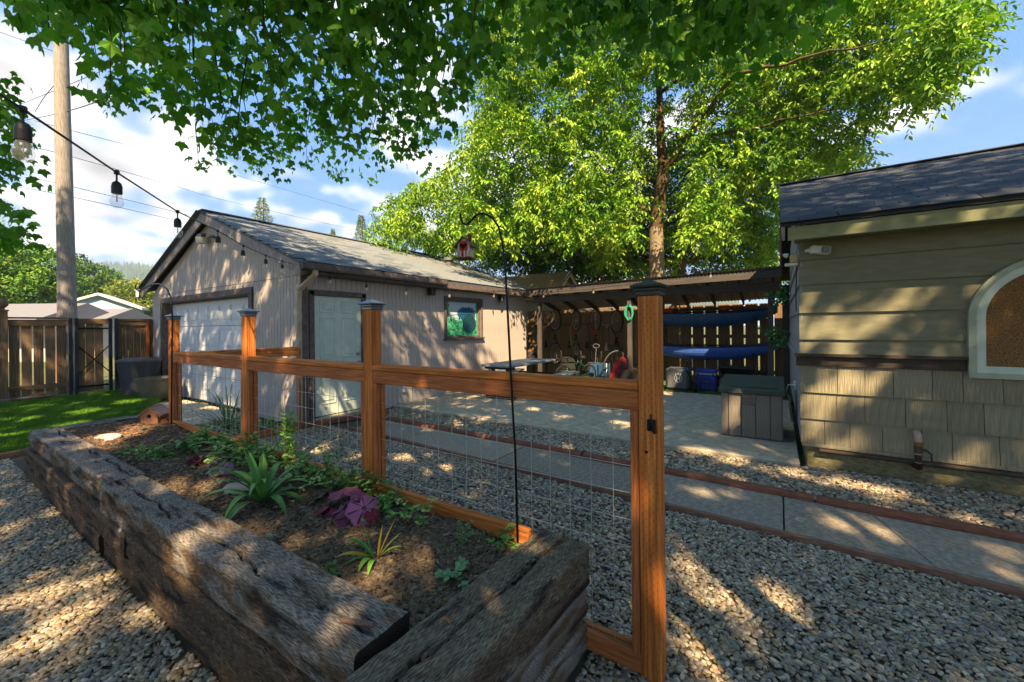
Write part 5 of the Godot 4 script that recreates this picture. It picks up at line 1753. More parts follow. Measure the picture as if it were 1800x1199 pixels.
	part(c, "bumper_hoop", w, M.grey_plastic)
	for z in [-0.26, 0.27]:
		w = MB.new()
		w.lathe(co + Vector3(0.22, 0.22, z), [Vector2(0.0, -0.02), Vector2(0.19, -0.02), Vector2(0.21, 0), Vector2(0.19, 0.02), Vector2(0, 0.02)], 24, Basis(Vector3(1, 0, 0), PI / 2))
		part(c, "wheel", w, M.rubber)
	# coil of green rope on the middle post
	c = thing("rope_coil", on_z(1106, 575, -10.08), "coil of green rope hanging on the middle carport post", "rope")
	co = on_z(1106, 549, -10.07)
	w = MB.new()
	for k in 7:
		var p = []
		var ox = rr(-0.02, 0.02)
		for q in 25:
			var a = TAU * q / 24.0
			p.append(co + Vector3(ox + cos(a) * (0.075 + 0.006 * k), sin(a) * (0.2 - 0.008 * k) - 0.01 * (k % 3), 0.02 + 0.012 * sin(a * 2 + k)))
		w.tube(p, 0.008, 5, false)
	part(c, "loops", w, mat("green_rope", "1f7a60", "2a9a78", "45b592", 0.8, Vector3(20, 20, 20), "fine"))
	w = MB.new()
	w.tube([co + Vector3(0, 0.17, -0.03), co + Vector3(0, 0.17, 0.05), co + Vector3(0, 0.2, 0.055)], 0.008, 6)
	part(c, "peg", w, M.blackmetal)
	# kayaks
	kayak("dark navy kayak on the upper wall brackets", -3.2, -0.02, 1.83, -11.35, "28507e", "24405f")
	kayak("bright blue kayak on the lower wall brackets", -3.2, -0.02, 0.99, -11.35, "3d62b8", "2a3548")
	c = thing("kayak_paddle", Vector3(-1.9, 1.9, -11.3), "orange bladed double paddle lying on the upper kayak", "paddle")
	var pa = on_z(1180, 549, -11.2)
	var pb = on_z(1278, 548, -11.2)
	pa.y = 1.935
	pb.y = 1.97
	for e in [pa, pb]:
		w = MB.new()
		w.ball(e, Vector3(0.2, 0.055, 0.03), 14, 8)
		part(c, "blade", w, mat("orange_blade", "a8441e", "bd5228", "cc6234", 0.4))
	w = MB.new()
	w.tube([pa, pb], 0.015, 8)
	part(c, "shaft", w, M.black)
	c = thing("surf_board", Vector3(-2.95, 0.03, -11.4), "narrow dark blue board standing on end against the back fence", "board")
	w = MB.new()
	var sb = []
	for k in 21:
		var tt2 = k / 20.0
		sb.append(Vector2(-0.16 * sin(PI * clampf(tt2, 0.03, 0.97)) ** 0.5, tt2 * 2.0))
	for k in 21:
		var tt2 = 1 - k / 20.0
		sb.append(Vector2(0.16 * sin(PI * clampf(tt2, 0.03, 0.97)) ** 0.5, tt2 * 2.0))
	w.prism(sb, -0.03, 0.03, Transform3D(Basis(Vector3(1, 0, 0), -0.12), Vector3(-2.85, 0.04, -11.55)))
	part(c, "deck", w, flat("board_blue", "1c2f52", 0.4))
	# grey mower bag with the crowned H emblem
	co = on_y(1190, 687, 0.03)
	c = thing("mower_bag", co, "dark grey mower bag with a white crowned H emblem", "bag")
	w = MB.new()
	w.box(co + Vector3(0, 0.27, -0.2), Vector3(0.52, 0.5, 0.4), Basis(), 0.05)
	part(c, "bag", w, mat("grey_bag", "4c4f50", "595c5d", "636667", 0.8, Vector3(4, 4, 4), "rough", 0.15))
	w = MB.new()
	var eo = co + Vector3(0.03, 0.29, 0.006)
	var arc = []
	for k in 19:
		var a = PI / 2 + 0.45 + (TAU - 0.9) * k / 18.0
		arc.append(eo + Vector3(cos(a) * 0.082, sin(a) * 0.092, 0))
	w.tube(arc, 0.008, 5)
	for s in [-0.034, 0.034]: w.box(eo + Vector3(s, -0.005, 0), Vector3(0.02, 0.1, 0.006))
	w.box(eo + Vector3(0, -0.005, 0), Vector3(0.05, 0.02, 0.006))
	for k in 3:
		w.box(eo + Vector3((k - 1) * 0.055, 0.105 - absf(k - 1) * 0.014, 0), Vector3(0.022, 0.03, 0.006), Basis(Vector3(0, 0, 1), -(k - 1) * 0.4))
	part(c, "emblem", w, flat("emblem_white", "c6c9c6", 0.6))
	w = MB.new()
	w.tube([co + Vector3(0.2, 0.5, 0.0), co + Vector3(0.33, 0.3, 0.1), co + Vector3(0.40, 0.08, 0.12)], 0.014, 6)
	w.tube([co + Vector3(0.1, 0.85, -0.3), co + Vector3(0.25, 0.55, -0.05), co + Vector3(0.38, 0.2, 0.1)], 0.012, 6)
	part(c, "handle", w, M.blackmetal)
	w = MB.new()
	w.lathe(co + Vector3(0.42, 0.11, 0.08), [Vector2(0.0, -0.025), Vector2(0.1, -0.025), Vector2(0.11, 0), Vector2(0.1, 0.025), Vector2(0, 0.025)], 20, Basis(Vector3(0, 0, 1), PI / 2) * Basis(Vector3(1, 0, 0), 0))
	part(c, "wheel", w, M.rubber)
	# blue cooler
	co = on_y(1240, 687, 0.03)
	c = thing("cooler", co, "blue hard cooler with black straps and pale rim", "cooler")
	w = MB.new()
	w.box(co + Vector3(0, 0.19, -0.18), Vector3(0.43, 0.36, 0.34), Basis(), 0.025)
	part(c, "body", w, mat("cooler_blue", "26357e", "2d3f92", "3549a2", 0.5))
	w = MB.new()
	w.box(co + Vector3(0, 0.385, -0.18), Vector3(0.455, 0.05, 0.365), Basis(), 0.012)
	part(c, "rim", w, flat("cooler_rim", "8f9fb4", 0.5))
	w = MB.new()
	w.box(co + Vector3(0, 0.445, -0.18), Vector3(0.46, 0.07, 0.37), Basis(), 0.02)
	part(c, "lid", w, mat("cooler_blue", "26357e", "2d3f92", "3549a2", 0.5))
	w = MB.new()
	for s in [-0.1, 0.1]: w.box(co + Vector3(s, 0.13, -0.004), Vector3(0.02, 0.24, 0.012))
	w.box(co + Vector3(0, 0.17, -0.003), Vector3(0.34, 0.022, 0.012))
	w.tube([co + Vector3(-0.1, 0.22, 0.01), co + Vector3(-0.08, 0.27, 0.02), co + Vector3(0.08, 0.27, 0.02), co + Vector3(0.1, 0.22, 0.01)], 0.011, 6)
	part(c, "handle", w, M.black)
	w = MB.new()
	for s in [-0.16, 0.16]: w.box(co + Vector3(s, 0.37, 0.002), Vector3(0.03, 0.07, 0.02), Basis(), 0.004)
	part(c, "latch", w, M.black)
	# grey tub next to the cooler
	co = on_y(1270, 692, 0.03)
	c = thing("storage_tub", co, "small blue grey tub between the cooler and the deck box", "tub")
	w = MB.new()
	w.box(co + Vector3(0.02, 0.16, -0.1), Vector3(0.16, 0.32, 0.3), Basis(), 0.02)
	part(c, "shell", w, flat("tub_slate", "39424c", 0.5))
	# wheelbarrow
	c = thing("wheelbarrow", Vector3(-0.85, 0.03, -11.0), "black wheelbarrow tray behind the deck box", "wheelbarrow")
	w = MB.new()
	var wo = Vector3(-0.85, 0.0, -11.0)
	var A = [Vector3(-0.36, 0.55, 0.28), Vector3(0.40, 0.52, 0.28), Vector3(0.40, 0.52, -0.28), Vector3(-0.36, 0.55, -0.28)]
	var Bq = [Vector3(-0.22, 0.25, 0.17), Vector3(0.22, 0.25, 0.17), Vector3(0.22, 0.25, -0.17), Vector3(-0.22, 0.25, -0.17)]
	for k in 4:
		var k2 = (k + 1) % 4
		w.quad(wo + A[k], wo + A[k2], wo + Bq[k2], wo + Bq[k], A[k] + A[k2])
		w.quad(wo + A[k] * Vector3(0.97, 1, 0.97), wo + A[k2] * Vector3(0.97, 1, 0.97), wo + Bq[k2] * Vector3(0.97, 1.01, 0.97), wo + Bq[k] * Vector3(0.97, 1.01, 0.97), -(A[k] + A[k2]))
	w.quad(wo + Bq[0], wo + Bq[1], wo + Bq[2], wo + Bq[3], Vector3.DOWN)
	part(c, "tray", w, flat("barrow_black", "17181a", 0.5))
	w = MB.new()
	w.tube([wo + A[0], wo + A[1], wo + A[2], wo + A[3], wo + A[0]], 0.014, 6)
	part(c, "rim", w, flat("barrow_rim", "4a4a48", 0.4, 0.5))
	w = MB.new()
	for s in [-0.2, 0.2]:
		w.tube([wo + Vector3(-0.5, 0.2, s * 0.5), wo + Vector3(0.2, 0.24, s), wo + Vector3(0.62, 0.45, s * 1.2)], 0.016, 6)
		w.tube([wo + Vector3(0.2, 0.24, s), wo + Vector3(0.25, 0.03, s)], 0.014, 6)
	part(c, "frame", w, M.blackmetal)
	w = MB.new()
	w.lathe(wo + Vector3(-0.48, 0.19, 0), [Vector2(0.0, -0.04), Vector2(0.13, -0.04), Vector2(0.17, -0.02), Vector2(0.17, 0.02), Vector2(0.13, 0.04), Vector2(0, 0.04)], 20, Basis(Vector3(1, 0, 0), PI / 2))
	part(c, "wheel", w, M.rubber)
	# dark fan on the wall above the table
	co = on_x(932, 628, -6.25)
	c = thing("hose_reel", co, "black round hose reel on the garage wall beyond the table", "hose reel")
	w = MB.new()
	for k in 4:
		var p = []
		for q in 25: p.append(co + Vector3(0.05 + k * 0.025, cos(TAU * q / 24.0) * 0.16, sin(TAU * q / 24.0) * 0.16))
		w.tube(p, 0.016, 6, false)
	part(c, "hose", w, M.rubber)
	w = MB.new()
	w.tube([co + Vector3(-0.1, 0, 0), co + Vector3(0.16, 0, 0)], 0.05, 12)
	part(c, "hub", w, M.black)

# ---------------------------------------------------------------- shepherd hooks, bird houses, string lights
func bulb_at(parent, p: Vector3, s := 1.0, lean := Vector3.ZERO):
	var w = MB.new()
	w.tube([p, p + Vector3(0, -0.045, 0) * s + lean * 0.5], 0.004 * s, 5)
	var q = p + Vector3(0, -0.045, 0) * s + lean * 0.5
	w.lathe(q + Vector3(0, -0.06, 0) * s, [Vector2(0.0, 0.0), Vector2(0.021, 0.0), Vector2(0.021, 0.035), Vector2(0.017, 0.052), Vector2(0.006, 0.062), Vector2(0, 0.062)].map(func(a): return a * s), 10)
	w.box(p, Vector3(0.02, 0.022, 0.02) * s, Basis(), 0.004)
	var so = part(parent, "socket", w, M.black)
	w = MB.new()
	w.lathe(q + Vector3(0, -0.13, 0) * s, [Vector2(0.0, 0.0), Vector2(0.014, 0.003), Vector2(0.024, 0.014), Vector2(0.0275, 0.03), Vector2(0.024, 0.05), Vector2(0.016, 0.07)].map(func(a): return a * s), 14)
	part(so, "bulb", w, M.bulb)
	w = MB.new()
	w.tube([q + Vector3(-0.003, -0.065, 0) * s, q + Vector3(-0.006, -0.10, 0) * s, q + Vector3(0.006, -0.10, 0) * s, q + Vector3(0.003, -0.065, 0) * s], 0.0015 * s, 4)
	part(so, "filament", w, flat("filament_brass", "b08a4a", 0.4, 0.5))
func span(parent, pts: Array, r := 0.004):
	var w = MB.new()
	w.tube(pts, r, 5, false)
	part(parent, "cable", w, M.black)
func build_hooks_and_lights():
	# near hook with the hanging bird house
	var z = -1.785
	var h = thing("shepherd_hook", Vector3(-1.147, 0.43, z), "tall black shepherd hook holding a red bird house", "hook")
	var uv = [[911, 957], [906, 800], [899, 680], [893, 560], [888, 470], [883, 425], [876, 398], [865, 382], [850, 375], [838, 377], [828, 388], [820, 395], [813, 392], [810, 384], [809, 375]]
	var pts = []
	for p in uv: pts.append(on_z(p[0], p[1], z))
	pts[0].y = 0.30
	var w = MB.new()
	w.tube(pts, 0.0062, 8)
	part(h, "rod", w, M.blackmetal)
	var c = on_z(818.5, 437, z)
	var b = thing("bird_house", c + Vector3(0, -0.06, 0), "tiny hanging bird house with red front, heart hole and picket fence", "bird house")
	w = MB.new()
	var bs = Basis(Vector3.UP, 0.28)
	var X = Transform3D(bs, c)
	w.prism([Vector2(-0.036, -0.055), Vector2(0.036, -0.055), Vector2(0.036, 0.02), Vector2(0, 0.056), Vector2(-0.036, 0.02)], -0.03, 0.03, X)
	part(b, "body", w, mat("whitewashed_wood", "a09a8e", "b5afa3", "c2bdb2", 0.9, Vector3(20, 4, 20), "rough"))
	w = MB.new()
	w.prism([Vector2(-0.024, -0.05), Vector2(0.024, -0.05), Vector2(0.024, 0.022), Vector2(0.014, 0.036), Vector2(-0.014, 0.036), Vector2(-0.024, 0.022)], 0.0305, 0.034, X)
	part(b, "front", w, mat("faded_red", "8a2018", "a82a20", "b53a2c", 0.8, Vector3(20, 20, 20), "rough"))
	w = MB.new()
	var ht = []
	for k in 24:
		var a = TAU * k / 24.0
		ht.append(Vector2(16 * pow(sin(a), 3), 13 * cos(a) - 5 * cos(2 * a) - 2 * cos(3 * a) - cos(4 * a)) * 0.00125 + Vector2(0, 0.008))
	w.prism(ht, 0.0342, 0.036, X)
	part(b, "heart_hole", w, flat("hole_dark", "120807", 0.95))
	for s in [-1.0, 1.0]:
		w = MB.new()
		w.bar(X * Vector3(0, 0.061, 0), X * Vector3(s * 0.058, 0.003, 0), 0.09, 0.006, bs * Vector3(s * 0.7, 0.7, 0))
		part(b, "roof_board", w, M.fenceboard_y)
	w = MB.new()
	w.box(X * Vector3(0.03, 0.058, 0.012), Vector3(0.016, 0.036, 0.018), bs)
	part(b, "chimney", w, mat("tiny_brick", "5a2f22", "743d2c", "854a38", 0.9, Vector3(30, 30, 30), "rough"))
	w = MB.new()
	w.box(X * Vector3(0.0, -0.058, 0.012), Vector3(0.1, 0.006, 0.1), bs)
	part(b, "base", w, M.fenceboard_x)
	for s in [-0.03, -0.012, 0.012, 0.03]:
		w = MB.new()
		w.prism([Vector2(-0.005, -0.055), Vector2(0.005, -0.055), Vector2(0.005, -0.024), Vector2(0, -0.017), Vector2(-0.005, -0.024)], 0.042, 0.045, X.translated_local(Vector3(s, 0, 0)))
		part(b, "picket", w, mat("whitewashed_wood", "a09a8e", "b5afa3", "c2bdb2", 0.9, Vector3(20, 4, 20), "rough"))
	w = MB.new()
	w.tube([X * Vector3(0, 0.05, 0), on_z(819.5, 396, z)], 0.0015, 4)
	part(b, "hanger", w, M.steel)
	# far hook by the first post
	z = -1.76
	h = thing("shepherd_hook", Vector3(-5.87, 0.43, z), "black shepherd hook with empty arm beside the first fence post", "hook")
	uv = [[301, 760], [302, 640], [303, 560], [301, 525], [294, 508], [280, 499], [266, 500], [253, 507], [244, 512], [239, 508], [238, 502]]
	pts = []
	for p in uv: pts.append(on_z(p[0], p[1], z))
	pts[0].y = 0.3
	w = MB.new()
	w.tube(pts, 0.0085, 8)
	part(h, "rod", w, M.blackmetal)
	# wooden bird box on the soil
	c = on_y(287, 733, 0.46)
	c = Vector3(-6.28, soil_y(-6.28, -1.72) + 0.005, -1.72)
	b = thing("bird_box", c, "wooden bird box with a printed roof lying by the first fence post", "bird house")
	X = Transform3D(Basis(Vector3.UP, 0.75), c)
	w = MB.new()
	w.prism([Vector2(-0.09, 0), Vector2(0.09, 0), Vector2(0.09, 0.1), Vector2(0, 0.185), Vector2(-0.09, 0.1)], -0.1, 0.1, X)
	part(b, "body", w, mat("raw_pine", "8a5f42", "a07352", "b08460", 0.8, Vector3(12, 3, 12), "rough"))
	w = MB.new()
	for s in [-1.0, 1.0]: w.bar(X * Vector3(0, 0.195, 0), X * Vector3(s * 0.12, 0.085, 0), 0.23, 0.012, X.basis * Vector3(s * 0.7, 0.75, 0))
	part(b, "roof", w, mat("raw_pine", "8a5f42", "a07352", "b08460", 0.8))
	w = MB.new()
	w.tube([X * Vector3(0, 0.09, 0.099), X * Vector3(0, 0.09, 0.102)], 0.022, 14)
	part(b, "entrance_hole", w, flat("hole_dark", "120807", 0.95))
	w = MB.new()
	var q0 = X * Vector3(0.015, 0.191, 0.1)
	var q1 = X * Vector3(0.115, 0.099, 0.1)
	w.bar(q0.lerp(q1, 0.0) - X.basis.z * 0.1, q1 - X.basis.z * 0.1, 0.19, 0.003, X.basis * Vector3(0.67, 0.74, 0))
	part(b, "printed_sheet", w, mat("printed_red_white", "8e2a24", "c9c2b8", "b8a49a", 0.7, Vector3(9, 9, 9), "cell"))
	for q in w.v.size(): w.v[q] += X.basis * Vector3(0.004, 0.0044, 0)
	# string lights
	var s = thing("string_lights", Vector3(-6.1, 2.5, -3.4), "string of clear bulbs along garage gable, eave and carport", "string lights")
	var run = [[-40, 140, 1.15], [40, 192, 1.35], [205, 303, 2.0], [312, 372, 2.75], [383, 406, 3.6], [428, 432, 4.35], [467, 449, 5.1], [496, 459, 5.9], [519, 465, 6.5], [533, 468, 6.75]]
	pts = []
	for q in run: pts.append(deep(q[0], q[1], q[2]))
	span(s, pts, 0.0045)
	for i in range(1, 9): bulb_at(s, pts[i], 1.0, Vector3(0, 0, 0) if i != 5 else Vector3(-0.03, 0, 0))
	# along the eave
	var eave = [[533, 468], [580, 480], [644, 495], [714, 503], [790, 509], [868, 511], [925, 509]]
	var p2 = []
	for q in eave: p2.append(on_x(q[0], q[1], -6.08))
	span(s, p2, 0.004)
	for i in range(1, 6): bulb_at(s, p2[i])
	var cp = [[925, 509], [955, 512], [1043, 504], [1140, 491], [1249, 474], [1320, 459], [1383, 439]]
	var p3 = [p2[6]]
	for i in range(1, 6): p3.append(on_z(cp[i][0], cp[i][1], -9.84 + (1.0 if i == 5 else 0.0) + (0.3 if i == 4 else 0.0)))
	p3.append(Vector3(0.1, 2.3, -5.5))
	span(s, p3, 0.004)
	for i in [1, 2, 4]: bulb_at(s, p3[i])
	w = MB.new()
	w.lathe(p2[0] + Vector3(0.0, -0.02, 0), [Vector2(0, 0), Vector2(0.02, 0), Vector2(0.02, 0.05), Vector2(0, 0.05)], 8, Basis(Vector3(0, 0, 1), 1.4))
	part(s, "plug", w, M.black)

# ---------------------------------------------------------------- pole and wires
func build_pole():
	var p = Vector3(-14.2, 0, -2.3)
	var u = thing("utility_pole", p, "tall weathered grey utility pole behind the board fence", "utility pole")
	var w = MB.new()
	var pts = []
	var rad = []
	for k in 25:
		pts.append(p + Vector3(0.04 * k / 24.0, k * 0.42 - 0.05, 0.1 * k / 24.0))
		rad.append(0.178 - 0.0024 * k)
	w.tube(pts, rad, 18)
	part(u, "shaft", w, M.pole)
	var p2 = on_x(105, 560, -19.0)
	p2.y = 0
	var u2 = thing("utility_pole", p2, "thin reddish brown pole standing behind the grey utility pole", "utility pole")
	w = MB.new()
	w.tube([p2, on_x(107, 255, -19.0)], [0.09, 0.07], 10)
	part(u2, "shaft", w, mat("red_pole", "6b3f2c", "84523c", "946450", 0.9, Vector3(6, 0.5, 6), "rough", 0.3))
	var lines = [
		[[[-10, 53, 10], [113, 97, 10.2]], "thin wire from beyond the lawn to the pole top"],
		[[[20, 190, 16], [118, 150, 9.6], [430, 20, 6.0], [640, -60, 4.5]], "upper service wire crossing in front of the maple"],
		[[[40, 212, 16], [120, 195, 9.6], [250, 150, 8.0], [420, 96, 6.4], [640, 50, 5.4], [880, -6, 4.8]], "twisted service cable running into the maple crown"],
		[[[60, 212, 12], [135, 232, 11], [300, 275, 18], [450, 318, 22], [700, 392, 28]], "upper power wire behind the garage roof"],
		[[[55, 258, 12], [135, 278, 11], [300, 325, 18], [420, 358, 22], [720, 425, 28]], "middle power wire behind the garage roof"],
		[[[60, 314, 14], [135, 330, 11], [330, 378, 18], [420, 402, 20]], "lower power wire passing behind the gable"],
		[[[20, 327, 14], [135, 348, 11], [320, 390, 18], [420, 414, 20]], "lowest power wire passing behind the gable"],
		[[[62, 196, 10.6], [78, 170, 10.2], [95, 150, 9.9], [113, 122, 9.6]], "slack black lead hanging at the pole"],
		[[[1060, 300, 12], [1300, 195, 9.5], [1550, 80, 8.0], [1790, -30, 6.8]], "wire rising over the house roof through the walnut"]]
	for l in lines:
		var q = []
		for k in l[0]: q.append(deep(k[0], k[1], k[2]))
		var cv = Curve3D.new()
		for k in q.size():
			var tn = (q[mini(k + 1, q.size() - 1)] - q[maxi(k - 1, 0)]) / 6.0
			cv.add_point(q[k], -tn, tn)
		cv.bake_interval = 0.4
		var t = thing("overhead_wire", q[0], l[1], "wire")
		w = MB.new()
		w.tube(Array(cv.get_baked_points()), 0.011 if "twisted" in l[1] else 0.0075, 5, false)
		part(t, "cable", w, M.grey_plastic if "service" in l[1] else M.rubber)

# ---------------------------------------------------------------- neighbours and hills
func build_neighbours():
	# pale blue gabled house and grey roofs beyond the board fence
	var d = 34.0
	var h = thing("neighbour_house", deep(200, 560, d), "pale blue gabled house beyond the board fence", "house")
	var rt = Vector3.RIGHT.rotated(Vector3.UP, deg_to_rad(YAW + 32))
	var bk = Vector3(0, 0, -1).rotated(Vector3.UP, deg_to_rad(YAW + 32))
	var P = func(u, v, dd): return deep(u, v, dd)
	var ap = P.call(163, 517, d)
	var el = P.call(100, 541, d)
	var er = P.call(224, 540, d)
	var apx = (ap - el).dot(rt)
	var X = Transform3D(Basis(rt, Vector3.UP, -bk), Vector3(el.x, 0, el.z))
	var wd = (er - el).dot(rt)
	var w = MB.new()
	w.prism([Vector2(0, 0), Vector2(wd, 0), Vector2(wd, er.y), Vector2(apx, ap.y), Vector2(0, el.y)], -9, 0, X)
	part(h, "wall", w, mat("pale_blue_siding", "8fa9bc", "9bb4c6", "a6bdcd", 0.8, Vector3(0.3, 2, 0.3), "soft"))
	w = MB.new()
	for s in [[Vector2(apx, ap.y), Vector2(wd + 0.4, er.y - 0.1)], [Vector2(apx, ap.y), Vector2(-0.4, el.y - 0.1)]]:
		w.prism([s[0], s[1], s[1] + Vector2(0, 0.22), s[0] + Vector2(0, 0.22)], -9.3, 0.35, X)
	part(h, "roof", w, mat("white_roof_edge", "a9adaf", "b7bbbc", "c2c5c6", 0.7))
	w = MB.new()
	w.box(X * Vector3(apx + 2.2, ap.y + 0.35, -1.5), Vector3(0.15, 0.6, 0.15))
	part(h, "vent_pipe", w, M.white)
	for r in [[-60, 86, 531, 22.0, "long grey shingled roof just beyond the board fence", 100], [100, 178, 541, 24.0, "small grey shingled roof in front of the pale blue house", 60]]:
		var a = deep(r[0], r[2], r[3])
		var b = deep(r[1], r[2] + 1, r[3])
		var t = thing("neighbour_house", Vector3(a.x, 0, a.z), r[4], "house")
		var x = (b - a)
		x.y = 0
		var L = x.length()
		x = x.normalized()
		var zz = x.cross(Vector3.UP)
		var T = Transform3D(Basis(x, Vector3.UP, zz), Vector3(a.x, 0, a.z))
		w = MB.new()
		w.box(T * Vector3(L / 2, (a.y - 0.7) / 2 - 0.35, -1.5), Vector3(L, a.y - 0.7, 3.0), T.basis)
		part(t, "wall", w, M.siding)
		w = MB.new()
		w.prism([Vector2(-1.8, a.y), Vector2(1.3, a.y - 1.2), Vector2(-4.9, a.y - 1.2)], -0.3, L + 0.2, T * Transform3D(Basis(Vector3(0, 0, 1), Vector3(0, 1, 0), Vector3(1, 0, 0)), Vector3.ZERO))
		part(t, "roof", w, mat("far_grey_roof", "62646a", "707278", "7d7f84", 0.95, Vector3(1.5, 5, 1.5), "fine"))
	# shed roof behind the carport
	var s = thing("garden_shed", Vector3(-8.8, 0, -16), "shed with mossy brown shingle roof behind the carport", "shed")
	var rz = -15.0
	var ra = on_z(1003, 479, rz)
	w = MB.new()
	w.box(Vector3(ra.x - 3.0, 1.3, rz - 0.0), Vector3(5.9, 2.6, 3.0))
	w.prism([Vector2(rz - 1.5, 2.6), Vector2(rz + 1.5, 2.6), Vector2(rz, ra.y - 0.15)], ra.x - 5.9, ra.x - 0.25, Transform3D(Basis(Vector3(0, 0, 1), Vector3(0, 1, 0), Vector3(1, 0, 0)), Vector3.ZERO))
	part(s, "wall", w, mat("shed_cream", "8e8470", "a0957f", "ada28b", 0.85, Vector3(4, 1, 4), "soft"))
	var rf = null
	for sd in [1.0, -1.0]:
		w = MB.new()
		var dir = Vector3(0, -(ra.y - 2.55), 1.65 * sd)
		var nn = 9
		for k in nn:
			var c = Vector3(ra.x - 3.0, ra.y, rz) + dir * ((k + 0.5) / nn) + Vector3(0, 0.03, 0)
			w.box(c, Vector3(6.1, 0.025, dir.length() / nn + 0.05), Basis(Vector3.RIGHT, atan2(-dir.y, dir.z * sd) * sd + 0.06 * sd))
		part(s, "roof", w, mat("mossy_brown_roof", "6a5436", "8a7048", "a68c58", 0.95, Vector3(3, 3, 3), "rough", 0.3))
	w = MB.new()
	for sd in [1.0, -1.0]:
		w.bar(Vector3(ra.x - 0.02, ra.y - 0.02, rz), Vector3(ra.x - 0.02, 2.5, rz + 1.6 * sd), 0.04, 0.14, Vector3(0, 1, 0))
	part(s, "rake_board", w, M.white)
	# wooded hill far off
	var hl = MB.new()
	var cnt = 40
	var ridge = []
	for k in cnt + 1:
		var u = lerpf(-700, 1300, float(k) / cnt)
		var v = 478 + 10 * noise.get_noise_1d(k * 0.35) - 6.0 * sin(k * 0.5)
		if u > 430: v += (u - 430) * 0.06
		ridge.append(deep(u, v, 620.0))
	for k in cnt:
		var a = ridge[k]
		var b = ridge[k + 1]
		var a0 = deep(lerpf(-700, 1300, float(k) / cnt), 586, 260.0)
		var b0 = deep(lerpf(-700, 1300, float(k + 1) / cnt), 586, 260.0)
		a0.y = -1; b0.y = -1
		hl.quad(a0, b0, b, a, Vector3(0, 1, 0.5))
	structure("hill", hl, mat("hill_ground", "2c3a1e", "3a4a28", "485632", 1.0, Vector3(0.02, 0.02, 0.02), "rough"))
	var fir = MB.new()
	for k in 4:
		var y0 = 0.15 + k * 0.21
		var r = 0.23 - k * 0.05
		fir.lathe(Vector3.ZERO, [Vector2(r, y0), Vector2(r * 0.1, y0 + 0.3)], 6)
	fir.tube([Vector3.ZERO, Vector3(0, 0.3, 0)], 0.03, 5)
	var xf = []
	var cs = []
	for i in 2600:
		var t = rng.randf()
		var u = rr(100, 330)
		var f = clampf((u + 700) / 2000.0 * cnt, 0, cnt - 0.01)
		var top = ridge[int(f)].lerp(ridge[int(f) + 1], f - int(f))
		var low = deep(u, 586, 260.0)
		low.y = -1
		var p = low.lerp(top, pow(t, 0.6))
		var s2 = rr(10, 18)
		xf.append(Transform3D(Basis(Vector3.UP, rr(0, TAU)).scaled(Vector3(s2 * 0.9, s2, s2 * 0.9)), p - Vector3(0, 1, 0)))
		cs.append(jit(lin("3a5a3a"), 0.3))
	var o = many(self, "forest", fir.mesh(), M.leaf_far, xf, cs)
	o.set_meta("label", "dark conifer forest covering the distant hill")
	o.set_meta("category", "forest")

# ---------------------------------------------------------------- trees
func maple_leaf() -> ArrayMesh:
	var b = MB.new()
	b.col = Color.WHITE
	var out = [[-165, 0.30], [-135, 0.52], [-118, 0.40], [-95, 0.62], [-62, 0.92], [-48, 0.62], [-34, 0.55], [-16, 0.72], [0, 1.05], [16, 0.72], [34, 0.55], [48, 0.62], [62, 0.92], [95, 0.62], [118, 0.40], [135, 0.52], [165, 0.30]]
	var p = []
	for q in out:
		var a = deg_to_rad(q[0])
		p.append(Vector3(sin(a) * q[1] * 0.55, -0.12 * q[1] * q[1], cos(a) * q[1] * 0.55 + 0.12))
	var c = Vector3(0, 0.0, 0.0)
	for i in p.size() - 1: b.tri(c, p[i], p[i + 1], Vector3.UP)
	b.tri(Vector3(-0.012, 0, 0), Vector3(0.012, 0, 0), Vector3(0, 0.02, -0.55), Vector3.UP)
	return b.mesh()
func oval_leaf(fold := 0.12, wd := 0.24) -> ArrayMesh:
	var b = MB.new()
	b.col = Color.WHITE
	var p = [Vector3(0, 0, 0), Vector3(wd, fold, 0.35), Vector3(wd * 0.8, fold * 0.7, 0.68), Vector3(0, -0.06, 1.0), Vector3(-wd * 0.8, fold * 0.7, 0.68), Vector3(-wd, fold, 0.35)]
	b.tri(p[0], p[1], p[2], Vector3.UP)
	b.tri(p[0], p[2], p[3], Vector3.UP)
	b.tri(p[0], p[3], p[4], Vector3.UP)
	b.tri(p[0], p[4], p[5], Vector3.UP)
	return b.mesh()
func leaf_basis(fwd: Vector3, up: Vector3, s: float) -> Basis:
	var z = fwd.normalized()
	var x = up.cross(z)
	if x.length() < 0.05: x = Vector3.RIGHT.cross(z)
	x = x.normalized()
	return Basis(x, z.cross(x), z).scaled_local(Vector3.ONE * s)
# a bunch of leaves joined in one mesh, so that a crown needs few copies
func leaf_spray(leaf: ArrayMesh, n: int, r: float, hang: float) -> ArrayMesh:
	var b = MB.new()
	for q in n:
		var o = rdir() * Vector3(r, r * 0.75, r) * pow(rng.randf(), 0.45)
		var f = Vector3(o.x, -hang - rng.randf() * 0.5, o.z) + rdir() * 0.35
		put(b, leaf, Transform3D(leaf_basis(f, Vector3.UP + rdir() * 0.55, rr(0.09, 0.135)), o), jit(Color(1, 1, 1), 0.2))
	return b.mesh()
func put(b: MB, leaf: ArrayMesh, xf: Transform3D, col: Color):
	var a = leaf.surface_get_arrays(0)
	var nb = xf.basis.orthonormalized()
	for i in a[Mesh.ARRAY_VERTEX].size():
		b.v.append(xf * a[Mesh.ARRAY_VERTEX][i])
		b.n.append(nb * a[Mesh.ARRAY_NORMAL][i])
		b.uv.append(Vector2())
		b.c.append(col)
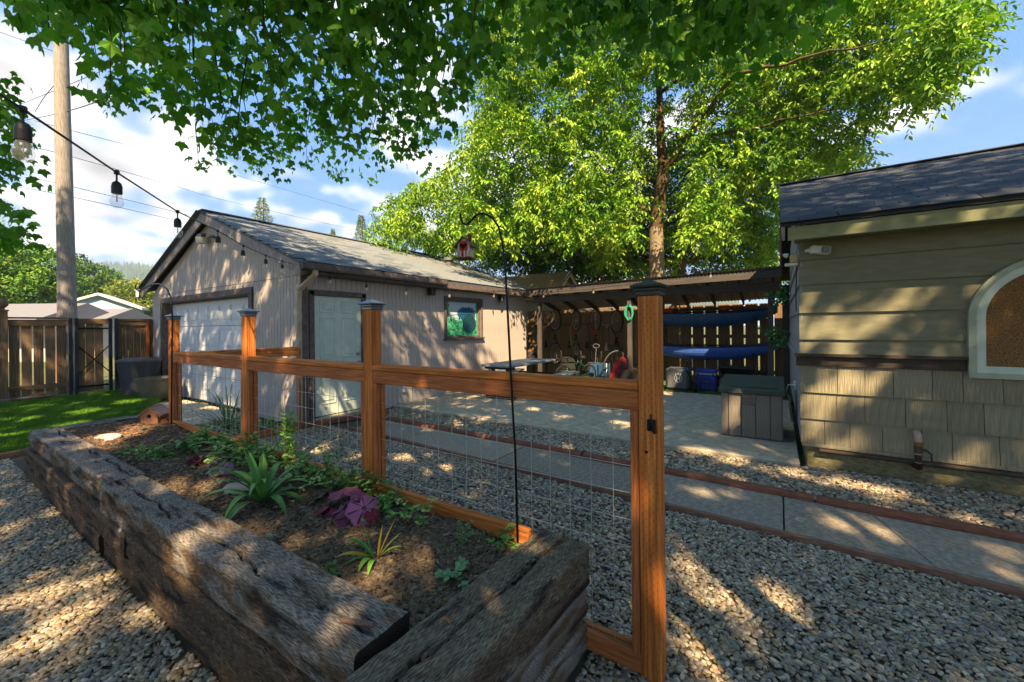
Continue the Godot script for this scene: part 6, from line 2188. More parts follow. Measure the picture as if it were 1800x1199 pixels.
func walnut_spray(leaf: ArrayMesh) -> ArrayMesh:
	var b = MB.new()
	for tws in 5:
		var c = rdir() * 0.2
		var dr = (rdir() * Vector3(1, 0.3, 1) + Vector3(0, -0.55, 0)).normalized()
		var tip = c + dr * rr(0.35, 0.6)
		var tint = jit(Color(1, 1, 1), 0.15)
		for q in 10:
			var p = c.lerp(tip, q / 9.0)
			var side = dr.cross(Vector3.UP + rdir() * 0.6).normalized() * (1.0 if q % 2 else -1.0)
			put(b, leaf, Transform3D(leaf_basis(side + dr * 0.6 + Vector3(0, -0.5, 0), Vector3.UP + rdir() * 0.6, rr(0.10, 0.17)), p), jit(tint, 0.15))
	return b.mesh()
func rdir() -> Vector3:
	return Vector3(rng.randfn(), rng.randfn(), rng.randfn()).normalized()
func limb(b: MB, a: Vector3, c: Vector3, r0: float, r1: float, wob := 0.08, seg := 9, n := 8):
	var pts = []
	var rad = []
	var l = (c - a).length()
	for i in n + 1:
		var t = float(i) / n
		var o = Vector3(noise.get_noise_2d(a.x * 9 + t * 2.2, c.y * 3), noise.get_noise_2d(a.y * 9 + t * 2.2, c.x * 5 + 40), noise.get_noise_2d(a.z * 9 + t * 2.2, c.z * 4 + 80))
		pts.append(a.lerp(c, t) + o * wob * l * sin(PI * t))
		rad.append(lerpf(r0, r1, t))
	b.tube(pts, rad, seg)
	return pts
# a background tree: trunk, limbs and a crown of leaf clusters in several lobes
func far_tree(called, label, base: Vector3, trunk_h: float, lobes: Array, n: int, leaf: float, tones: Array, mesh, per := 26, spread := 0.5, group := "trees beyond the garden"):
	var t = thing(called, base, label, "tree", group)
	var w = MB.new()
	var top = base + Vector3(0, trunk_h, 0)
	limb(w, base - Vector3(0, 0.2, 0), top, trunk_h * 0.055 + 0.05, trunk_h * 0.03 + 0.03, 0.03)
	for l in lobes: limb(w, top - Vector3(0, trunk_h * 0.25, 0), l[0], trunk_h * 0.022 + 0.02, 0.015, 0.08, 6)
	part(t, "trunk", w, M.barkdark)
	var vol = 0.0
	for l in lobes: vol += l[1].x * l[1].z
	var kinds = []
	for k in 4:
		var b = MB.new()
		for q in per:
			var o = rdir() * Vector3(spread, spread * 0.6, spread) * pow(rng.randf(), 0.5)
			put(b, mesh, Transform3D(leaf_basis(rdir() + Vector3(0, -0.3, 0) + o, Vector3.UP + rdir() * 0.7, leaf * rr(0.7, 1.25)), o), jit(Color(1, 1, 1), 0.2))
		kinds.append(b.mesh())
	var xf = [[], [], [], []]
	var cs = [[], [], [], []]
	for l in lobes:
		for i in int(n * l[1].x * l[1].z / vol / per):
			var c = l[0] + rdir() * l[1] * pow(rng.randf(), 0.33)
			var k = rng.randi() % 4
			xf[k].append(Transform3D(Basis(Vector3.UP, rr(0, TAU)), c))
			cs[k].append(jit(lin(tones[rng.randi() % tones.size()]), 0.15))
	for k in 4: many(t, "crown", kinds[k], M.leaf_far, xf[k], cs[k])
# gaps in the two crowns, given by where the sun that comes through them falls in the photograph
var gaps := []
func find_gaps():
	for q in [[1215, 1050, 0.033], [1330, 1030, 0.058], [1370, 1080, 0.040], [1250, 1165, 0.052], [1285, 1040, 0.027], [1190, 990, 0.015],
		[1235, 862, 0.077], [1480, 915, 0.095], [1550, 935, 0.040], [1290, 806, 0.083], [1380, 826, 0.102], [1480, 845, 0.089], [1560, 862, 0.064], [1230, 792, 0.064], [1430, 812, 0.064],
		[935, 720, 0.064], [985, 735, 0.052], [1090, 745, 0.064], [1235, 726, 0.021], [850, 735, 0.052], [800, 742, 0.114], [740, 752, 0.083], [720, 800, 0.102], [780, 822, 0.052], [860, 768, 0.052], [600, 765, 0.145], [560, 785, 0.114],
		[30, 1050, 0.002], [90, 1035, 0.002], [200, 1010, 0.009], [160, 1060, 0.009], [90, 1110, 0.021], [270, 1060, 0.009],
		[60, 742, 0.145], [30, 768, 0.102], [160, 728, 0.207], [235, 712, 0.176], [120, 752, 0.114], [340, 705, 0.238], [390, 715, 0.207]]:
		var p = on_y(q[0], q[1], 0.02)
		gaps.append(Vector3(p.x - 0.6 * p.y, p.z - 0.75 * p.y, q[2]))
	for q in [[200, 765, 0.145], [255, 748, 0.114], [170, 785, 0.083], [150, 770, 0.040], [300, 862, 0.021], [330, 850, 0.015], [700, 975, 0.015]]:
		var p = on_y(q[0], q[1], 0.46)
		gaps.append(Vector3(p.x - 0.6 * p.y, p.z - 0.75 * p.y, q[2]))
	for q in [[1590, 512, -5.44, 0.064], [1565, 545, -5.44, 0.040], [1432, 500, -5.44, 0.015], [1430, 585, -5.44, 0.046], [1515, 665, -5.44, 0.058], [1440, 690, -5.44, 0.052], [1485, 600, -5.44, 0.027], [1660, 470, -5.44, 0.027], [1430, 745, -5.44, 0.033], [1290, 712, -6.23, 0.033],
		[510, 600, -3.55, 0.064], [497, 640, -3.55, 0.064], [355, 610, -3.7, 0.052], [468, 505, -3.55, 0.027], [505, 690, -3.55, 0.077], [330, 680, -3.7, 0.052],
		[770, 657, -1.8, 0.027], [1145, 1085, -1.79, 0.033], [1150, 1030, -1.79, 0.015], [925, 935, -1.8, 0.015], [305, 590, -1.8, 0.021], [325, 630, -1.8, 0.027], [310, 960, -.79, 0.027], [345, 900, -.79, 0.021], [320, 1010, -.79, 0.021]]:
		var p = on_z(q[0], q[1], q[2])
		gaps.append(Vector3(p.x - 0.6 * p.y, p.z - 0.75 * p.y, q[3]))
	for q in [[590, 715, 0.114], [600, 690, 0.064], [565, 700, 0.052], [808, 628, 0.021], [700, 600, 0.015], [905, 575, 0.015]]:
		var p = on_x(q[0], q[1], -6.35)
		gaps.append(Vector3(p.x - 0.6 * p.y, p.z - 0.75 * p.y, q[2]))
	for k in 26:   # dashes of light on the garage roof
		var t = rng.randf()
		var p = Vector3(lerpf(-6.3, -9.4, t), lerpf(2.65, 3.85, t), rr(-10.2, -3.6))
		gaps.append(Vector3(p.x - 0.6 * p.y, p.z - 0.75 * p.y, rr(0.03, 0.08)))
func in_gap(c: Vector3) -> bool:
	var g = Vector2(c.x - 0.6 * c.y, c.z - 0.75 * c.y)
	for q in gaps:
		if absf(q.x - g.x) < 0.8 and g.distance_to(Vector2(q.x, q.y)) < q.z + 0.13: return true
	return false
func build_trees():
	find_gaps()
	var ml = maple_leaf()
	var ol = oval_leaf()
	var wl = oval_leaf(0.1, 0.2)
	# ---- near maple overhead
	var edge = PackedVector2Array([Vector2(12, -400), Vector2(22, 30), Vector2(60, 68), Vector2(130, 88), Vector2(142, 140), Vector2(165, 178), Vector2(222, 200), Vector2(268, 186), Vector2(318, 222), Vector2(322, 290), Vector2(398, 300), Vector2(500, 322), Vector2(545, 305), Vector2(622, 330), Vector2(690, 298), Vector2(755, 305), Vector2(800, 280), Vector2(826, 190), Vector2(848, 128), Vector2(900, 98), Vector2(1010, 108), Vector2(1130, 118), Vector2(1200, 130), Vector2(1290, 118), Vector2(1360, 108), Vector2(1420, 66), Vector2(1470, 10), Vector2(1500, -400)])
	var tree = thing("maple_tree", Vector3(4.6, 0, 3.4), "large maple overhead with lobed dark green leaves", "tree")
	var w = MB.new()
	var fork = Vector3(4.2, 3.6, 2.8)
	limb(w, Vector3(4.6, -0.1, 3.4), fork, 0.34, 0.26, 0.03, 14)
	var ends = [deep(700, 60, 4.8), deep(470, 60, 4.6), deep(1150, 20, 4.6), deep(330, 10, 4.0), deep(880, -60, 5.0), Vector3(2.0, 10.4, 2.5), Vector3(6, 12, 3.5), Vector3(1, 10.5, 6), Vector3(8.5, 10.5, 3.2), Vector3(5, 9.5, 0.5), Vector3(6, 10.5, 8)]
	for e in ends: limb(w, fork, e, 0.13, 0.02, 0.07, 8, 12)
	part(tree, "trunk", w, M.barkdark)
	var tw = MB.new()
	var tones = ["5f9430", "6ba038", "548a2c", "7aac44", "4a7e28"]
	var kinds = []
	for k in 9: kinds.append(leaf_spray(ml, 10, 0.21, 0.55 if k < 5 else 0.35))
	var small = []
	for k in 9: small.append(leaf_spray(ml, 10, 0.11, 0.35))
	var xfs = []
	var css = []
	for k in 9:
		xfs.append([])
		css.append([])
	var spray = func(c: Vector3, s: float, twig: bool):
		if twig:
			var q = c + Vector3(rr(-0.12, 0.12), rr(0.25, 0.6), rr(-0.12, 0.12)) + (fork - c).normalized() * 0.3
			tw.tube([q, (q + c) / 2 + Vector3(rr(-0.04, 0.04), 0.03, rr(-0.04, 0.04)), c - Vector3(0, 0.05, 0)], [0.006, 0.004, 0.002], 4, false)
		var k = rng.randi() % 9
		xfs[k].append(Transform3D((Basis(Vector3.UP, rr(0, TAU)) * Basis(Vector3.RIGHT, rr(-0.4, 0.4))).scaled_local(Vector3.ONE * s), c))
		css[k].append(jit(lin(tones[rng.randi() % tones.size()]), 0.15))
	# clusters seen along the top of the picture
	var tries = 0
	var made = 0
	while made < 900 and tries < 12000:
		tries += 1
		var u = rr(0, 1500)
		var v = rr(-120, 330)
		if not Geometry2D.is_point_in_polygon(Vector2(u, v), edge): continue
		var inn = true
		for q in [Vector2(-22, 12), Vector2(22, 12), Vector2(0, 28)]:
			if not Geometry2D.is_point_in_polygon(Vector2(u, v) + q, edge): inn = false
		if not inn and rng.randf() < 0.5: continue
		var tn = (575.0 - v) / F
		var y = rr(3.05, 4.9)
		var d = clampf((y - 1.55) / tn, 2.3, 6.8)
		var c = deep(u, v, d)
		if noise.get_noise_3d(c.x * 0.9, c.y * 0.9, c.z * 0.9) < -0.25: continue
		spray.call(c, rr(0.8, 1.05), made % 4 == 0)
		made += 1
	# hanging branch at the left edge
	var hangp = PackedVector2Array([Vector2(-120, 130), Vector2(25, 150), Vector2(70, 205), Vector2(92, 238), Vector2(40, 246), Vector2(72, 288), Vector2(42, 325), Vector2(34, 372), Vector2(62, 432), Vector2(20, 440), Vector2(-120, 470)])
	made = 0
	while made < 95:
		var u = rr(-120, 70)
		var v = rr(130, 470)
		if not Geometry2D.is_point_in_polygon(Vector2(u + 14, v + 8), hangp): continue
		spray.call(deep(u, v, rr(2.5, 3.6)), 0.72, false)
		made += 1
	for k in 9:
		many(tree, "crown", kinds[k], M.leaf, xfs[k], css[k])
		xfs[k] = []
		css[k] = []
	# unseen rest of the crown, placed toward the sun with gaps left for sun patches
	made = 0
	tries = 0
	while made < 16500 and tries < 120000:
		tries += 1
		var d = rdir() * pow(rng.randf(), 0.4)
		var c = Vector3(5.4, 10.2, 4.2) + d * Vector3(8.8, 3.6, 7.2)
		if in_gap(c): continue
		var s = pix(c)
		if s.z > 0 and s.x > -80 and s.x < 1880 and s.y > -60: continue
		if s.z < 0 and c.distance_to(EYE) < 1.6: continue
		spray.call(c, rr(1.1, 1.3), made % 30 == 0)
		made += 1
	for k in 9: many(tree, "crown", small[k], M.leaf, xfs[k], css[k])
	part(tree, "twigs", tw, M.twig)
	# ---- added unseen maple behind the camera, put there to shade garage and lawn
	tree = thing("maple_tree", Vector3(-4.5, 0, 6.0), "unseen maple added behind the viewpoint to shade lawn and garage", "tree")
	w = MB.new()
	limb(w, Vector3(-4.5, -0.1, 6.0), Vector3(-4.6, 7.6, 5.6), 0.3, 0.2, 0.03, 12)
	for q in 7: limb(w, Vector3(-4.6, 7.4, 5.6), Vector3(-4.6, 10.6, 5.4) + rdir() * Vector3(3.5, 1.6, 2.6), 0.1, 0.02, 0.06, 7)
	part(tree, "trunk", w, M.barkdark)
	for k in 9:
		xfs[k] = []
		css[k] = []
	made = 0
	while made < 6500:
		var d = rdir() * pow(rng.randf(), 0.4)
		var c = Vector3(-5.0, 10.6, 5.2) + d * Vector3(6.4, 3.0, 4.8)
		if in_gap(c): continue
		var s = pix(c)
		if s.z > 0 and s.x > -80 and s.y > -60: continue
		spray.call(c, rr(1.1, 1.3), false)
		made += 1
	for k in 9: many(tree, "crown", small[k], M.leaf, xfs[k], css[k])
	# ---- walnut behind the carport
	var wb = on_z(1155, 480, -13.0)
	wb.y = 0
	tree = thing("walnut_tree", wb, "tall bright green walnut with pale forked trunk behind the carport", "tree")
	w = MB.new()
	var z = -13.0
	var J = func(u, v, dz): return on_z(u, v, z + dz)
	limb(w, wb - Vector3(0, 0.2, 0), J.call(1153, 400, 0), 0.25, 0.21, 0.02, 16)
	part(tree, "trunk", w, M.bark)
	w = MB.new()
	limb(w, J.call(1153, 404, 0), J.call(1166, 300, 0), 0.21, 0.18, 0.03, 14)
	var f1 = J.call(1166, 304, 0)
	limb(w, f1, J.call(1158, 150, -0.5), 0.16, 0.09, 0.03, 10)
	limb(w, J.call(1158, 152, -0.5), J.call(1120, -80, -0.5), 0.09, 0.03, 0.06, 8)
	limb(w, J.call(1158, 165, -0.5), J.call(1215, 120, 0), 0.07, 0.03, 0.05, 8)
	limb(w, f1, J.call(1210, 240, 0.3), 0.14, 0.10, 0.04, 10)
	limb(w, J.call(1210, 241, 0.3), J.call(1290, 130, 1.5), 0.09, 0.04, 0.05, 8)
	limb(w, J.call(1290, 131, 1.5), deep(1560, 70, 8.0), 0.05, 0.012, 0.04, 7, 12)
	limb(w, J.call(1205, 245, 0.3), deep(1480, 190, 9.0), 0.06, 0.012, 0.05, 7, 12)
	limb(w, J.call(1150, 385, -0.2), J.call(1040, 285, -0.8), 0.10, 0.06, 0.04, 8)
	limb(w, J.call(1040, 286, -0.8), J.call(880, 200, -1.0), 0.06, 0.02, 0.06, 8)
	limb(w, J.call(1160, 330, -0.3), J.call(1000, 170, -1.2), 0.07, 0.02, 0.06, 8)
	limb(w, J.call(1060, 490, -1.5), J.call(960, 380, -2.0), 0.10, 0.04, 0.05, 8)
	limb(w, J.call(960, 381, -2.0), J.call(760, 340, -2.2), 0.05, 0.012, 0.06, 7)
	part(tree, "limbs", w, M.barkdark)
	var reg = PackedVector2Array([Vector2(655, 380), Vector2(690, 335), Vector2(760, 310), Vector2(830, 250), Vector2(845, 160), Vector2(860, -80), Vector2(1690, -80), Vector2(1722, 20), Vector2(1690, 85), Vector2(1690, 118), Vector2(1600, 195), Vector2(1560, 185), Vector2(1510, 275), Vector2(1470, 300), Vector2(1400, 322), Vector2(1372, 420), Vector2(1372, 475), Vector2(940, 500), Vector2(820, 455), Vector2(700, 440), Vector2(640, 425)])
	var tn2 = ["739a2c", "83a834", "64902a", "90b23c", "a0ba46", "5a8428"]
	var wk = []
	for k in 7: wk.append(walnut_spray(wl))
	for k in 9:
		xfs[k] = []
		css[k] = []
	made = 0
	while made < 3500:
		var u = rr(620, 1730)
		var v = rr(-80, 500)
		if not Geometry2D.is_point_in_polygon(Vector2(u, v), reg): continue
		var d = 13.0 + rr(-3.0, 2.6)
		var near = clampf((u - 1330) / 330.0, 0, 1) * clampf((430 - v) / 250.0, 0, 1)
		d = lerpf(d, rr(6.6, 9.0), near)
		if near > 0.4 and rng.randf() < 0.45: continue
		if v > 425 and (u > 870 and u < 1030 or d < 13.8): continue
		if absf(u - 1160 - maxf(0, 160 - v) * 0.1) < 42 and v > 130 and d < 13.4 and rng.randf() < 0.93: continue
		if absf(u - 1180 - (330 - v) * 0.5) < 26 and v > 200 and v < 330 and d < 13.2 and rng.randf() < 0.9: continue
		if u < 800: d += 1.2
		if u > 1300 and v > 330: d = rr(13.5, 16.0)
		var c = deep(u, v, d)
		if c.z > -9.5 and c.y < 3.0 and c.x < 0: continue
		if noise.get_noise_3d(c.x * 0.7, c.y * 0.7 + 30, c.z * 0.7) < -0.12 and rng.randf() < 0.85: continue
		var k = rng.randi() % 7
		xfs[k].append(Transform3D(Basis(Vector3.UP, rr(0, TAU)).scaled_local(Vector3.ONE * rr(0.85, 1.15)), c))
		css[k].append(jit(lin(tn2[rng.randi() % tn2.size()]), 0.18))
		made += 1
	for k in 7: many(tree, "crown", wk[k], M.leaf_far, xfs[k], css[k])
	# ---- darker tree right behind, with its own trunk
	var db = on_z(1192, 470, -15.5)
	db.y = 0
	far_tree("shade_tree", "dark trunked leafy tree just behind the walnut", db, 5.0, [[deep(1190, 330, 16), Vector3(3.2, 2.4, 2.2)], [deep(1050, 400, 17), Vector3(3.0, 2.0, 2.0)], [deep(900, 400, 19), Vector3(3.4, 2.0, 2.4)], [deep(1330, 430, 17), Vector3(2.2, 2.2, 2.0)], [deep(1180, 450, 17.5), Vector3(4.5, 1.6, 2.0)], [deep(960, 440, 20), Vector3(3.6, 1.6, 2.0)], [deep(840, 420, 20), Vector3(2.6, 1.6, 2.0)], [deep(1010, 470, 20), Vector3(3.2, 1.4, 2.0)]], 62000, 0.16, ["5f8a2c", "4f7a26", "6f9a34", "466e22"], ol, 26, 0.4)
	# ---- trees beyond the left fence
	var A = func(u, v, d): return deep(u, v, d)
	var G = func(u, d):
		var q = deep(u, 575, d)
		q.y = 0
		return q
	far_tree("maple_tree", "broad sunlit maple behind the grey neighbouring roof", G.call(30, 27), 3.0, [[A.call(10, 470, 27), Vector3(3.2, 2.4, 2.4)], [A.call(70, 480, 27), Vector3(2.0, 2.0, 2.0)], [A.call(-60, 440, 27), Vector3(3.0, 3.0, 2.4)], [A.call(40, 510, 26.5), Vector3(3.0, 1.6, 2.0)]], 20000, 0.24, ["6d9428", "4f7a1e", "87a834", "3c641a"], ol, 26, 0.55)
	far_tree("leafy_tree", "dark green tree right of the utility pole", G.call(150, 44), 4.0, [[A.call(150, 500, 44), Vector3(2.2, 3.0, 2.2)], [A.call(165, 520, 44), Vector3(2.0, 1.8, 2.0)]], 7000, 0.3, ["466b22", "355818", "587a2c"], ol, 26, 0.6)
	far_tree("leafy_tree", "yellowish rounded tree above the pale blue house", G.call(175, 52), 4.0, [[A.call(176, 515, 52), Vector3(2.2, 2.4, 2.0)]], 4000, 0.3, ["8a8a3a", "7c8234", "9a9444"], ol, 26, 0.6)
	far_tree("leafy_tree", "tall green conical tree behind the pale blue house", G.call(195, 56), 4.0, [[A.call(193, 492, 56), Vector3(1.4, 1.8, 1.4)], [A.call(196, 510, 56), Vector3(2.4, 2.2, 2.2)]], 6000, 0.32, ["4e7a2e", "3f6a26", "5d8636"], ol, 26, 0.5)
	far_tree("leafy_tree", "loose olive green tree beside the garage corner", G.call(235, 40), 3.0, [[A.call(232, 520, 40), Vector3(2.2, 1.8, 2.0)], [A.call(255, 540, 40), Vector3(2.0, 1.2, 1.6)], [A.call(215, 545, 40), Vector3(1.6, 1.0, 1.4)], [A.call(262, 515, 40), Vector3(1.4, 1.4, 1.4)]], 9000, 0.26, ["7d8a34", "6a7c2c", "93993e", "566a26"], ol, 26, 0.5)
	# conifers over the garage roof
	for q in [[463, 348, 400, 38.0, 2.2, "sparse yellow green larch rising over the garage ridge"], [587, 403, 425, 46.0, 0.9, "small pointed conifer over the garage roof"], [637, 378, 440, 42.0, 1.5, "pale pointed conifer next to the walnut foliage"]]:
		var b = G.call(q[0], q[3])
		var tp = A.call(q[0], q[1], q[3])
		var t = thing("conifer_tree", b, q[5], "tree", "trees beyond the garden")
		w = MB.new()
		limb(w, b, tp, 0.22, 0.02, 0.01)
		part(t, "trunk", w, M.barkdark)
		var cx = []
		var cc = []
		for i in 5200:
			var hh = pow(rng.randf(), 0.8)
			var y = lerpf(tp.y, tp.y * 0.35, hh)
			var r = q[4] * (0.08 + hh * 1.6) * pow(rng.randf(), 0.5)
			var a = floor(rng.randf() * 9) / 9.0 * TAU + rr(-0.25, 0.25) + floor(y * 1.7)
			var p = Vector3(b.x + cos(a) * r, y - r * 0.25 + rr(-0.12, 0.12), b.z + sin(a) * r)
			cx.append(Transform3D(leaf_basis(Vector3(cos(a), -0.3, sin(a)) + rdir() * 0.8, Vector3.UP + rdir() * 0.5, rr(0.14, 0.26)), p))
			cc.append(jit(lin(["7d8a3c", "6b7c34", "8f9648", "59702c"][rng.randi() % 4]), 0.2))
		many(t, "crown", oval_leaf(0.1, 0.16), M.leaf_far, cx, cc)

# ---------------------------------------------------------------- plants in and round the bed
func blade(root: Vector3, dir: Vector3, l: float, wd: float, droop: float, col: Color, n := 9, fold := 0.25) -> MB:
	var b = MB.new()
	b.col = col
	var side = dir.cross(Vector3.UP).normalized()
	var rows = []
	var p = root
	var d = dir.normalized()
	for i in n + 1:
		var t = float(i) / n
		var w = wd * pow(sin(PI * clampf(0.12 + 0.88 * t, 0, 1)), 0.75) * 0.5
		if i == n: w = 0.0006
		var up = side.cross(d).normalized()
		rows.append([p + side * w + up * w * fold, p, p - side * w + up * w * fold])
		p += d * l / n
		d = (d + Vector3(0, -droop / n * (0.4 + 1.6 * t), 0)).normalized()
	for i in n:
		for k in 2:
			b.quad(rows[i][k], rows[i][k + 1], rows[i + 1][k + 1], rows[i + 1][k], Vector3.UP)
	return b
func strap_plant(called, label, root: Vector3, leaves: Array, cat = "plant"):
	var t = thing(called, root, label, cat)
	for q in leaves:
		var a = q[0]
		var dir = Vector3(cos(a) * cos(q[1]), sin(q[1]), sin(a) * cos(q[1]))
		part(t, "leaf", blade(root + Vector3(cos(a), 0, sin(a)) * 0.012, dir, q[2], q[3], q[4], jit(lin(q[5]), 0.12)), M.petal)
	return t
func round_leaf(c: Vector3, nrm: Vector3, fwd: Vector3, r: float, edge: Color, mid: Color) -> MB:
	var b = MB.new()
	var z = (fwd - nrm * fwd.dot(nrm)).normalized()
	var x = nrm.cross(z)
	var S = 42
	var P = func(k, f):
		var a = TAU * k / S
		var lob = 1.0 + 0.07 * cos(a * 7) + 0.02 * cos(a * 21)
		var notch = 1.0 - 0.55 * exp(-pow(angle_difference(a, PI) * 2.2, 2))
		var rr2 = r * f * lerpf(1.0, lob * notch, f)
		var hgt = 0.03 * r * f * f * cos(a * 7) - 0.22 * r * f * f
		return c + z * cos(a) * rr2 + x * sin(a) * rr2 + nrm * hgt
	for k in S:
		for f in [[0.02, 0.14], [0.14, 0.5], [0.5, 0.88], [0.88, 1.0]]:
			var vein = k % 6 == 0
			b.col = mid if vein and f[1] < 0.9 or f[1] < 0.2 else (edge if f[1] < 0.95 else edge.darkened(0.15))
			b.quad(P.call(k, f[0]), P.call(k + 1, f[0]), P.call(k + 1, f[1]), P.call(k, f[1]), nrm)
	return b
func soil_at(u, v):
	var p = on_y(u, v, 0.43)
	p = on_y(u, v, soil_y(p.x, p.z))
	p.y = soil_y(p.x, p.z) - 0.004
	return p
func vine(called, label, roots: Array, n: int, leaf: float, tones: Array, h: float, rad: float):
	var t = thing(called, roots[0], label, "plant")
	var st = MB.new()
	var xf = []
	var cs = []
	for i in n:
		var r = roots[rng.randi() % roots.size()]
		var a = rr(0, TAU)
		var d = Vector3(cos(a), rr(0.3, 1.6), sin(a)).normalized()
		var p = r + Vector3(rr(-rad, rad), 0, rr(-rad, rad)) * 0.5
		p.z = clampf(p.z, -1.78, -1.04)
		p.y = soil_y(p.x, p.z)
		var pts = [p]
		var m = 5 + rng.randi() % 4
		var tone = lin(tones[rng.randi() % tones.size()])
		for k in m:
			p += d * h * rr(0.13, 0.22)
			d = (d + rdir() * 0.35 + Vector3(0, -0.16, 0)).normalized()
			if p.z < -1.77: p.z = -1.77
			p.y = maxf(p.y, soil_y(p.x, p.z) + 0.008)
			pts.append(p)
			for s in [-1.0, 1.0]:
				var sd = d.cross(Vector3.UP + rdir() * 0.4).normalized() * s
				xf.append(Transform3D(leaf_basis(sd + d * 0.5 + Vector3(0, 0.15, 0), Vector3.UP + rdir() * 0.4, leaf * rr(0.65, 1.2)), p))
				cs.append(jit(tone, 0.2))
		st.tube(pts, 0.0016, 3, false)
	part(t, "stems", st, flat("vine_stem", "55602c", 0.8))
	many(t, "foliage", oval_leaf(0.07, 0.34), M.petal, xf, cs)
func build_plants():
	var g = ["4a7d3a", "568a42", "3f7032", "629648"]
	# broad strap leaved plant in the middle of the bed
	var r = soil_at(462, 883)
	var L = []
	for q in [[2.3, 1.35, 0.34, 0.05], [1.2, 1.3, 0.36, 0.045], [3.6, 1.2, 0.3, 0.06], [0.4, 1.1, 0.33, 0.045], [5.2, 1.1, 0.30, 0.05], [2.9, 0.9, 0.36, 0.05], [3.3, 0.7, 0.40, 0.052], [0.9, 0.75, 0.40, 0.045], [1.9, 0.8, 0.34, 0.045], [0.1, 0.6, 0.34, 0.05], [-0.4, 0.55, 0.3, 0.055], [4.4, 0.7, 0.28, 0.05], [2.6, 0.5, 0.33, 0.04], [4.9, 0.5, 0.24, 0.055], [1.5, 1.05, 0.36, 0.045], [3.9, 0.55, 0.3, 0.04], [2.1, 1.1, 0.4, 0.05], [3.0, 1.25, 0.3, 0.05], [5.8, 0.85, 0.36, 0.045], [0.6, 0.95, 0.42, 0.04], [4.0, 0.95, 0.34, 0.05], [1.0, 0.5, 0.36, 0.05]]:
		L.append([q[0], q[1], q[2] * 1.15, q[3], 1.7 if q[1] < 1.15 else 0.5, g[L.size() % 4]])
	strap_plant("strap_leaf_plant", "lush green plant with broad strap leaves amid the bed", r, L)
	r = soil_at(328, 792)
	L = []
	for q in [[0.6, 0.95, 0.30, 0.06], [1.6, 0.9, 0.26, 0.05], [2.9, 0.8, 0.26, 0.06], [3.6, 0.6, 0.26, 0.06], [4.4, 0.8, 0.2, 0.055], [5.5, 0.8, 0.24, 0.055], [0.0, 0.6, 0.28, 0.05]]: L.append([q[0], q[1], q[2], q[3], 1.9, g[L.size() % 3]])
	strap_plant("strap_leaf_plant", "small strap leaved plant with one arching leaf on bare soil", r, L)
	# yellowing lily
	r = soil_at(660, 980)
	L = [[2.55, 0.35, 0.19, 0.03, 0.9, "b59a22"], [-0.9, 1.15, 0.2, 0.026, 0.1, "c2a02a"], [-1.4, 1.4, 0.15, 0.02, 0.2, "c9a534"], [2.0, 1.35, 0.22, 0.022, 0.4, "5f9a34"], [2.4, 1.0, 0.19, 0.022, 1.2, "4c8a30"], [2.9, 0.8, 0.16, 0.024, 1.0, "57923a"], [-0.4, 0.75, 0.15, 0.024, 0.8, "8aa83a"], [0.9, 0.55, 0.14, 0.026, 1.6, "6fa03a"], [1.4, 0.7, 0.12, 0.03, 2.4, "7aa83e"], [-0.8, 0.9, 0.16, 0.018, 0.5, "93a83a"], [2.1, 0.5, 0.14, 0.02, 1.6, "3f6a3a"]]
	strap_plant("lily_plant", "small lily with yellowing leaves near the front timber", r, L)
	# coral bells
	r = soil_at(595, 905)
	var t = thing("coral_bells", r, "purple leaved coral bells with scalloped leaves by the second rail", "plant")
	var pu = [["7d3c56", "4a2434"], ["8c4864", "522a40"], ["84687c", "42303f"], ["96587a", "583048"], ["7a8468", "3f383c"], ["5a6648", "3a3a30"], ["70202f", "3f1220"], ["63182a", "2f0f18"], ["806a80", "40303f"]]
	var spots = [[606, 862, 0.17, 0.098, 1], [640, 893, 0.14, 0.1, 3], [594, 895, 0.16, 0.1, 2], [620, 925, 0.10, 0.092, 0], [562, 885, 0.12, 0.062, 8], [556, 905, 0.09, 0.08, 4], [575, 912, 0.08, 0.065, 5], [565, 938, 0.04, 0.08, 6], [592, 930, 0.05, 0.085, 7], [655, 905, 0.07, 0.045, 6], [630, 870, 0.12, 0.05, 0]]
	var i = 0
	for q in spots:
		var c = on_z(q[0], q[1], r.z - 0.03 + (q[1] - 895) * 0.0016)
		c.y = maxf(c.y, r.y + 0.035)
		var out = (c - r) * Vector3(1, 0, 1)
		var n = (Vector3(0, 1.0, 0) + out * 3.2 + Vector3(0.1 + 0.35 * sin(i * 2.4), 0.25 * cos(i * 1.7), 0.3)).normalized()
		part(t, "leaf", round_leaf(c, n, out + Vector3(0, -0.02, 0.05), q[3], jit(lin(pu[q[4]][0]), 0.25), lin(pu[q[4]][1])), M.petal)
		var w = MB.new()
		w.tube([r, (r + c) / 2 + Vector3(0, 0.02, 0), c - n * 0.004], 0.0022, 5)
		part(t, "stalk", w, flat("stalk_red", "5a2a2c", 0.7))
		i += 1
	r = soil_at(368, 832)
	t = thing("coral_bells", r, "small coral bells with drooping purple and olive leaves", "plant")
	for q in [[338, 818, 0.05, 0], [352, 812, 0.045, 6], [370, 814, 0.05, 3], [385, 822, 0.06, 5], [375, 830, 0.06, 4], [398, 822, 0.045, 8]]:
		var c = on_z(q[0], q[1], r.z - 0.02 + (q[1] - 822) * 0.002)
		c.y = maxf(c.y, r.y + 0.03)
		var out = (c - r) * Vector3(1, 0, 1)
		part(t, "leaf", round_leaf(c, (Vector3(0, 0.7, 0) + out * 4 + Vector3(0, 0, 0.5)).normalized(), out + Vector3(0, -0.05, 0.02), q[2], jit(lin(pu[q[3]][0]), 0.1), lin(pu[q[3]][1])), M.petal)
		var w = MB.new()
		w.tube([r, (r + c) / 2 + Vector3(0, 0.015, 0), c], 0.002, 5)
